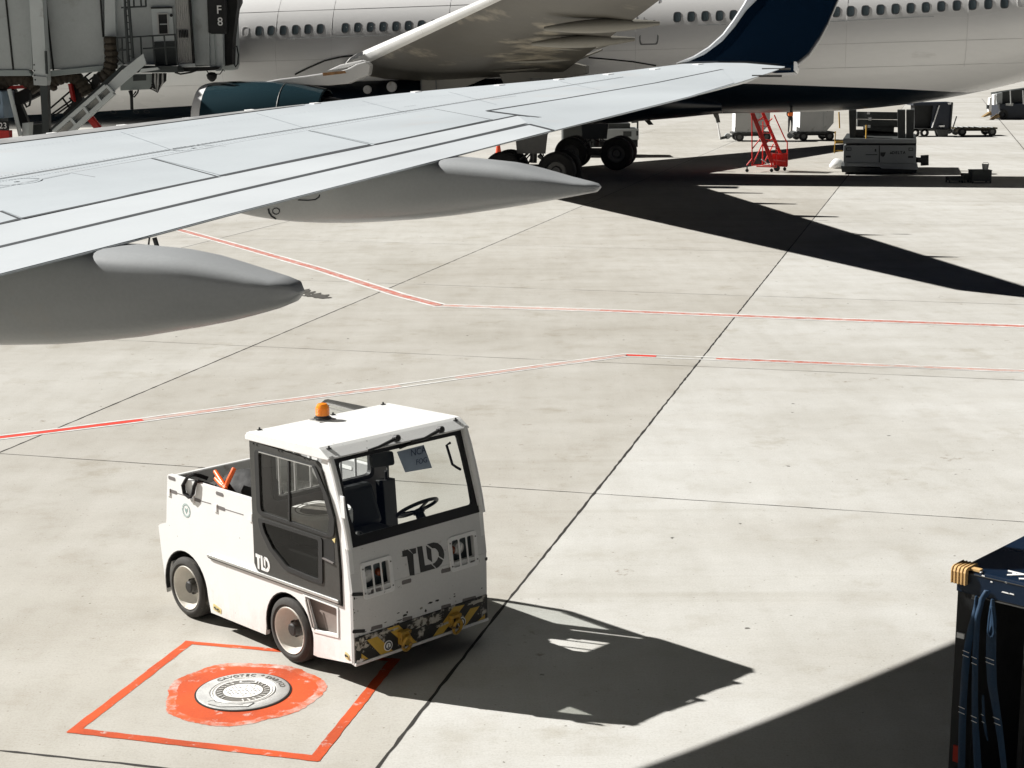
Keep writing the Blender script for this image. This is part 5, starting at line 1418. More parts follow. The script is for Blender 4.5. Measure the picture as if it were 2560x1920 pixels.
for v, q in ((19.0, 0), (23.5, 0)):
    tt = trail(v)[0]; rings = []
    for i in range(15):
        f = i/14; t = tt + 2.2 - 2.9*f; w = 0.26*math.sin(math.pi*min(1, 0.06 + 0.9*f)); h = 0.20*math.sin(math.pi*min(1, 0.06+0.88*f)) + 0.02
        zc_ = trail(v)[1] - 0.16 + 0.10*f
        rings.append([A(t, v + w*math.cos(a), zc_ + h*math.sin(a)*0.8) for a in [2*math.pi*j/16 for j in range(16)]])
    mb = MB(); mb.loft(rings); mb.build('flap_track_fairing', 'fairing_grey', jet, smooth=True, world=True, ang=55)
# inboard flap stub and actuator rods
P = [A(vplane(*z3(*q), 4.4)[0], 4.4, vplane(*z3(*q), 4.4)[1]) for q in ((850, 632), (1500, 545), (1600, 570), (1600, 640), (1480, 662), (900, 735))]
mb = MB(); mb.plate([P], -PT*1.0); mb.build('flap', 'fairing_grey', jet, world=True, bevel=0.03)
for a, c, v, r_ in (((520, 318), (1100, 262), 15.2, 0.035), ((1100, 262), (1560, 208), 15.2, 0.03), ((435, 435), (840, 382), 11.3, 0.03), ((325, 532), (660, 490), 7.4, 0.03)):
    P = [A(vplane(*z3(*q), v)[0], v, vplane(*z3(*q), v)[1]) for q in (a, c)]
    mb = MB(); mb.tube(P, r_, 6); mb.build('actuator_rod', 'gear_dark', lw, world=True)
P = [A(vplane(*z3(*q), 15.2)[0], 15.2, vplane(*z3(*q), 15.2)[1]) for q in ((1285, 238), (1415, 215))]
mb = MB(); mb.tube(P, 0.10, 8); mb.build('actuator', 'gear_dark', lw, world=True)
for cx, cy in ((1520, 135), (1800, 15)):
    v = 18.5; 
    for d in ((-1, -35), (40, 5), (-35, 20), (55, 35)):
        P = [A(vplane(*z3(*q), v)[0], v, vplane(*z3(*q), v)[1]) for q in ((cx, cy), (cx + d[0]*1.5, cy + d[1]))]
        mb = MB(); mb.tube(P, 0.045, 6); mb.build('hinge_strut', 'gear_dark', lw, world=True)

# ---- engine under the wing
EV = 9.4; EZ = 2.42
eng = MB(); c = A(0, EV, EZ)
eng.lathe([(1.20, 8.6), (1.30, 9.05), (1.37, 9.28), (1.43, 9.30), (1.49, 9.15), (1.52, 8.95)], c, AX, 48, False)
eng = eng.build('engine_lip', 'lip_metal', jet, smooth=True, world=True, ang=60)
mb = MB(); mb.lathe([(1.523, 8.95), (1.56, 8.3), (1.575, 7.4), (1.55, 6.5), (1.46, 5.6), (1.30, 4.75), (1.22, 4.72), (1.22, 5.2)], c, AX, 56, False)
nac = mb.build('engine_cowl', 'cowl_teal', jet, smooth=True, world=True, ang=40)
for tt in (6.15,):
    r_ = 1.578 if tt > 7 else 1.525
    mb = MB(); mb.lathe([(r_, tt-0.015), (r_+0.004, tt), (r_, tt+0.015)], c, AX, 56, False); mb.build('cowl_seam', 'gear_metal', nac, world=True)
mb = MB(); mb.lathe([(1.20, 8.6), (1.15, 8.0), (0.3, 7.9), (0.0, 8.3)], c, AX, 40, False); mb.build('fan', 'gear_dark', eng, world=True)
mb = MB(); mb.lathe([(1.05, 5.2), (1.0, 4.5), (0.80, 3.75), (0.74, 3.7), (0.5, 3.75), (0.0, 2.9)], c, AX, 40, False); mb.build('exhaust', 'exhaust_dark', jet, smooth=True, world=True)
vpoly([(643, 208), (700, 197), (760, 190), (800, 184), (850, 178), (868, 172), (890, 160), (915, 153), (925, 163), (921, 187), (870, 209), (820, 214), (770, 213), (700, 209)], EV + 0.22, 0.44, 'pylon_white', 'pylon', None, 0.06)
vpoly([(806, 182), (862, 176.5), (866, 183), (808, 190)], EV + 0.225, 0.02, 'rust_grille', 'vent_grille')
vpoly([(850, 162), (905, 150), (912, 152), (868, 168), (815, 178)], EV - 0.35, 0.3, 'slat_white', 'pylon_cap', None, 0.03)

# ---- main landing gear: two four-wheel bogies
def bogie(t, v, lean=0.0):
    g = MB(); g.tube([A(t-0.0, v, 0.95), A(t-0.05, v, 2.0)], 0.13, 12); g.tube([A(t-0.05, v, 1.9), A(t-0.1, v, 4.0)], 0.22, 12)
    leg = g.build('landing_gear', 'gear_metal', jet, smooth=True, world=True, ang=50)
    mb = MB(); mb.bar(A(t+1.1, v, 0.74), A(t-1.1, v, 0.74), 0.26, 0.30); mb.build('bogie_beam', 'gear_metal', leg, world=True, bevel=0.04)
    mb = MB()
    mb.tube([A(t+0.1, v, 1.6), A(t+1.6, v, 3.6)], 0.08, 8); mb.tube([A(t-0.15, v, 1.5), A(t-1.3, v-0.6 if v > 0 else v+0.6, 3.6)], 0.10, 8)
    mb.tube([A(t+0.2, v, 1.3), A(t+0.55, v, 1.0), A(t+0.2, v, 0.85)], 0.05, 8); mb.bar(A(t-0.2, v, 1.2), A(t-0.65, v, 0.9), 0.12, 0.12)
    mb.build('side_brace', 'gear_metal', leg, world=True)
    mb = MB(); r2 = random.Random(int(abs(v)*10))
    for k in range(6):
        a = A(t + r2.uniform(-.5, .5), v + r2.uniform(-.3, .3), r2.uniform(1.6, 2.6)); c = A(t + r2.uniform(-.9, .9), v + r2.uniform(-.3, .3), r2.uniform(0.8, 1.2))
        mb.tube([a, a.lerp(c, 0.5) + Vector((r2.uniform(-.2, .2), 0, r2.uniform(-.15, .1))), c], 0.025, 6)
    mb.build('brake_hose', 'gear_dark', leg, world=True)
    mb = MB(); P = [A(t+0.55, v+0.25, 1.3), A(t-0.5, v+0.25, 1.3), A(t-0.75, v+0.25, 3.4), A(t+0.75, v+0.25, 3.4)]
    mb.plate([P], PT*0.05); mb.build('gear_door', 'gear_metal' if v > 0 else 'belly_navy', leg, world=True)
    for dt in (0.99, -0.99):
        for dv in (0.70, -0.70):
            s = 1 if dv > 0 else -1
            mb = MB(); mb.lathe([(0.38, -0.20), (0.62, -0.245), (0.69, -0.19), (0.70, -0.1), (0.70, 0.1), (0.69, 0.19), (0.62, 0.245), (0.38, 0.20)], A(t+dt, v+dv, 0.70), PT, 36, False, True)
            w = mb.build('wheel', 'rubber', jet, smooth=True, world=True)
            mb = MB(); mb.lathe([(0.39, 0.19), (0.34, 0.12), (0.20, 0.10), (0.15, 0.17), (0.0, 0.18)], A(t+dt, v+dv, 0.70), PT*s, 28, False); mb.build('rim', 'gear_metal', w, smooth=True, world=True)
bogie(-2.05, 6.15); bogie(-2.9, -4.5)
# ================================================================== BOARDING BRIDGE at the gate
M('bridge_grey', (0.47, 0.505, 0.50), 0.55, var=0.14, vscale=0.8, fine=0.05, fscale=12, dirt_or_light=(0.33, 0.34, 0.33), dscale=0.9, dthr=0.58)
M('bridge_light', (0.60, 0.645, 0.64), 0.55, var=0.12, vscale=1.0, dirt_or_light=(0.40, 0.40, 0.38), dscale=1.5, dthr=0.6)
M('bridge_beam', (0.36, 0.41, 0.40), 0.55, var=0.15, vscale=1.2)
M('bridge_dark', (0.045, 0.055, 0.055), 0.6, var=0.3, vscale=2)
M('bridge_black', (0.012, 0.013, 0.013), 0.7, var=0.3)
M('cable_brown', (0.06, 0.048, 0.032), 0.7, var=0.4, vscale=4)
M('safety_red', (0.50, 0.015, 0.012), 0.45, var=0.15)
M('chute_metal', (0.42, 0.415, 0.39), 0.5, 0.1, var=0.2, vscale=2, dirt_or_light=(0.30, 0.28, 0.24), dscale=3, dthr=0.58)
M('cable_white', (0.55, 0.55, 0.53), 0.6)
M('bridge_blue', (0.24, 0.33, 0.42), 0.5, var=0.1)
def J(u, v): return u/3.456, v/3.456
jb = thing('boarding_bridge', 'grey boarding bridge with gate sign F 8 docked to the large airliner', 'boarding bridge', gnd(100, 470))
def jp(q, Y): return onY(*J(*q), Y)
def jpoly(pts, Y, depth, mat, name, par=None, bevel=0.0):
    mb = MB(); mb.plate([[jp(q, Y) for q in pts]], (0, depth, 0)); return mb.build(name, mat, par or jb, world=True, bevel=bevel)
def jtube(pts, Y, r, mat, name, par=None, n=6):
    mb = MB(); mb.tube([jp(q, Y) for q in pts], r, n); return mb.build(name, mat, par or jb, world=True)
YT = 58.0
# telescoping tunnel, two sections
t1 = jpoly([(-900, -450), (245, -450), (280, 605), (-900, 612)], YT, 3.0, 'bridge_grey', 'tunnel')
t2 = jpoly([(262, -450), (862, -450), (905, 600), (300, 600)], YT + 0.25, 2.8, 'bridge_grey', 'tunnel')
jpoly([(-900, 608), (240, 603), (280, 655), (-900, 662)], YT - 0.08, 0.5, 'bridge_beam', 'tunnel_beam', t1, 0.02)
jpoly([(420, 612), (890, 562), (905, 610), (430, 660)], YT + 0.10, 0.5, 'bridge_beam', 'tunnel_beam', t2, 0.02)
for a, c in (((20, -300), (120, 650)), ((372, -200), (465, 645)), ((855, -200), (892, 320))): jtube([a, c], YT - 0.02 if a[0] < 200 else YT + 0.2, 0.035, 'bridge_black', 'panel_seam', t1)
jpoly([(900, -300), (985, -300), (1000, 310), (905, 310)], YT + 0.2, 0.3, 'bridge_light', 'cover_strip', t2)
# lift column in front of the tunnel
col = jpoly([(232, -300), (350, -300), (408, 700), (400, 740), (290, 735), (288, 640)], YT - 0.55, 0.5, 'bridge_light', 'lift_column', None, 0.03)
jpoly([(286, 655), (405, 665), (410, 735), (292, 735)], YT - 0.62, 0.1, 'bridge_grey', 'column_bracket', col)
jpoly([(345, 740), (408, 740), (432, 1400), (382, 1400)], YT - 0.5, 0.35, 'bridge_dark', 'column_leg', col)
jtube([(395, 440), (405, 640)], YT - 0.65, 0.05, 'bridge_dark', 'conduit', col)
mb = MB()
for u, v in ((295, 560), (297, 610), (300, 650), (304, 690)): mb.lathe([(0.03, 0), (0.02, -0.03), (0, -0.035)], jp((u, v), YT - 0.62), (0, 1, 0), 8)
mb.build('bolt', 'bridge_black', col, world=True)
# corrugated cable trunks looping below the tunnel
for pts, Y in (([(-20, 940), (-10, 780), (40, 700), (110, 675), (200, 680), (280, 720), (340, 800)], 58.6), ([(425, 760), (470, 690), (560, 660), (650, 665), (720, 740), (770, 830)], 58.9), ([(955, 315), (960, 430), (965, 520), (940, 640), (860, 690)], 57.9)):
    P = [jp(q, Y) for q in pts]; den = []
    for a, c in zip(P[:-1], P[1:]):
        k = max(2, int((c-a).length/0.07)); den += [a.lerp(c, i/k) for i in range(k)]
    mb = MB(); mb.tube(den, [0.26 if i % 3 else 0.21 for i in range(len(den))], 10); mb.build('cable_trunk', 'cable_brown', jb, world=True)
# under-frame: crossed beams, struts, red guards
for a, c, w in (((20, 925), (340, 770), 0.45), ((90, 760), (245, 1130), 0.32), ((640, 660), (700, 900), 0.30), ((850, 650), (790, 830), 0.28), ((700, 860), (560, 1000), 0.2), ((930, 560), (850, 700), 0.3)):
    mb = MB(); mb.bar(jp(a, 59.2), jp(c, 59.2), w, w); mb.build('underframe_beam', 'bridge_black', jb, world=True)
for pts in ([(50, 745), (205, 735), (210, 765), (55, 772)], [(585, 725), (612, 720), (640, 880), (612, 850)]): jpoly(pts, 58.7, 0.3, 'safety_red', 'guard_plate')
mb = MB(); mb.bar(jp((752, 985), 57.9), jp((850, 1110), 57.9), 0.32, 0.2); mb.bar(jp((780, 985), 57.85), jp((870, 1100), 57.85), 0.1, 0.1); mb.build('guard_leg', 'safety_red', jb, world=True)
jtube([(80, 770), (178, 1175)], 57.6, 0.08, 'bridge_light', 'support_pole')
jtube([(205, 880), (230, 925), (255, 910), (265, 850), (262, 800)], 57.7, 0.04, 'bridge_black', 'drip_loop')
jpoly([(192, 1065), (252, 1058), (245, 1240), (188, 1240)], 57.8, 0.5, 'bridge_light', 'switch_box')
jpoly([(255, 1080), (390, 1070), (390, 1240), (255, 1240)], 59.0, 0.6, 'bridge_dark', 'drive_unit')
# service stair handrails
for a, c in (((425, 945), (610, 785)), ((430, 1000), (640, 850)), ((470, 1000), (650, 872)), ((700, 690), (930, 515)), ((720, 735), (860, 622)), ((745, 760), (870, 655))): jtube([a, c], 59.6, 0.035, 'bridge_black', 'stair_rail')
for a, c in (((540, 845), (610, 945)), ((600, 845), (640, 890)), ((735, 665), (800, 735))): jtube([a, c], 59.6, 0.035, 'bridge_black', 'stair_rail')
# cab at the aircraft end
cab = jpoly([(985, -450), (1500, -450), (1530, 560), (1000, 560)], 58.4, 3.2, 'bridge_grey', 'bridge_cab')
dr_ = jpoly([(1305, 68), (1485, 66), (1528, 568), (1340, 572)], 58.33, 0.07, 'bridge_light', 'service_door', None, 0.01)
jpoly([(1303, 62), (1485, 60), (1486, 72), (1304, 76)], 58.25, 0.1, 'bridge_black', 'door_lintel', dr_)
fo, fi = [(1355, 115), (1450, 112), (1460, 298), (1368, 300)], [(1366, 125), (1442, 122), (1450, 290), (1376, 292)]
mb = MB(); mb.plate([[jp(q, 58.27) for q in fo], [jp(q, 58.27) for q in fi]], (0, 0.05, 0)); mb.build('window_frame', 'cable_white', dr_, world=True)
jpoly(fi, 58.30, 0.02, 'bridge_black', 'window', dr_)
jpoly([(1380, 205), (1446, 203), (1447, 212), (1381, 215)], 58.285, 0.01, 'bridge_grey', 'blind', dr_)
jpoly([(1332, 360), (1508, 355), (1530, 566), (1340, 570)], 58.28, 0.05, 'bridge_dark', 'kick_panel', dr_)
mb = MB(); mb.lathe([(0.06, 0), (0.04, -0.08), (0, -0.09)], jp((1480, 133), 58.3), (0, 1, 0), 10); mb.build('wall_lamp', 'bridge_black', cab, world=True)
# landing with rail and ladder
jpoly([(1040, 565), (1530, 572), (1535, 625), (1180, 628), (1050, 600)], 57.3, 1.1, 'bridge_dark', 'landing')
for a, c in (((1010, 328), (1518, 298)), ((1012, 432), (1100, 430)), ((1235, 420), (1520, 403)), ((1010, 328), (1018, 445)), ((1052, 330), (1062, 540)), ((1215, 318), (1228, 560)), ((1318, 310), (1340, 560)), ((1418, 304), (1440, 560)), ((1510, 298), (1535, 565)), ((1018, 445), (1060, 410)), ((1018, 500), (1075, 555))): jtube([a, c], 57.4, 0.032, 'bridge_dark', 'landing_rail')
for a, c in (((1072, -60), (1110, 535)), ((1105, -60), (1150, 505))): jtube([a, c], 57.3, 0.055, 'bridge_dark', 'ladder')
mb = MB()
for k in range(9):
    v = 20 + 58*k; mb.tube([jp((1072 + 0.064*(v+60), v), 57.3), jp((1105 + 0.08*(v+60), v), 57.3)], 0.022, 6)
mb.build('ladder_rungs', 'bridge_dark', jb, world=True)
for a, c in (((1048, 66), (1265, 55)), ((1152, -40), (1158, 60)), ((1212, -40), (1222, 58)), ((1255, -40), (1262, 56))): jtube([a, c], 57.4, 0.035, 'bridge_dark', 'roof_rail')
# corrugated wall, hood panels
mb = MB(); N = 8; F_, B_ = [], []
for i in range(N*2 + 1):
    f = i/(N*2); d = 0.06 if i % 2 else 0.0
    a, c = jp((1492 + 145*f, -450), 58.2 + d), jp((1540 + 136*f, 548 - 4*f), 58.2 + d); F_.append(a); B_.append(c)
k = len(F_); mb.add(F_ + B_, [(i, i+1, k+i+1, k+i) for i in range(k-1)]); mb.build('corrugated_wall', 'cable_white', jb, world=True)
jpoly([(1490, -450), (1640, -450), (1676, 575), (1540, 580)], 58.35, 3.2, 'bridge_beam', 'vestibule')
for k in range(6): jtube([(1547 + 14*k, 258), (1553 + 14*k, 325)], 58.15, 0.022, 'bridge_black', 'vent_slot', cab)
jtube([(1636, -50), (1676, 560)], 58.2, 0.05, 'bridge_black', 'panel_seam', cab)
jpoly([(1640, -450), (1790, -450), (1810, 565), (1680, 565)], 58.6, 3.4, 'bridge_grey', 'hood_panel')
jpoly([(1790, -450), (1905, -450), (1928, 560), (1912, 605), (1870, 615), (1810, 570)], 58.8, 3.6, 'bridge_light', 'hood_panel')
jtube([(1850, 280), (1868, 600)], 58.72, 0.02, 'bridge_beam', 'panel_seam', cab)
jpoly([(1545, 555), (1680, 548), (1682, 575), (1545, 582)], 58.1, 0.2, 'bridge_light', 'skirt', cab)
jpoly([(1540, 582), (1900, 575), (1880, 600), (1760, 612), (1560, 622)], 58.6, 2.0, 'bridge_black', 'skirt', cab)
# accordion canopy pressed to the aircraft skin
mb = MB()
for i in range(6):
    Y = 59.2 + 0.7*i; s = 0.10 if i % 2 else 0.0; g = 10*i
    mb.plate([[jp((1905, -450), Y), jp((2030 + g*0.7 - 200*s, -450), Y), jp((2052 + g*0.5 - 200*s, 20), Y), jp((2045 - 200*s, 80), Y), jp((2012 - 150*s, 330), Y), jp((2005 - 100*s, 555), Y), jp((1930, 572), Y), jp((1915, 300), Y)]], (0, 0.7, 0))
mb.build('canopy', 'bridge_black', jb, world=True)
jtube([(2015, 420), (2045, 395), (2060, 470), (2055, 550), (2035, 578), (2018, 540)], 59.0, 0.03, 'bridge_dark', 'drip_loop')
# gate sign
sg = jpoly([(1770, -450), (1935, -450), (1942, 292), (1830, 293), (1800, 280)], 58.45, 0.5, 'bridge_black', 'gate_sign')
for ch, q in (('F', (1892, 87)), ('8', (1902, 190))):
    words(ch, 0.42, 'decal_white', jp(q, 58.43), (1, 0, 0), (0, 0, 1), 'lettering', sg, 0.01, world=True, bold=0.003)
# equipment box, hose bundle, lamp below the cab
jpoly([(1040, 640), (1305, 638), (1320, 770), (1040, 782)], 58.3, 1.2, 'bridge_beam', 'equipment_box')
jpoly([(1150, 650), (1260, 645), (1262, 695), (1150, 700)], 58.27, 0.05, 'bridge_dark', 'box_recess')
rr = random.Random(8)
for k in range(9):
    u0 = 1325 + 13*k; dep = 120 + 55*math.sin(math.pi*(k+1)/10) - 3*k
    P = [(u0, 635), (u0 + 2, 635 + dep*0.6), (u0 - 12 + (1350-u0)*0.25, 635 + dep), (u0 - 30 + (1350-u0)*0.3, 635 + dep*1.03)]
    P = [(u0, 632), (u0 - 3 + rr.uniform(-4, 4), 632 + dep*0.55), (1345 + (u0-1345)*0.35, 632 + dep), (1318 + (u0-1345)*0.15, 632 + dep*0.85), (1300 + k*1.5, 770 - 4*k)]
    jtube(P, 57.9 + 0.04*k, 0.045, 'cable_white' if k in (1, 3, 6) else 'bridge_black', 'hose')
for pts in ([(1115, 785), (1130, 830), (1160, 838), (1190, 800), (1195, 775)], [(1120, 785), (1150, 825), (1175, 790)]): jtube(pts, 58.0, 0.03, 'bridge_black', 'hose')
jtube([(1134, 780), (1140, 945)], 58.2, 0.06, 'bridge_black', 'prop_pole')
jtube([(1510, 625), (1560, 640), (1650, 625), (1720, 600)], 58.4, 0.035, 'bridge_black', 'drip_loop')
jtube([(1780, 600), (1800, 630), (1830, 640)], 58.4, 0.02, 'bridge_black', 'drip_loop')
jtube([(1860, 640), (1900, 640), (1928, 600), (1940, 615)], 58.4, 0.02, 'bridge_black', 'drip_loop')
mb = MB(); mb.lathe([(0.0, 0.14), (0.12, 0.12), (0.20, 0.03), (0.17, -0.10), (0.07, -0.20), (0.0, -0.22)], jp((1830, 655), 58.4), (0, 0, 1), 16); mb.build('floodlight', 'bridge_black', jb, smooth=True, world=True)

# baggage chute leaning on the landing
ch = thing('baggage_chute', 'long grey metal baggage chute slanting down from the boarding bridge landing', 'chute', jp((560, 1110), 56.9))
jpoly([(1238, 462), (1264, 550), (980, 795), (925, 738), (1080, 585)], 56.95, 0.06, 'bridge_light', 'chute_head', ch, 0.01)
jpoly([(925, 738), (982, 800), (560, 1190), (470, 1135)], 57.05, 0.05, 'chute_metal', 'chute_bed', ch)
for a, c, w in (((925, 738), (470, 1137), 0.14), ((984, 800), (565, 1185), 0.16)):
    mb = MB(); mb.bar(jp(a, 56.95), jp(c, 56.95), w, 0.35, (0, 1, 0)); mb.build('chute_rail', 'bridge_light', ch, world=True, bevel=0.02)
for a, c in (((838, 822), (882, 882)), ((726, 922), (775, 985)), ((615, 1018), (660, 1075)), ((925, 738), (984, 800))): 
    mb = MB(); mb.bar(jp(a, 56.9), jp(c, 56.9), 0.09, 0.3, (0, 1, 0)); mb.build('chute_rib', 'bridge_light', ch, world=True)
jpoly([(1062, 558), (1066, 590), (920, 738), (470, 1135), (410, 1150), (440, 1105)], 57.6, 0.08, 'bridge_dark', 'chute_side', ch)
jpoly([(1220, 595), (1360, 582), (1375, 600), (1200, 628)], 57.0, 0.2, 'bridge_light', 'chute_hinge', ch)

# gate marker board at the left edge, and the pale panel beside it
gb = thing('marker_board', 'black and red marker board reading 23 at the left edge under the boarding bridge', 'sign', jp((20, 1200), 57.2))
jpoly([(-160, 1040), (66, 1045), (70, 1120), (-160, 1122)], 57.2, 0.15, 'bridge_black', 'board', gb)
words('23', 0.30, 'decal_white', jp((26, 1088), 57.18), (1, 0, 0), (0, 0, 1), 'lettering', gb, 0.01, world=True)
jpoly([(-160, 1125), (76, 1128), (80, 1250), (-160, 1250)], 57.2, 0.4, 'safety_red', 'red_base', gb)
pb = thing('service_van', 'pale blue panelled vehicle end at the left edge below the boarding bridge', 'vehicle', onY(*J(-60, 1250), 57.6))
jpoly([(-260, 780), (10, 788), (34, 1022), (-260, 1030)], 57.5, 2.0, 'bridge_blue', 'van_body', pb, 0.03)
jpoly([(-250, 800), (-20, 806), (0, 900), (-250, 900)], 57.46, 0.05, 'bridge_dark', 'van_window', pb)
mb = MB()
p = jp((-120, 1030), 58.5); mb.lathe([(0.2, -0.15), (0.36, -0.15), (0.36, 0.15), (0.2, 0.15)], Vector((p.x, 57.8, 0.36)), (0, 1, 0), 24); mb.build('wheel', 'rubber', pb, world=True)
mb = MB(); mb.box(p.x - 0.9, p.x + 0.6, 57.7, 59.2, 0.4, p.z + 0.05); mb.build('chassis', 'bridge_dark', pb, world=True)
# ================================================================== GROUND EQUIPMENT UNDER THE FAR AIRLINER
M('container_grey', (0.47, 0.475, 0.465), 0.5, 0.15, var=0.12, vscale=1.5, dirt_or_light=(0.30, 0.30, 0.28), dscale=2.2, dthr=0.6)
M('white_or_sunlit', (0.80, 0.80, 0.79), 0.5, var=0.06)
M('dolly_dark', (0.045, 0.047, 0.045), 0.6, var=0.3, vscale=4)
M('stand_red', (0.72, 0.02, 0.012), 0.4, var=0.12, vscale=3)
M('loader_grey', (0.38, 0.40, 0.40), 0.5, var=0.12, vscale=1.5, dirt_or_light=(0.28, 0.29, 0.29), dscale=2, dthr=0.6)
M('loader_dark', (0.045, 0.05, 0.048), 0.6, var=0.3)
M('loader_yellow', (0.62, 0.36, 0.05), 0.5, var=0.2)
M('cone_orange', (0.85, 0.08, 0.02), 0.5, var=0.1)
M('vest_orange', (0.95, 0.20, 0.03), 0.7, var=0.1)
M('cloth_dark', (0.025, 0.022, 0.024), 0.85, var=0.2)
M('skin', (0.30, 0.17, 0.11), 0.6, var=0.05)
M('cart_navy', (0.004, 0.010, 0.024), 0.4, var=0.3, vscale=2)
M('rack_brown', (0.10, 0.085, 0.05), 0.6, var=0.3)
M('crate_dark', (0.10, 0.11, 0.10), 0.7, var=0.2)
M('foot_tan', (0.26, 0.17, 0.07), 0.6, var=0.2)

def wheels(par, pts, r, w, ax=(0, 1, 0), mat='rubber', rim='gear_metal'):
    for p in pts:
        p = Vector(p); ax = Vector(ax)
        mb = MB(); mb.lathe([(r*0.5, -w/2), (r*0.92, -w/2), (r, -w*0.3), (r, w*0.3), (r*0.92, w/2), (r*0.5, w/2)], p, ax, 24, False, True); o = mb.build('wheel', mat, par, smooth=True)
        mb = MB(); mb.disc(p - ax*w*0.42, ax, r*0.52, w*0.84, 16); mb.build('rim', rim, o)

def ld3(px, py, rot, lab):
    """half-width air cargo container with its cut-off lower corner, front edge at the sighted ground point"""
    g = gnd(px, py); 
    t = thing('cargo_container', lab, 'cargo container', g + Vector((0, 0, 0.52)), rot, 'cargo containers on dollies')
    pr = [(0, 0), (1.50, 0), (1.93, 0.50), (1.93, 1.60), (0, 1.60)]
    mb = MB(); mb.plate([[(x, 0, z) for x, z in pr]], (0, 1.5, 0)); mb.cur = 0
    b = mb.build('container_body', 'container_grey', t, bevel=0.015)
    mb = MB(); mb.box(-0.015, 0.0, 0.03, 1.47, 0.03, 1.57); mb.build('sunlit_end', 'white_or_sunlit', t)  # sun-facing end coloured lighter than the body to look lit
    for a, c in (((0, 0), (0, 1.6)), ((0, 1.58), (1.93, 1.58)), ((0, 0.03), (1.5, 0.03)), ((1.5, 0.0), (1.93, 0.5)), ((1.91, 0.5), (1.91, 1.6)), ((1.35, 0.05), (1.35, 1.56))):
        mb = MB(); mb.bar((a[0], -0.008, a[1]), (c[0], -0.008, c[1]), 0.035, 0.02, (0, 1, 0)); mb.build('edge_rail', 'loader_grey', b)
    mb = MB(); mb.disc((1.55, 0.0, 1.15), (0, -1, 0), 0.035, 0.01, 12); mb.build('latch', 'dolly_dark', b)
    return t
def dolly(px, py, rot, lab, load=True, L=2.1, mat='dolly_dark'):
    g = gnd(px, py)
    t = thing('cargo_dolly', lab, 'cargo dolly', g, rot, 'low cargo dollies')
    mb = MB(); mb.box(-0.08, L, -0.05, 1.55, 0.40, 0.50); d = mb.build('deck', mat, t, bevel=0.01)
    mb = MB()
    for k in range(7): mb.tube([(0.1 + k*(L-0.2)/6.5, 0.0, 0.50), (0.1 + k*(L-0.2)/6.5, 1.5, 0.50)], 0.03, 8)
    mb.build('deck_roller', 'loader_grey', d)
    mb = MB()
    for x in (0.35, L-0.35): mb.box(x-0.12, x+0.12, 0.1, 1.4, 0.2, 0.40)
    mb.bar((0.4, 0.75, 0.33), (L-0.4, 0.75, 0.33), 0.2, 0.12); mb.build('chassis', mat, t)
    wheels(t, [(0.28, 0.02, 0.25), (0.28, 1.48, 0.25), (L-0.3, 0.02, 0.25), (L-0.3, 1.48, 0.25)], 0.25, 0.16)
    mb = MB(); mb.tube([(-0.05, 0.7, 0.3), (-0.45, 0.7, 0.22)], 0.07, 8); mb.lathe([(0.16, -0.1), (0.18, 0), (0.16, 0.1)], (-0.32, 0.65, 0.28), (0, 1, 0), 14); mb.build('coupling', 'loader_grey', t)
    return t
dolly(1836, 354, rad(-1), 'low dark dolly with its tow bar raised, carrying the container behind the red stand')
ld3(1838, 354, rad(-1), 'grey container with its sunlit end lightened behind the red ladder stand')
g = gnd(1836, 354)
tb = thing('tow_bar', 'upright white tow bar with dark handle left of the container behind the red stand', 'tow bar', g + Vector((-0.6, 0.5, 0)))
A_, B_ = onY(1801, 346, g.y + 0.5), onY(1794, 306, g.y + 0.5); mb = MB(); mb.tube([A_, A_.lerp(B_, 0.5), B_], [0.07, 0.05, 0.05], 8); mb.build('bar', 'white_or_sunlit', tb, world=True)
mb = MB(); mb.bar(B_, onY(1789, 283, g.y + 0.5), 0.22, 0.12); mb.build('handle', 'loader_dark', tb, world=True)
mb = MB(); mb.bar(A_, Vector((g.x - 0.28, g.y + 0.65, 0.25)), 0.14, 0.14); mb.build('hinge', 'loader_dark', tb, world=True)
dolly(1996, 352.5, rad(5), 'low dark dolly under the container nearest the worker')
ld3(1999, 352.5, rad(5), 'grey container with its wide sunlit end lightened beside the worker in the orange vest')
dolly(2393, 340.5, rad(-1), 'empty low dolly with rusty deck near the right edge', False, 2.35, 'rack_brown')
mb = MB()

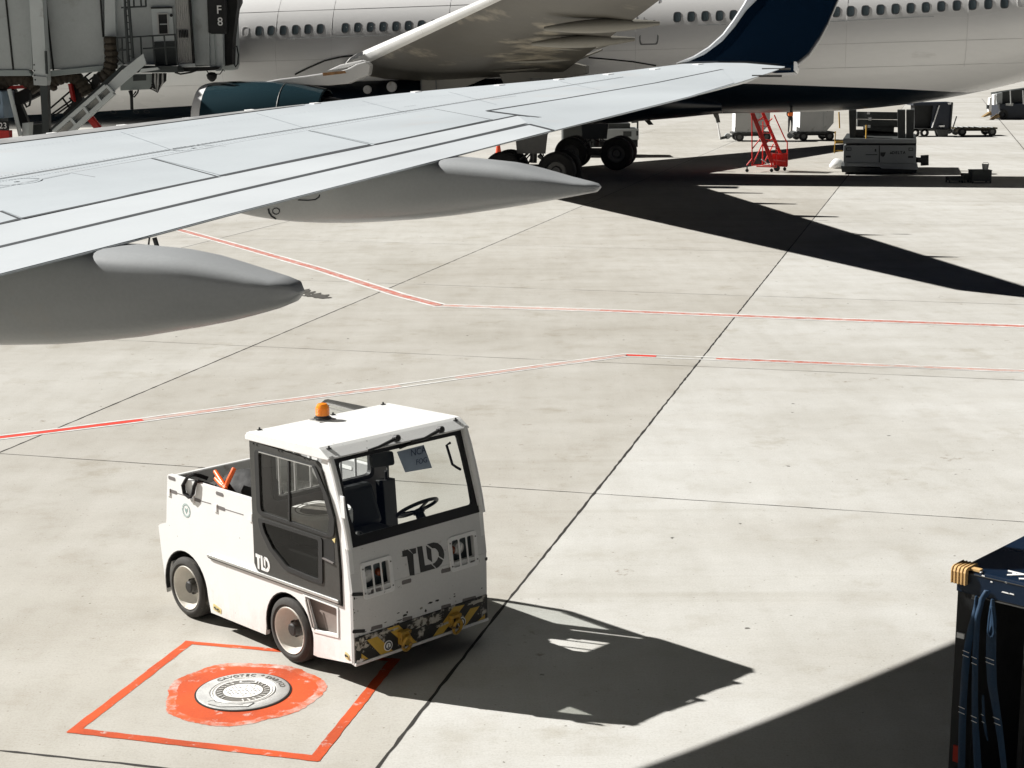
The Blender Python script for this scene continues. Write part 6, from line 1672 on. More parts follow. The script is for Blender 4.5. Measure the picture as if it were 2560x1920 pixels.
# worker between the containers: one continuous skinned body, vest and hair as children
def person(loc, rot, lab):
    t = thing('person', lab, 'person', loc, rot)
    J_ = dict(pel=(0, 0, 0.95), bel=(0, 0.01, 1.10), che=(0, 0.0, 1.32), nec=(0, 0, 1.50), hea=(0, -0.02, 1.60), top=(0, -0.02, 1.73),
              shl=(-0.19, 0, 1.44), ell=(-0.27, -0.03, 1.17), wrl=(-0.22, -0.17, 0.98), hal=(-0.20, -0.23, 0.93), shr=(0.19, 0, 1.44), elr=(0.26, 0.02, 1.16), wrr=(0.27, -0.06, 0.92), har=(0.27, -0.08, 0.84),
              hil=(-0.10, 0, 0.90), knl=(-0.11, -0.03, 0.50), anl=(-0.11, 0.02, 0.09), tol=(-0.12, -0.15, 0.04), hir=(0.10, 0, 0.90), knr=(0.12, -0.01, 0.50), anr=(0.13, 0.04, 0.09), tor=(0.15, -0.13, 0.04))
    R_ = dict(pel=.145, bel=.125, che=.15, nec=.055, hea=.085, top=.075, shl=.062, ell=.045, wrl=.033, hal=.04, shr=.062, elr=.045, wrr=.033, har=.04, hil=.085, knl=.06, anl=.042, tol=.035, hir=.085, knr=.06, anr=.042, tor=.035)
    E_ = [('pel', 'bel'), ('bel', 'che'), ('che', 'nec'), ('nec', 'hea'), ('hea', 'top'), ('che', 'shl'), ('shl', 'ell'), ('ell', 'wrl'), ('wrl', 'hal'), ('che', 'shr'), ('shr', 'elr'), ('elr', 'wrr'), ('wrr', 'har'),
          ('pel', 'hil'), ('hil', 'knl'), ('knl', 'anl'), ('anl', 'tol'), ('pel', 'hir'), ('hir', 'knr'), ('knr', 'anr'), ('anr', 'tor')]
    K = list(J_); me = bpy.data.meshes.new('body')
    me.from_pydata([J_[k] for k in K], [(K.index(a), K.index(c)) for a, c in E_], [])
    o = bpy.data.objects.new('body', me); COL.objects.link(o); o.parent = t; PM[o.name] = PM[t.name]
    sk = o.modifiers.new('skin', 'SKIN'); sv = me.skin_vertices[0].data
    for i, k in enumerate(K): sv[i].radius = (R_[k], R_[k]*(0.72 if k in ('bel', 'che', 'pel') else 1)); sv[i].use_root = (k == 'pel')
    o.modifiers.new('sub', 'SUBSURF').render_levels = 2
    me.materials.append(MATS['cloth_dark'])
    mb = MB(); rings = []
    for z, rx, ry in ((1.06, .165, .115), (1.15, .168, .118), (1.28, .185, .125), (1.40, .19, .122), (1.47, .13, .09), (1.50, .085, .07)):
        rings.append([(rx*math.cos(a), ry*math.sin(a), z) for a in [2*math.pi*j/20 for j in range(20)]])
    mb.loft(rings, False); mb.build('vest', 'vest_orange', t, smooth=True)
    mb = MB(); mb.lathe([(0.0, -0.13), (0.055, -0.115), (0.085, -0.05), (0.09, 0.02), (0.075, 0.09), (0.0, 0.12)], (0, -0.02, 1.655), (0, 0, 1), 18); hd = mb.build('head', 'skin', t, smooth=True)
    mb = MB(); mb.lathe([(0.095, 0.0), (0.096, 0.04), (0.08, 0.10), (0.0, 0.135)], (0, -0.012, 1.655), (0, 0, 1), 18); mb.build('hair', 'cloth_dark', hd, smooth=True)
    mb = MB(); mb.lathe([(0.02, 0.0), (0.014, 0.03), (0.0, 0.035)], (0, -0.10, 1.645), (0, -1, 0), 8); mb.build('nose', 'skin', hd)
    return t
person(Vector((gnd(1975, 333).x, gnd(1975, 333).y, 0)), rad(20), 'worker in an orange safety vest and dark trousers standing beside a grey container')

# red access ladder on castors
rs = thing('access_stand', 'bright red wheeled ladder stand with handrails standing under the airliner', 'ladder stand', gnd(1928, 430))
def S(u, v): return 1760 + u/6.9125, 260 + v/6.9125
Y0 = gnd(1928, 430).y; YA, YB = Y0, Y0 + 0.75
def sA(u, v): return onY(*S(u, v), YA)
def sB(u, v): return onY(*S(u, v), YB)
def sbar(a, c, w, h, name, mat='stand_red', up=(0, 1, 0)):
    mb = MB(); mb.bar(a, c, w, h, up); return mb.build(name, mat, rs, world=True)
def stube(P, r, name='frame_tube', mat='stand_red'):
    mb = MB(); mb.tube(P, r, 8); return mb.build(name, mat, rs, world=True)
sbar(sA(1180, 1010), sA(832, 150), 0.17, 0.06, 'stringer'); sbar(sB(1400, 1040), sB(1015, 150), 0.13, 0.06, 'stringer')
for k in range(7):
    f = 0.06 + k*0.135
    a = sA(1180 + (832-1180)*f, 1010 + (150-1010)*f); c = sB(1400 + (1015-1400)*f, 1040 + (150-1040)*f)
    sbar(a, c, 0.20, 0.035, 'tread', 'stand_red', (0, 0, 1))
for P in ([sA(828, 150), sA(832, 1060)], [sB(1018, 300), sB(1012, 1050)], [sA(832, 780), sA(1000, 560)], [sA(850, 1030), sA(1010, 690)], [sB(1030, 1040), sB(1200, 690)], [sA(1245, 1090), sA(1245, 660)], [sB(1440, 1070), sB(1440, 670), sB(1380, 560), sB(1240, 250), sB(1215, 190)], [sA(900, 320), sB(1030, 220)], [sB(1090, 330), sB(1180, 250)], [sA(1075, 670), sB(1200, 590)], [sA(905, 1078), sA(1260, 1090)], [sB(1010, 1055), sB(1440, 1080)], [sA(832, 1060), sB(1012, 1050)], [sA(835, 940), sA(740, 1060)]): stube(P, 0.026)
mb = MB(); mb.plate([[sB(1180, 850), sB(1440, 850), sB(1440, 1078), sB(1200, 1090)]], (0, 0.03, 0)); mb.build('back_panel', 'stand_red', rs, world=True)
mb = MB(); mb.plate([[sA(1155, 890), sA(1185, 885), sA(1190, 1090), sA(1160, 1090)]], (0, 0.08, 0)); mb.build('foot_plate', 'stand_red', rs, world=True)
for p, q in ((sA(745, 1075), 0), (sA(1168, 1110), 0), (sB(1395, 1085), 0)):
    c = Vector((p.x, p.y, 0.07)); mb = MB(); mb.bar((p.x, p.y, 0.08), p, 0.05, 0.05); mb.build('castor_fork', 'loader_dark' if p.x < sA(1000, 0).x else 'white_or_sunlit', rs, world=True)
    mb = MB(); mb.lathe([(0.03, -0.03), (0.07, -0.03), (0.07, 0.03), (0.03, 0.03)], c, (0, 1, 0), 18); mb.build('castor', 'rubber', rs, world=True)
p = sA(1285, 1130); mb = MB(); mb.lathe([(0.06, -0.05), (0.13, -0.05), (0.13, 0.05), (0.06, 0.05)], Vector((p.x, p.y + 0.4, 0.13)), (0, 1, 0), 22); mb.build('wheel', 'rubber', rs, world=True)
stube([sA(990, 955), sA(1140, 1055)], 0.02, 'brake_lever', 'white_or_sunlit'); mb = MB(); mb.plate([[sA(1130, 905), sA(1165, 885), sA(1160, 950), sA(1145, 950)]], (0, -0.01, 0)); mb.build('sticker', 'decal_white', rs, world=True)

# cargo loader seen end-on under the tail
kl = thing('cargo_loader', 'grey cargo loader with dark lift posts standing under the airliner tail', 'cargo loader', gnd(2200, 436))
def Q(u, v): return 2060 + u/7.3733, 280 + v/7.3733
YK = gnd(2200, 436).y
def k_(u, v, d=0.0): return onY(*Q(u, v), YK + d)
def kpoly(pts, d, th, mat, name, par=None, bevel=0.0):
    mb = MB(); mb.plate([[k_(*q, d) for q in pts]], (0.245*th, th, 0)); return mb.build(name, mat, par or kl, world=True, bevel=bevel)
body = kpoly([(365, 610), (1705, 612), (1695, 945), (355, 935)], 0.0, 4.2, 'loader_grey', 'loader_body', None, 0.02)
kpoly([(350, 492), (1705, 498), (1705, 590), (355, 588)], -0.08, 4.4, 'loader_dark', 'front_beam', None, 0.02)
kpoly([(350, 496), (1700, 500), (1700, 575), (355, 572)], -0.10, 0.03, 'loader_grey', 'beam_face')
kpoly([(372, 940), (1705, 950), (1740, 1065), (1060, 1040), (1020, 1010), (378, 1000)], -0.03, 4.0, 'loader_grey', 'skirt')
kpoly([(310, 990), (380, 1000), (1060, 1045), (1720, 1062), (1690, 1120), (330, 1110)], 0.15, 3.5, 'loader_dark', 'chassis')
kpoly([(1012, 615), (1030, 615), (1028, 930), (1010, 930)], -0.01, 0.02, 'loader_dark', 'panel_gap', body)
for a, c in (((410, 655), (505, 712)), ((1560, 658), (1645, 715))):
    o, i_ = [(a[0], a[1]), (c[0], a[1]), (c[0], c[1]), (a[0], c[1])], [(a[0]+12, a[1]+12), (c[0]-12, a[1]+12), (c[0]-12, c[1]-12), (a[0]+12, c[1]-12)]
    mb = MB(); mb.plate([[k_(*q, -0.015) for q in o], [k_(*q, -0.015) for q in i_]], (0, 0.012, 0)); mb.build('tie_down', 'loader_dark', body, world=True)
for q in ((400, 805, 495, 840), (1550, 812, 1645, 848), (765, 780, 985, 795), (935, 680, 965, 730)): kpoly([(q[0], q[1]), (q[2], q[1]), (q[2], q[3]), (q[0], q[3])], -0.012, 0.01, 'loader_dark', 'latch', body)
kpoly([(1040, 745), (1140, 742), (1120, 800), (1090, 830), (1040, 800)], -0.012, 0.01, 'loader_dark', 'door_mark', body)
words('DELTA', 0.155, 'loader_dark', k_(1378, 752, -0.014), (1, 0, 0), (0, 0, 1), 'lettering', body, 0.01, world=True, spacing=1.25, bold=0.004)
kpoly([(1210, 772), (1258, 772), (1234, 728)], -0.014, 0.01, 'loader_dark', 'emblem', body)
for pts in ([(455, -40), (592, -40), (585, 430), (575, 495), (470, 495)], [(1350, -40), (1500, -40), (1500, 500), (1360, 500)], [(1515, -40), (1665, -40), (1650, 495), (1515, 495)]): kpoly(pts, 0.6, 0.6, 'loader_dark', 'lift_post', None, 0.03)
kpoly([(590, 330), (730, 330), (735, 490), (585, 490)], 1.0, 0.4, 'loader_dark', 'post_base')
for a, c in (((600, 60), (1350, 70)), ((610, 200), (1350, 215)), ((730, 330), (1280, 330)), ((590, 395), (1350, 440))):
    mb = MB(); mb.bar(k_(*a, 2.6), k_(*c, 2.6), 0.22, 0.3); mb.build('cross_beam', 'loader_dark', kl, world=True)
for u, v in ((820, 15), (845, 130), (830, 265), (760, 280)): kpoly([(u-25, v-22), (u+28, v-22), (u+25, v+28), (u-28, v+26)], 2.3, 0.1, 'white_or_sunlit', 'work_lamp')
mb = MB(); P = [k_(780, 240, 0.2), k_(775, 495, 0.2)]; mb.tube(P, 0.03, 6); mb.build('hydraulic_line', 'loader_yellow', kl, world=True)
mb = MB(); mb.bar(k_(212, 355, 0.3), k_(192, 760, 0.3), 0.035, 0.035); mb.bar(k_(205, 560, 0.3), k_(350, 560, 0.3), 0.16, 0.1); mb.bar(k_(200, 715, 0.3), k_(345, 720, 0.3), 0.05, 0.05); mb.bar(k_(275, 0, 2.0), k_(288, 300, 2.0), 0.05, 0.05); mb.build('guard_rail', 'loader_yellow', kl, world=True)
mb = MB(); mb.bar(k_(1705, 880, 0.4), k_(1900, 900, 0.4), 0.35, 0.2); mb.bar(k_(1855, 795, 0.35), k_(1855, 985, 0.35), 0.3, 0.12, (0, 1, 0)); mb.build('tow_hitch', 'loader_dark', kl, world=True)
for u in (470, 1560):
    for d in (0.5, 3.2):
        p = k_(u, 1100, d); mb = MB(); mb.lathe([(0.12, -0.15), (0.27, -0.15), (0.29, -0.1), (0.29, 0.1), (0.27, 0.15), (0.12, 0.15)], Vector((p.x, YK + d, 0.29)), (1, 0, 0), 22, False, True); mb.build('wheel', 'rubber', kl, world=True)
# white sack and box beside the loader
bx = thing('white_sack', 'white bundle lying on the apron at the left foot of the cargo loader', 'bundle', gnd(2092, 421))
mb = MB(); g = gnd(2092, 421); rings = []
for z, r_ in ((0, 0.26), (0.12, 0.34), (0.24, 0.30), (0.36, 0.17), (0.42, 0.08)): rings.append([g + Vector((r_*math.cos(a)*(1+0.14*math.sin(3*a+z*9)), r_*0.8*math.sin(a), z)) for a in [2*math.pi*j/16 for j in range(16)]])
mb.loft(rings); mb.build('sack', 'white_or_sunlit', bx, smooth=True, world=True, ang=70)

# low crates in the shade at right
def R5(u, v): return 1960 + u/3.687, 100 + v/3.687
def crate(u0, u1, vb, h, d, lab, lid=None):
    g0, g1 = gnd(*R5(u0, vb)), gnd(*R5(u1, vb)); w = (g1 - g0).length
    t = thing('equipment_crate', lab, 'crate', g0)
    mb = MB(); mb.box(0, w, 0, d, 0.08, h); mb.build('crate_body', 'crate_dark', t, bevel=0.01)
    mb = MB()
    for x in (0.03, w-0.03):
        for y in (0.03, d-0.03): mb.bar((x, y, 0), (x, y, h+0.02), 0.05)
    mb.build('corner_post', 'loader_dark', t)
    mb = MB(); mb.box(-0.01, w+0.01, -0.01, d+0.01, h, h+0.03); mb.build('lid', 'crate_dark', t)
    return t
crate(1735, 1915, 1322, 0.46, 0.6, 'dark crate standing in the airliner shadow, largest of three near the right edge')
crate(1660, 1732, 1315, 0.28, 0.5, 'small dark crate in the airliner shadow touching the largest crate')
crate(1520, 1658, 1318, 0.20, 0.5, 'low flat dark crate in the airliner shadow, leftmost of three')
g = gnd(*R5(1870, 1322)); bk = thing('grey_bucket', 'pale grey bucket standing on the largest dark crate', 'bucket', Vector((g.x, g.y + 0.30, 0.49)))
mb = MB(); mb.lathe([(0.10, 0), (0.13, 0.20), (0.14, 0.21), (0.125, 0.20), (0.09, 0.02), (0, 0.02)], (0, 0, 0), (0, 0, 1), 18, False); mb.build('bucket_body', 'container_grey', bk, smooth=True)
mb = MB(); mb.tube([(-0.13, 0, 0.19), (-0.08, -0.02, 0.27), (0.08, -0.02, 0.27), (0.13, 0, 0.19)], 0.008, 6); mb.build('handle', 'loader_dark', bk)

# covered baggage cart, far loader, service truck, cone
def G4(u, v): return 2240 + u/6.9125, 200 + v/6.9125
YC = gnd(2360, 342).y
def g4(u, v, d=0.0): return onY(*G4(u, v), YC + d)
bc = thing('baggage_cart', 'dark navy covered baggage cart with diagonal silver strut beside the cargo loader', 'baggage cart', gnd(2360, 342))
def cpoly(pts, d, th, mat, name, par=None):
    mb = MB(); mb.plate([[g4(*q, d) for q in pts]], (0, th, 0)); return mb.build(name, mat, par or bc, world=True)
cpoly([(300, 400), (985, 385), (970, 440), (300, 440)], 0, 1.6, 'cart_navy', 'roof'); cpoly([(320, 440), (640, 440), (610, 850), (320, 850)], 0.5, 0.9, 'bridge_black', 'load'); cpoly([(640, 440), (960, 440), (935, 850), (600, 850)], 0.1, 0.05, 'cart_navy', 'curtain')
cpoly([(300, 840), (960, 840), (960, 880), (300, 880)], 0, 1.6, 'dolly_dark', 'floor')
mb = MB(); mb.tube([g4(748, 440, -0.05), g4(622, 825, -0.05)], 0.035, 6); mb.build('strut', 'white_or_sunlit', bc, world=True)
mb = MB(); mb.tube([g4(975, 390), g4(935, 880)], 0.05, 6); mb.tube([g4(1048, 625), g4(980, 840)], 0.035, 6); mb.build('end_post', 'dolly_dark', bc, world=True)
cpoly([(895, 395), (955, 388), (950, 420), (905, 425)], -0.04, 0.1, 'white_or_sunlit', 'roof_corner')
for u in (340, 500, 800): 
    p = g4(u, 900, 0.0); mb = MB(); mb.lathe([(0.12, -0.1), (0.24, -0.1), (0.24, 0.1), (0.12, 0.1)], Vector((p.x, YC + 0.1, 0.24)), (0, 1, 0), 20, False, True); mb.build('wheel', 'rubber', bc, world=True)
cpoly([(700, 860), (905, 860), (895, 1000), (740, 1000)], -0.2, 0.6, 'dolly_dark', 'axle_box'); cpoly([(760, 785), (845, 780), (840, 810), (765, 812)], -0.2, 0.3, 'white_or_sunlit', 'hub_cover')
YL = gnd(2520, 299).y
fl = thing('belt_loader', 'dark ground loader with a white front post and tan feet at the right edge', 'loader', gnd(2520, 299))
def lpoly(pts, d, th, mat, name):
    mb = MB(); mb.plate([[onY(*G4(*q), YL + d) for q in pts]], (0, th, 0)); return mb.build(name, mat, fl, world=True)
lpoly([(1790, 420), (2700, 400), (2700, 665), (1800, 670)], 0, 2.4, 'cart_navy', 'loader_body'); lpoly([(1735, 220), (2700, 80), (2700, 430), (1760, 430)], 0.8, 1.4, 'loader_dark', 'load_deck')
lpoly([(1695, 255), (1732, 245), (1730, 430), (1700, 430)], -0.1, 0.6, 'white_or_sunlit', 'front_post'); lpoly([(1620, 310), (1660, 295), (1650, 540), (1605, 545)], -0.3, 0.4, 'white_or_sunlit', 'front_post')
lpoly([(1740, 235), (1840, 215), (1835, 410), (1750, 420)], 0.3, 0.3, 'loader_grey', 'cab_panel'); lpoly([(1895, 405), (2030, 400), (2020, 450), (1900, 440)], -0.05, 0.1, 'container_grey', 'step'); lpoly([(1575, 430), (1610, 430), (1605, 500), (1575, 500)], -0.3, 0.2, 'loader_dark', 'lamp')
for pts in ([(1500, 640), (1640, 545), (1660, 600), (1540, 640)], [(1640, 685), (1775, 590), (1800, 640), (1680, 690)]): lpoly(pts, -0.5, 0.5, 'foot_tan', 'stabiliser_foot')
for u in (1845, 2500): 
    p = onY(*G4(u, 660), YL); mb = MB(); mb.lathe([(0.15, -0.15), (0.36, -0.15), (0.36, 0.15), (0.15, 0.15)], Vector((p.x, YL, 0.36)), (0, 1, 0), 22, False, True); mb.build('wheel', 'rubber', fl, world=True)
for u in (1975, 2195): 
    mb = MB(); mb.tube([onY(*G4(u, 180), YL - 0.1), onY(*G4(u + 10, 420), YL - 0.1)], 0.04, 6); mb.build('rail', 'container_grey', fl, world=True)
YS = 76.0
stt = thing('service_truck', 'pale grey service truck bed half hidden behind the airliner wheels', 'truck', onY(1540, 384, YS))
def tz(x, y): return onY(x, y, YS)
a, c = tz(1490, 350), tz(1597, 322)
mb = MB(); mb.box(a.x, c.x, YS, YS + 2.2, a.z, c.z); mb.build('truck_bed', 'loader_grey', stt, world=True, bevel=0.02)
mb = MB(); mb.box(c.x - 0.75, c.x - 0.35, YS - 0.02, YS, a.z + 0.15, c.z - 0.12); mb.box(c.x - 0.12, c.x - 0.02, YS - 0.02, YS, a.z + 0.2, c.z - 0.1); mb.build('side_locker', 'loader_dark', stt, world=True)
mb = MB(); mb.box(c.x - 2.4, c.x - 0.4, YS + 0.2, YS + 1.8, c.z, c.z + 0.25); mb.bar((c.x - 0.05, YS + 0.1, c.z), (c.x - 0.05, YS + 0.1, c.z + 0.35), 0.08); mb.bar((c.x - 0.35, YS + 0.1, c.z + 0.3), (c.x - 0.02, YS + 0.1, c.z + 0.33), 0.07); mb.build('headboard', 'loader_dark', stt, world=True)
mb = MB(); mb.box(a.x - 1.6, a.x, YS + 0.1, YS + 2.1, 0.5, 1.9); mb.build('cab', 'loader_dark', stt, world=True, bevel=0.08)
for x in (a.x - 0.9, c.x - 0.6):
    for y in (YS + 0.1, YS + 2.1): mb = MB(); mb.lathe([(0.2, -0.13), (0.42, -0.13), (0.42, 0.13), (0.2, 0.13)], (x, y, 0.42), (0, 1, 0), 22, False, True); mb.build('wheel', 'rubber', stt, world=True)
mb = MB(); mb.box(a.x - 1.4, c.x, YS + 0.5, YS + 1.7, 0.45, 0.8); mb.build('chassis', 'loader_dark', stt, world=True)
for (x, y), lab in (((1246, 384), 'orange traffic cone standing left of the airliner wheels'),):
    cn = thing('traffic_cone', lab, 'traffic cone', gnd(x, y))
    mb = MB(); mb.lathe([(0.15, 0.03), (0.05, 0.70), (0.035, 0.71), (0.0, 0.71)], (0, 0, 0), (0, 0, 1), 20); mb.build('cone', 'cone_orange', cn, smooth=True)
    mb = MB(); mb.box(-0.2, 0.2, -0.2, 0.2, 0.0, 0.035); mb.build('cone_base', 'loader_dark', cn, bevel=0.01)
# ================================================================== BAGGAGE CART IN THE RIGHT CORNER
M('cart_blue', (0.006, 0.016, 0.036), 0.30, var=0.25, vscale=3, dirt_or_light=(0.02, 0.035, 0.05), dscale=4, dthr=0.6, coat=0.3)
M('cart_black', (0.005, 0.006, 0.007), 0.5, var=0.3)
M('strap_blue', (0.013, 0.047, 0.10), 0.75, var=0.25, vscale=6, fine=0.2, fscale=120)
M('bumper_tan', (0.62, 0.40, 0.17), 0.55, var=0.12, vscale=8, dirt_or_light=(0.36, 0.21, 0.08), dscale=14, dthr=0.62)
M('reflector_red', (0.40, 0.03, 0.015), 0.3)
ZR = 1.90
P0 = gnd(2402, 1431, ZR)
e2 = Vector((0.731, -0.682, 0)).normalized(); e1 = Vector((-e2.y, e2.x, 0))
P0 = P0 - e2*0.045 + e1*0.068
CROT = math.atan2(e2.y, e2.x)
ct = thing('curtain_cart', 'navy baggage cart with tan corner bumper and hanging blue straps in the lower right corner', 'baggage cart', Vector((P0.x, P0.y, 0)), CROT)
# local axes: x along the strap side, y away from us, z up
LX, LY = 1.6, 3.0
CT = PM[ct.name]
def cpl(x, y, off=0.0):
    """photo sight line met with the strap side of the cart, in cart coordinates"""
    return CT.inverted() @ meet(x, y, CT @ Vector((0, -off, 0)), CT.to_3x3() @ Vector((0, 1, 0)))
def c7(u, v): return 2260 + u/2.7667, 1320 + v/2.7667
mb = MB(); mb.box(-0.0, LX, -0.0, LY, ZR - 0.045, ZR); rf = mb.build('roof', 'cart_blue', ct, bevel=0.008)
mb = MB(); mb.box(0, LX, -0.022, 0.0, ZR - 0.13, ZR - 0.006); mb.build('roof_rail', 'cart_blue', ct, bevel=0.006)
mb = MB(); mb.bar((0.10, -0.024, ZR - 0.135), (LX, -0.024, ZR - 0.135), 0.008, 0.006); mb.bar((0.08, -0.024, ZR - 0.012), (LX, -0.024, ZR - 0.012), 0.005, 0.004); mb.build('rail_edge', 'gear_metal', ct)
mb = MB(); mb.box(0.0, 0.13, 0.0, 0.05, 0.35, ZR - 0.045); mb.box(0.0, 0.05, 0.05, LY, 0.35, ZR - 0.045); mb.build('end_wall', 'cart_black', ct)
mb = MB(); mb.box(0.40, 0.425, 0.01, 0.05, 0.35, ZR - 0.045); mb.box(LX-0.05, LX, 0.0, 0.05, 0.35, ZR-0.045); mb.build('mid_post', 'cart_black', ct)
mb = MB(); mb.box(0, LX, 0, LY, 0.32, 0.40); mb.build('floor', 'cart_black', ct); mb = MB(); mb.box(0.06, LX - 0.02, 0.9, 0.95, 0.40, ZR - 0.05); mb.build('back_curtain', 'cart_black', ct)
for x, y in ((0.3, 0.5), (0.3, LY - 0.5), (LX - 0.3, 0.5), (LX - 0.3, LY - 0.5)):
    mb = MB(); mb.lathe([(0.08, -0.07), (0.2, -0.07), (0.2, 0.07), (0.08, 0.07)], (x, y, 0.2), (1, 0, 0), 20, False, True); mb.build('wheel', 'rubber', ct)
# ribbed corner bumper wrapped over the roof edge
T0 = ZR
prof = [(-0.050, -0.078), (-0.053, -0.006), (-0.046, 0.010), (-0.028, 0.019), (0.086, 0.019), (0.086, 0.001), (-0.024, 0.001), (-0.024, -0.078)]
def bsec(x0, x1, s=0.0): mb.plate([[(x0, y - (s if y < -0.03 else 0), T0 + z + (s if z > 0.005 else 0)) for y, z in prof]], (x1-x0, 0, 0))
mb = MB(); bsec(-0.020, 0.070); bp_ = mb.build('corner_bumper', 'bumper_tan', ct, bevel=0.003)
mb = MB(); mb.box(0.070, 0.128, -0.006, 0.030, T0 + 0.001, T0 + 0.016); mb.build('bumper_flange', 'bumper_tan', bp_, bevel=0.002)
for k in range(5):
    mb = MB(); x = -0.021 + k*0.0205; bsec(x, x + 0.0065, 0.004); mb.build('bumper_rib', 'bumper_tan', bp_, bevel=0.0015)
mb = MB(); mb.lathe([(0.008, 0), (0.007, 0.006), (0, 0.007)], (0.132, 0.0, ZR + 0.001), (0, 0, 1), 10); mb.lathe([(0.006, 0), (0.005, 0.005), (0, 0.006)], (0.115, -0.002, ZR - 0.02), (0, -1, 0), 10); mb.build('bumper_bolt', 'decal_white', ct)
mb = MB(); mb.box(0.02, 0.06, 0.075, 0.10, T0 + 0.001, T0 + 0.014); mb.build('bumper_plug', 'foot_tan', bp_)
# letter painted on the roof, running out of the picture
pa = CT.inverted() @ gnd(2539, 1434, ZR + 0.003); ux = (CT.to_3x3().inverted() @ (gnd(2533, 1441, ZR) - gnd(2536, 1427, ZR))).normalized(); uy = (CT.to_3x3().inverted() @ (gnd(2560, 1434, ZR) - gnd(2530, 1433, ZR))).normalized()
words('A', 0.13, 'decal_white', pa, ux, uy, 'lettering', rf, 0.002, bold=0.004)
q = CT.inverted() @ gnd(2562, 1447, ZR + 0.003); mb = MB(); mb.bar(q - uy*0.03, q + uy*0.12, 0.022, 0.002); mb.build('lettering', 'decal_white', rf)
mb = MB()
for u, v, w in ((605, 372, 0.014), (705, 376, 0.014), (548, 330, 0.02), (700, 446, 0.045), (745, 456, 0.03)):
    p = cpl(*c7(u, v), 0.024); mb.plate([[(p.x - w/2, -0.0255, p.z - 0.003), (p.x + w/2, -0.0255, p.z - 0.004), (p.x + w/2*0.8, -0.0255, p.z + 0.003), (p.x - w/3, -0.0255, p.z + 0.004)]], (0, 0.001, 0))
mb.build('paint_chip', 'decal_white', ct, kind='stuff')
# straps
def strap(pts, ws, off, name='strap', bands=(), mat='strap_blue'):
    P = [cpl(*c7(*q), off) for q in pts]; den, dw = [], []
    for (a, c), (w0, w1) in zip(zip(P[:-1], P[1:]), zip(ws[:-1], ws[1:])):
        for i in range(6): den.append(a.lerp(c, i/6)); dw.append(w0 + (w1-w0)*i/6)
    den.append(P[-1]); dw.append(ws[-1])
    mb = MB(); rings = []
    for i, (p, w) in enumerate(zip(den, dw)):
        bow = 0.010 + 0.004*math.sin(i*0.7)
        rings.append([p + Vector((-w/2, 0.002, 0)), p + Vector((-w/4, -bow*0.8, 0)), p + Vector((0, -bow, 0)), p + Vector((w/4, -bow*0.8, 0)), p + Vector((w/2, 0.002, 0)), p + Vector((w/4, 0.004, 0)), p + Vector((-w/4, 0.004, 0))])
    mb.loft(rings); o = mb.build(name, mat, ct, smooth=True, ang=70)
    for v in bands:
        i = min(range(len(den)), key=lambda k: abs((CT @ den[k] - CAM).normalized().dot(UPV) - (ray(*c7(0, v)).normalized().dot(UPV))))
        p, w = den[i], dw[i]; mb = MB(); mb.bar(p + Vector((-w*0.42, -0.014, 0.002)), p + Vector((w*0.42, -0.014, -0.003)), 0.003, 0.003); mb.build('stitch_line', 'decal_white', o)
strap([(500, 470), (494, 560), (465, 690), (440, 820), (420, 1000), (408, 1200), (400, 1420), (395, 1720), (390, 2000)], [0.012, 0.03, 0.042, 0.045, 0.045, 0.045, 0.045, 0.046, 0.046], 0.03, bands=(820, 872, 1215, 1270))
strap([(572, 432), (535, 500), (506, 620), (494, 850), (488, 1100), (490, 1300), (500, 1500), (515, 1750), (520, 2000)], [0.03, 0.036, 0.036, 0.036, 0.038, 0.040, 0.045, 0.05, 0.05], 0.035, bands=(858, 904, 1258, 1310))
strap([(612, 490), (610, 620), (602, 760), (600, 900), (608, 1080), (632, 1230), (652, 1350), (672, 1500), (695, 1700), (705, 2000)], [0.02, 0.05, 0.06, 0.062, 0.058, 0.05, 0.045, 0.04, 0.035, 0.035], 0.03, bands=(870, 915, 1278, 1322))
strap([(548, 1155), (548, 1240), (550, 1310), (562, 1390), (580, 1470)], [0.012, 0.016, 0.02, 0.018, 0.008], 0.028, bands=(1252, 1300))
lp = [cpl(*c7(*q), 0.05) for q in [(598, 555), (586, 640), (580, 720), (592, 752), (610, 752), (620, 725), (616, 640), (606, 545)]]
mb = MB(); mb.tube(lp, 0.006, 6); mb.build('strap_loop', 'strap_blue', ct)
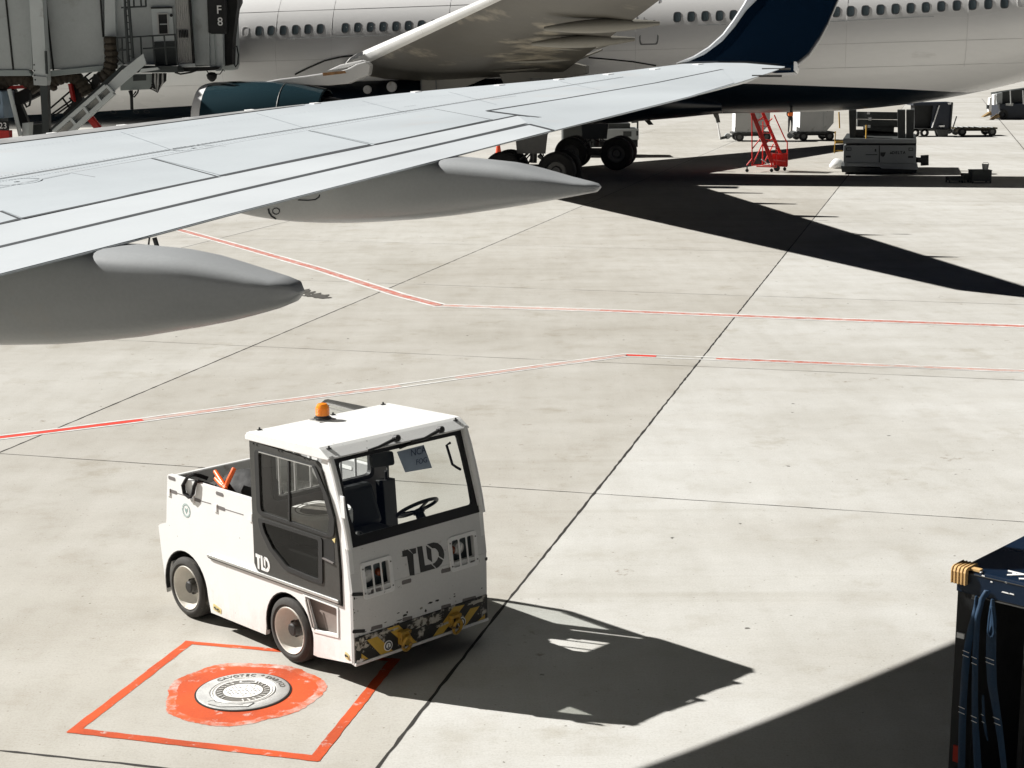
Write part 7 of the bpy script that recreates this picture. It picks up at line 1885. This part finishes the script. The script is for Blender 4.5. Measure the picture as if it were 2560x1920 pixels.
for q, mt, nm, w, h in (((394, 743), 'decal_white', 'label', 0.045, 0.03), ((365, 1560), 'reflector_red', 'reflector', 0.04, 0.10), ((484, 462), 'gear_metal', 'hook', 0.02, 0.05), ((500, 440), 'gear_metal', 'hook', 0.012, 0.06)):
    p = cpl(*c7(*q), 0.004); mb = MB(); mb.hexa([(p.x-w/2, -0.012, p.z-h/2), (p.x+w/2, -0.012, p.z-h/2), (p.x+w/2, -0.012, p.z+h/2), (p.x-w/2, -0.012, p.z+h/2)], [(p.x-w/2, 0, p.z-h/2), (p.x+w/2, 0, p.z-h/2), (p.x+w/2, 0, p.z+h/2), (p.x-w/2, 0, p.z+h/2)]); mb.build(nm, mt, ct)

# ================================================================== fuselage of the airliner we look out of (behind the view)
mb = MB(); rings = []
c0 = Vector((0, 0, 0)) - LAT*2.55
for s_, w, dz in ((-24, 0.4, 0.0), (-22.5, 1.2, 0.1), (-20, 1.75, 0.1), (-17, 1.95, 0.0), (12, 1.95, 0.0), (17, 1.6, 0.5), (21, 0.9, 1.2), (23, 0.35, 1.6)):
    c = c0 + AFT*s_ + Vector((0, 0, 4.15 + dz)); rings.append([c + LAT*w*math.cos(a) + Vector((0, 0, w*1.04*math.sin(a))) for a in [2*math.pi*j/40 for j in range(40)]])
mb.loft(rings); mb.build('fuselage', 'fuselage_white', W, smooth=True, world=True, ang=60)
root = MB(); a0, b0 = rings, None
P = [LE[0], TE[0]]; q = [p - LAT*max(0.0, (p - c0).dot(LAT) - 1.2) for p in P]
root.hexa([P[0] + Vector((0, 0, -0.35)), P[1] + Vector((0, 0, -0.03)), P[1] + Vector((0, 0, -0.005)), P[0] + Vector((0, 0, -0.03))], [q[0] + Vector((0, 0, -0.45)), q[1] + Vector((0, 0, -0.2)), q[1] + Vector((0, 0, -0.1)), q[0] + Vector((0, 0, -0.15))])
root.build('wing_root', 'wing_white', W, world=True)

# small marks lying on the apron
M('rubber_mark', (0.07, 0.065, 0.055), 0.9, var=0.3)
M('scrap_white', (0.75, 0.75, 0.73), 0.7)
rr = random.Random(21)
def blot(px, py, rx, ry, mat, seed, name, z=0.006, n=14):
    g = gnd(px, py); r2 = random.Random(seed)
    mb = MB(); mb.add([g + JDIR*rx*math.cos(a)*k + LDIRJ*ry*math.sin(a)*k + Vector((0, 0, z)) for a, k in [(2*math.pi*i/n, r2.uniform(0.45, 1.15)) for i in range(n)]], [tuple(range(n))])
    struct(mb.build(name, mat))
for i, (x, y) in enumerate(((762, 727), (775, 733), (788, 738), (802, 741), (770, 740), (812, 745))): blot(x, y, 0.16, 0.30 if i < 4 else 0.12, 'rubber_mark', 30+i, 'ground_mark', 0.006 + 0.0005*i, 12)
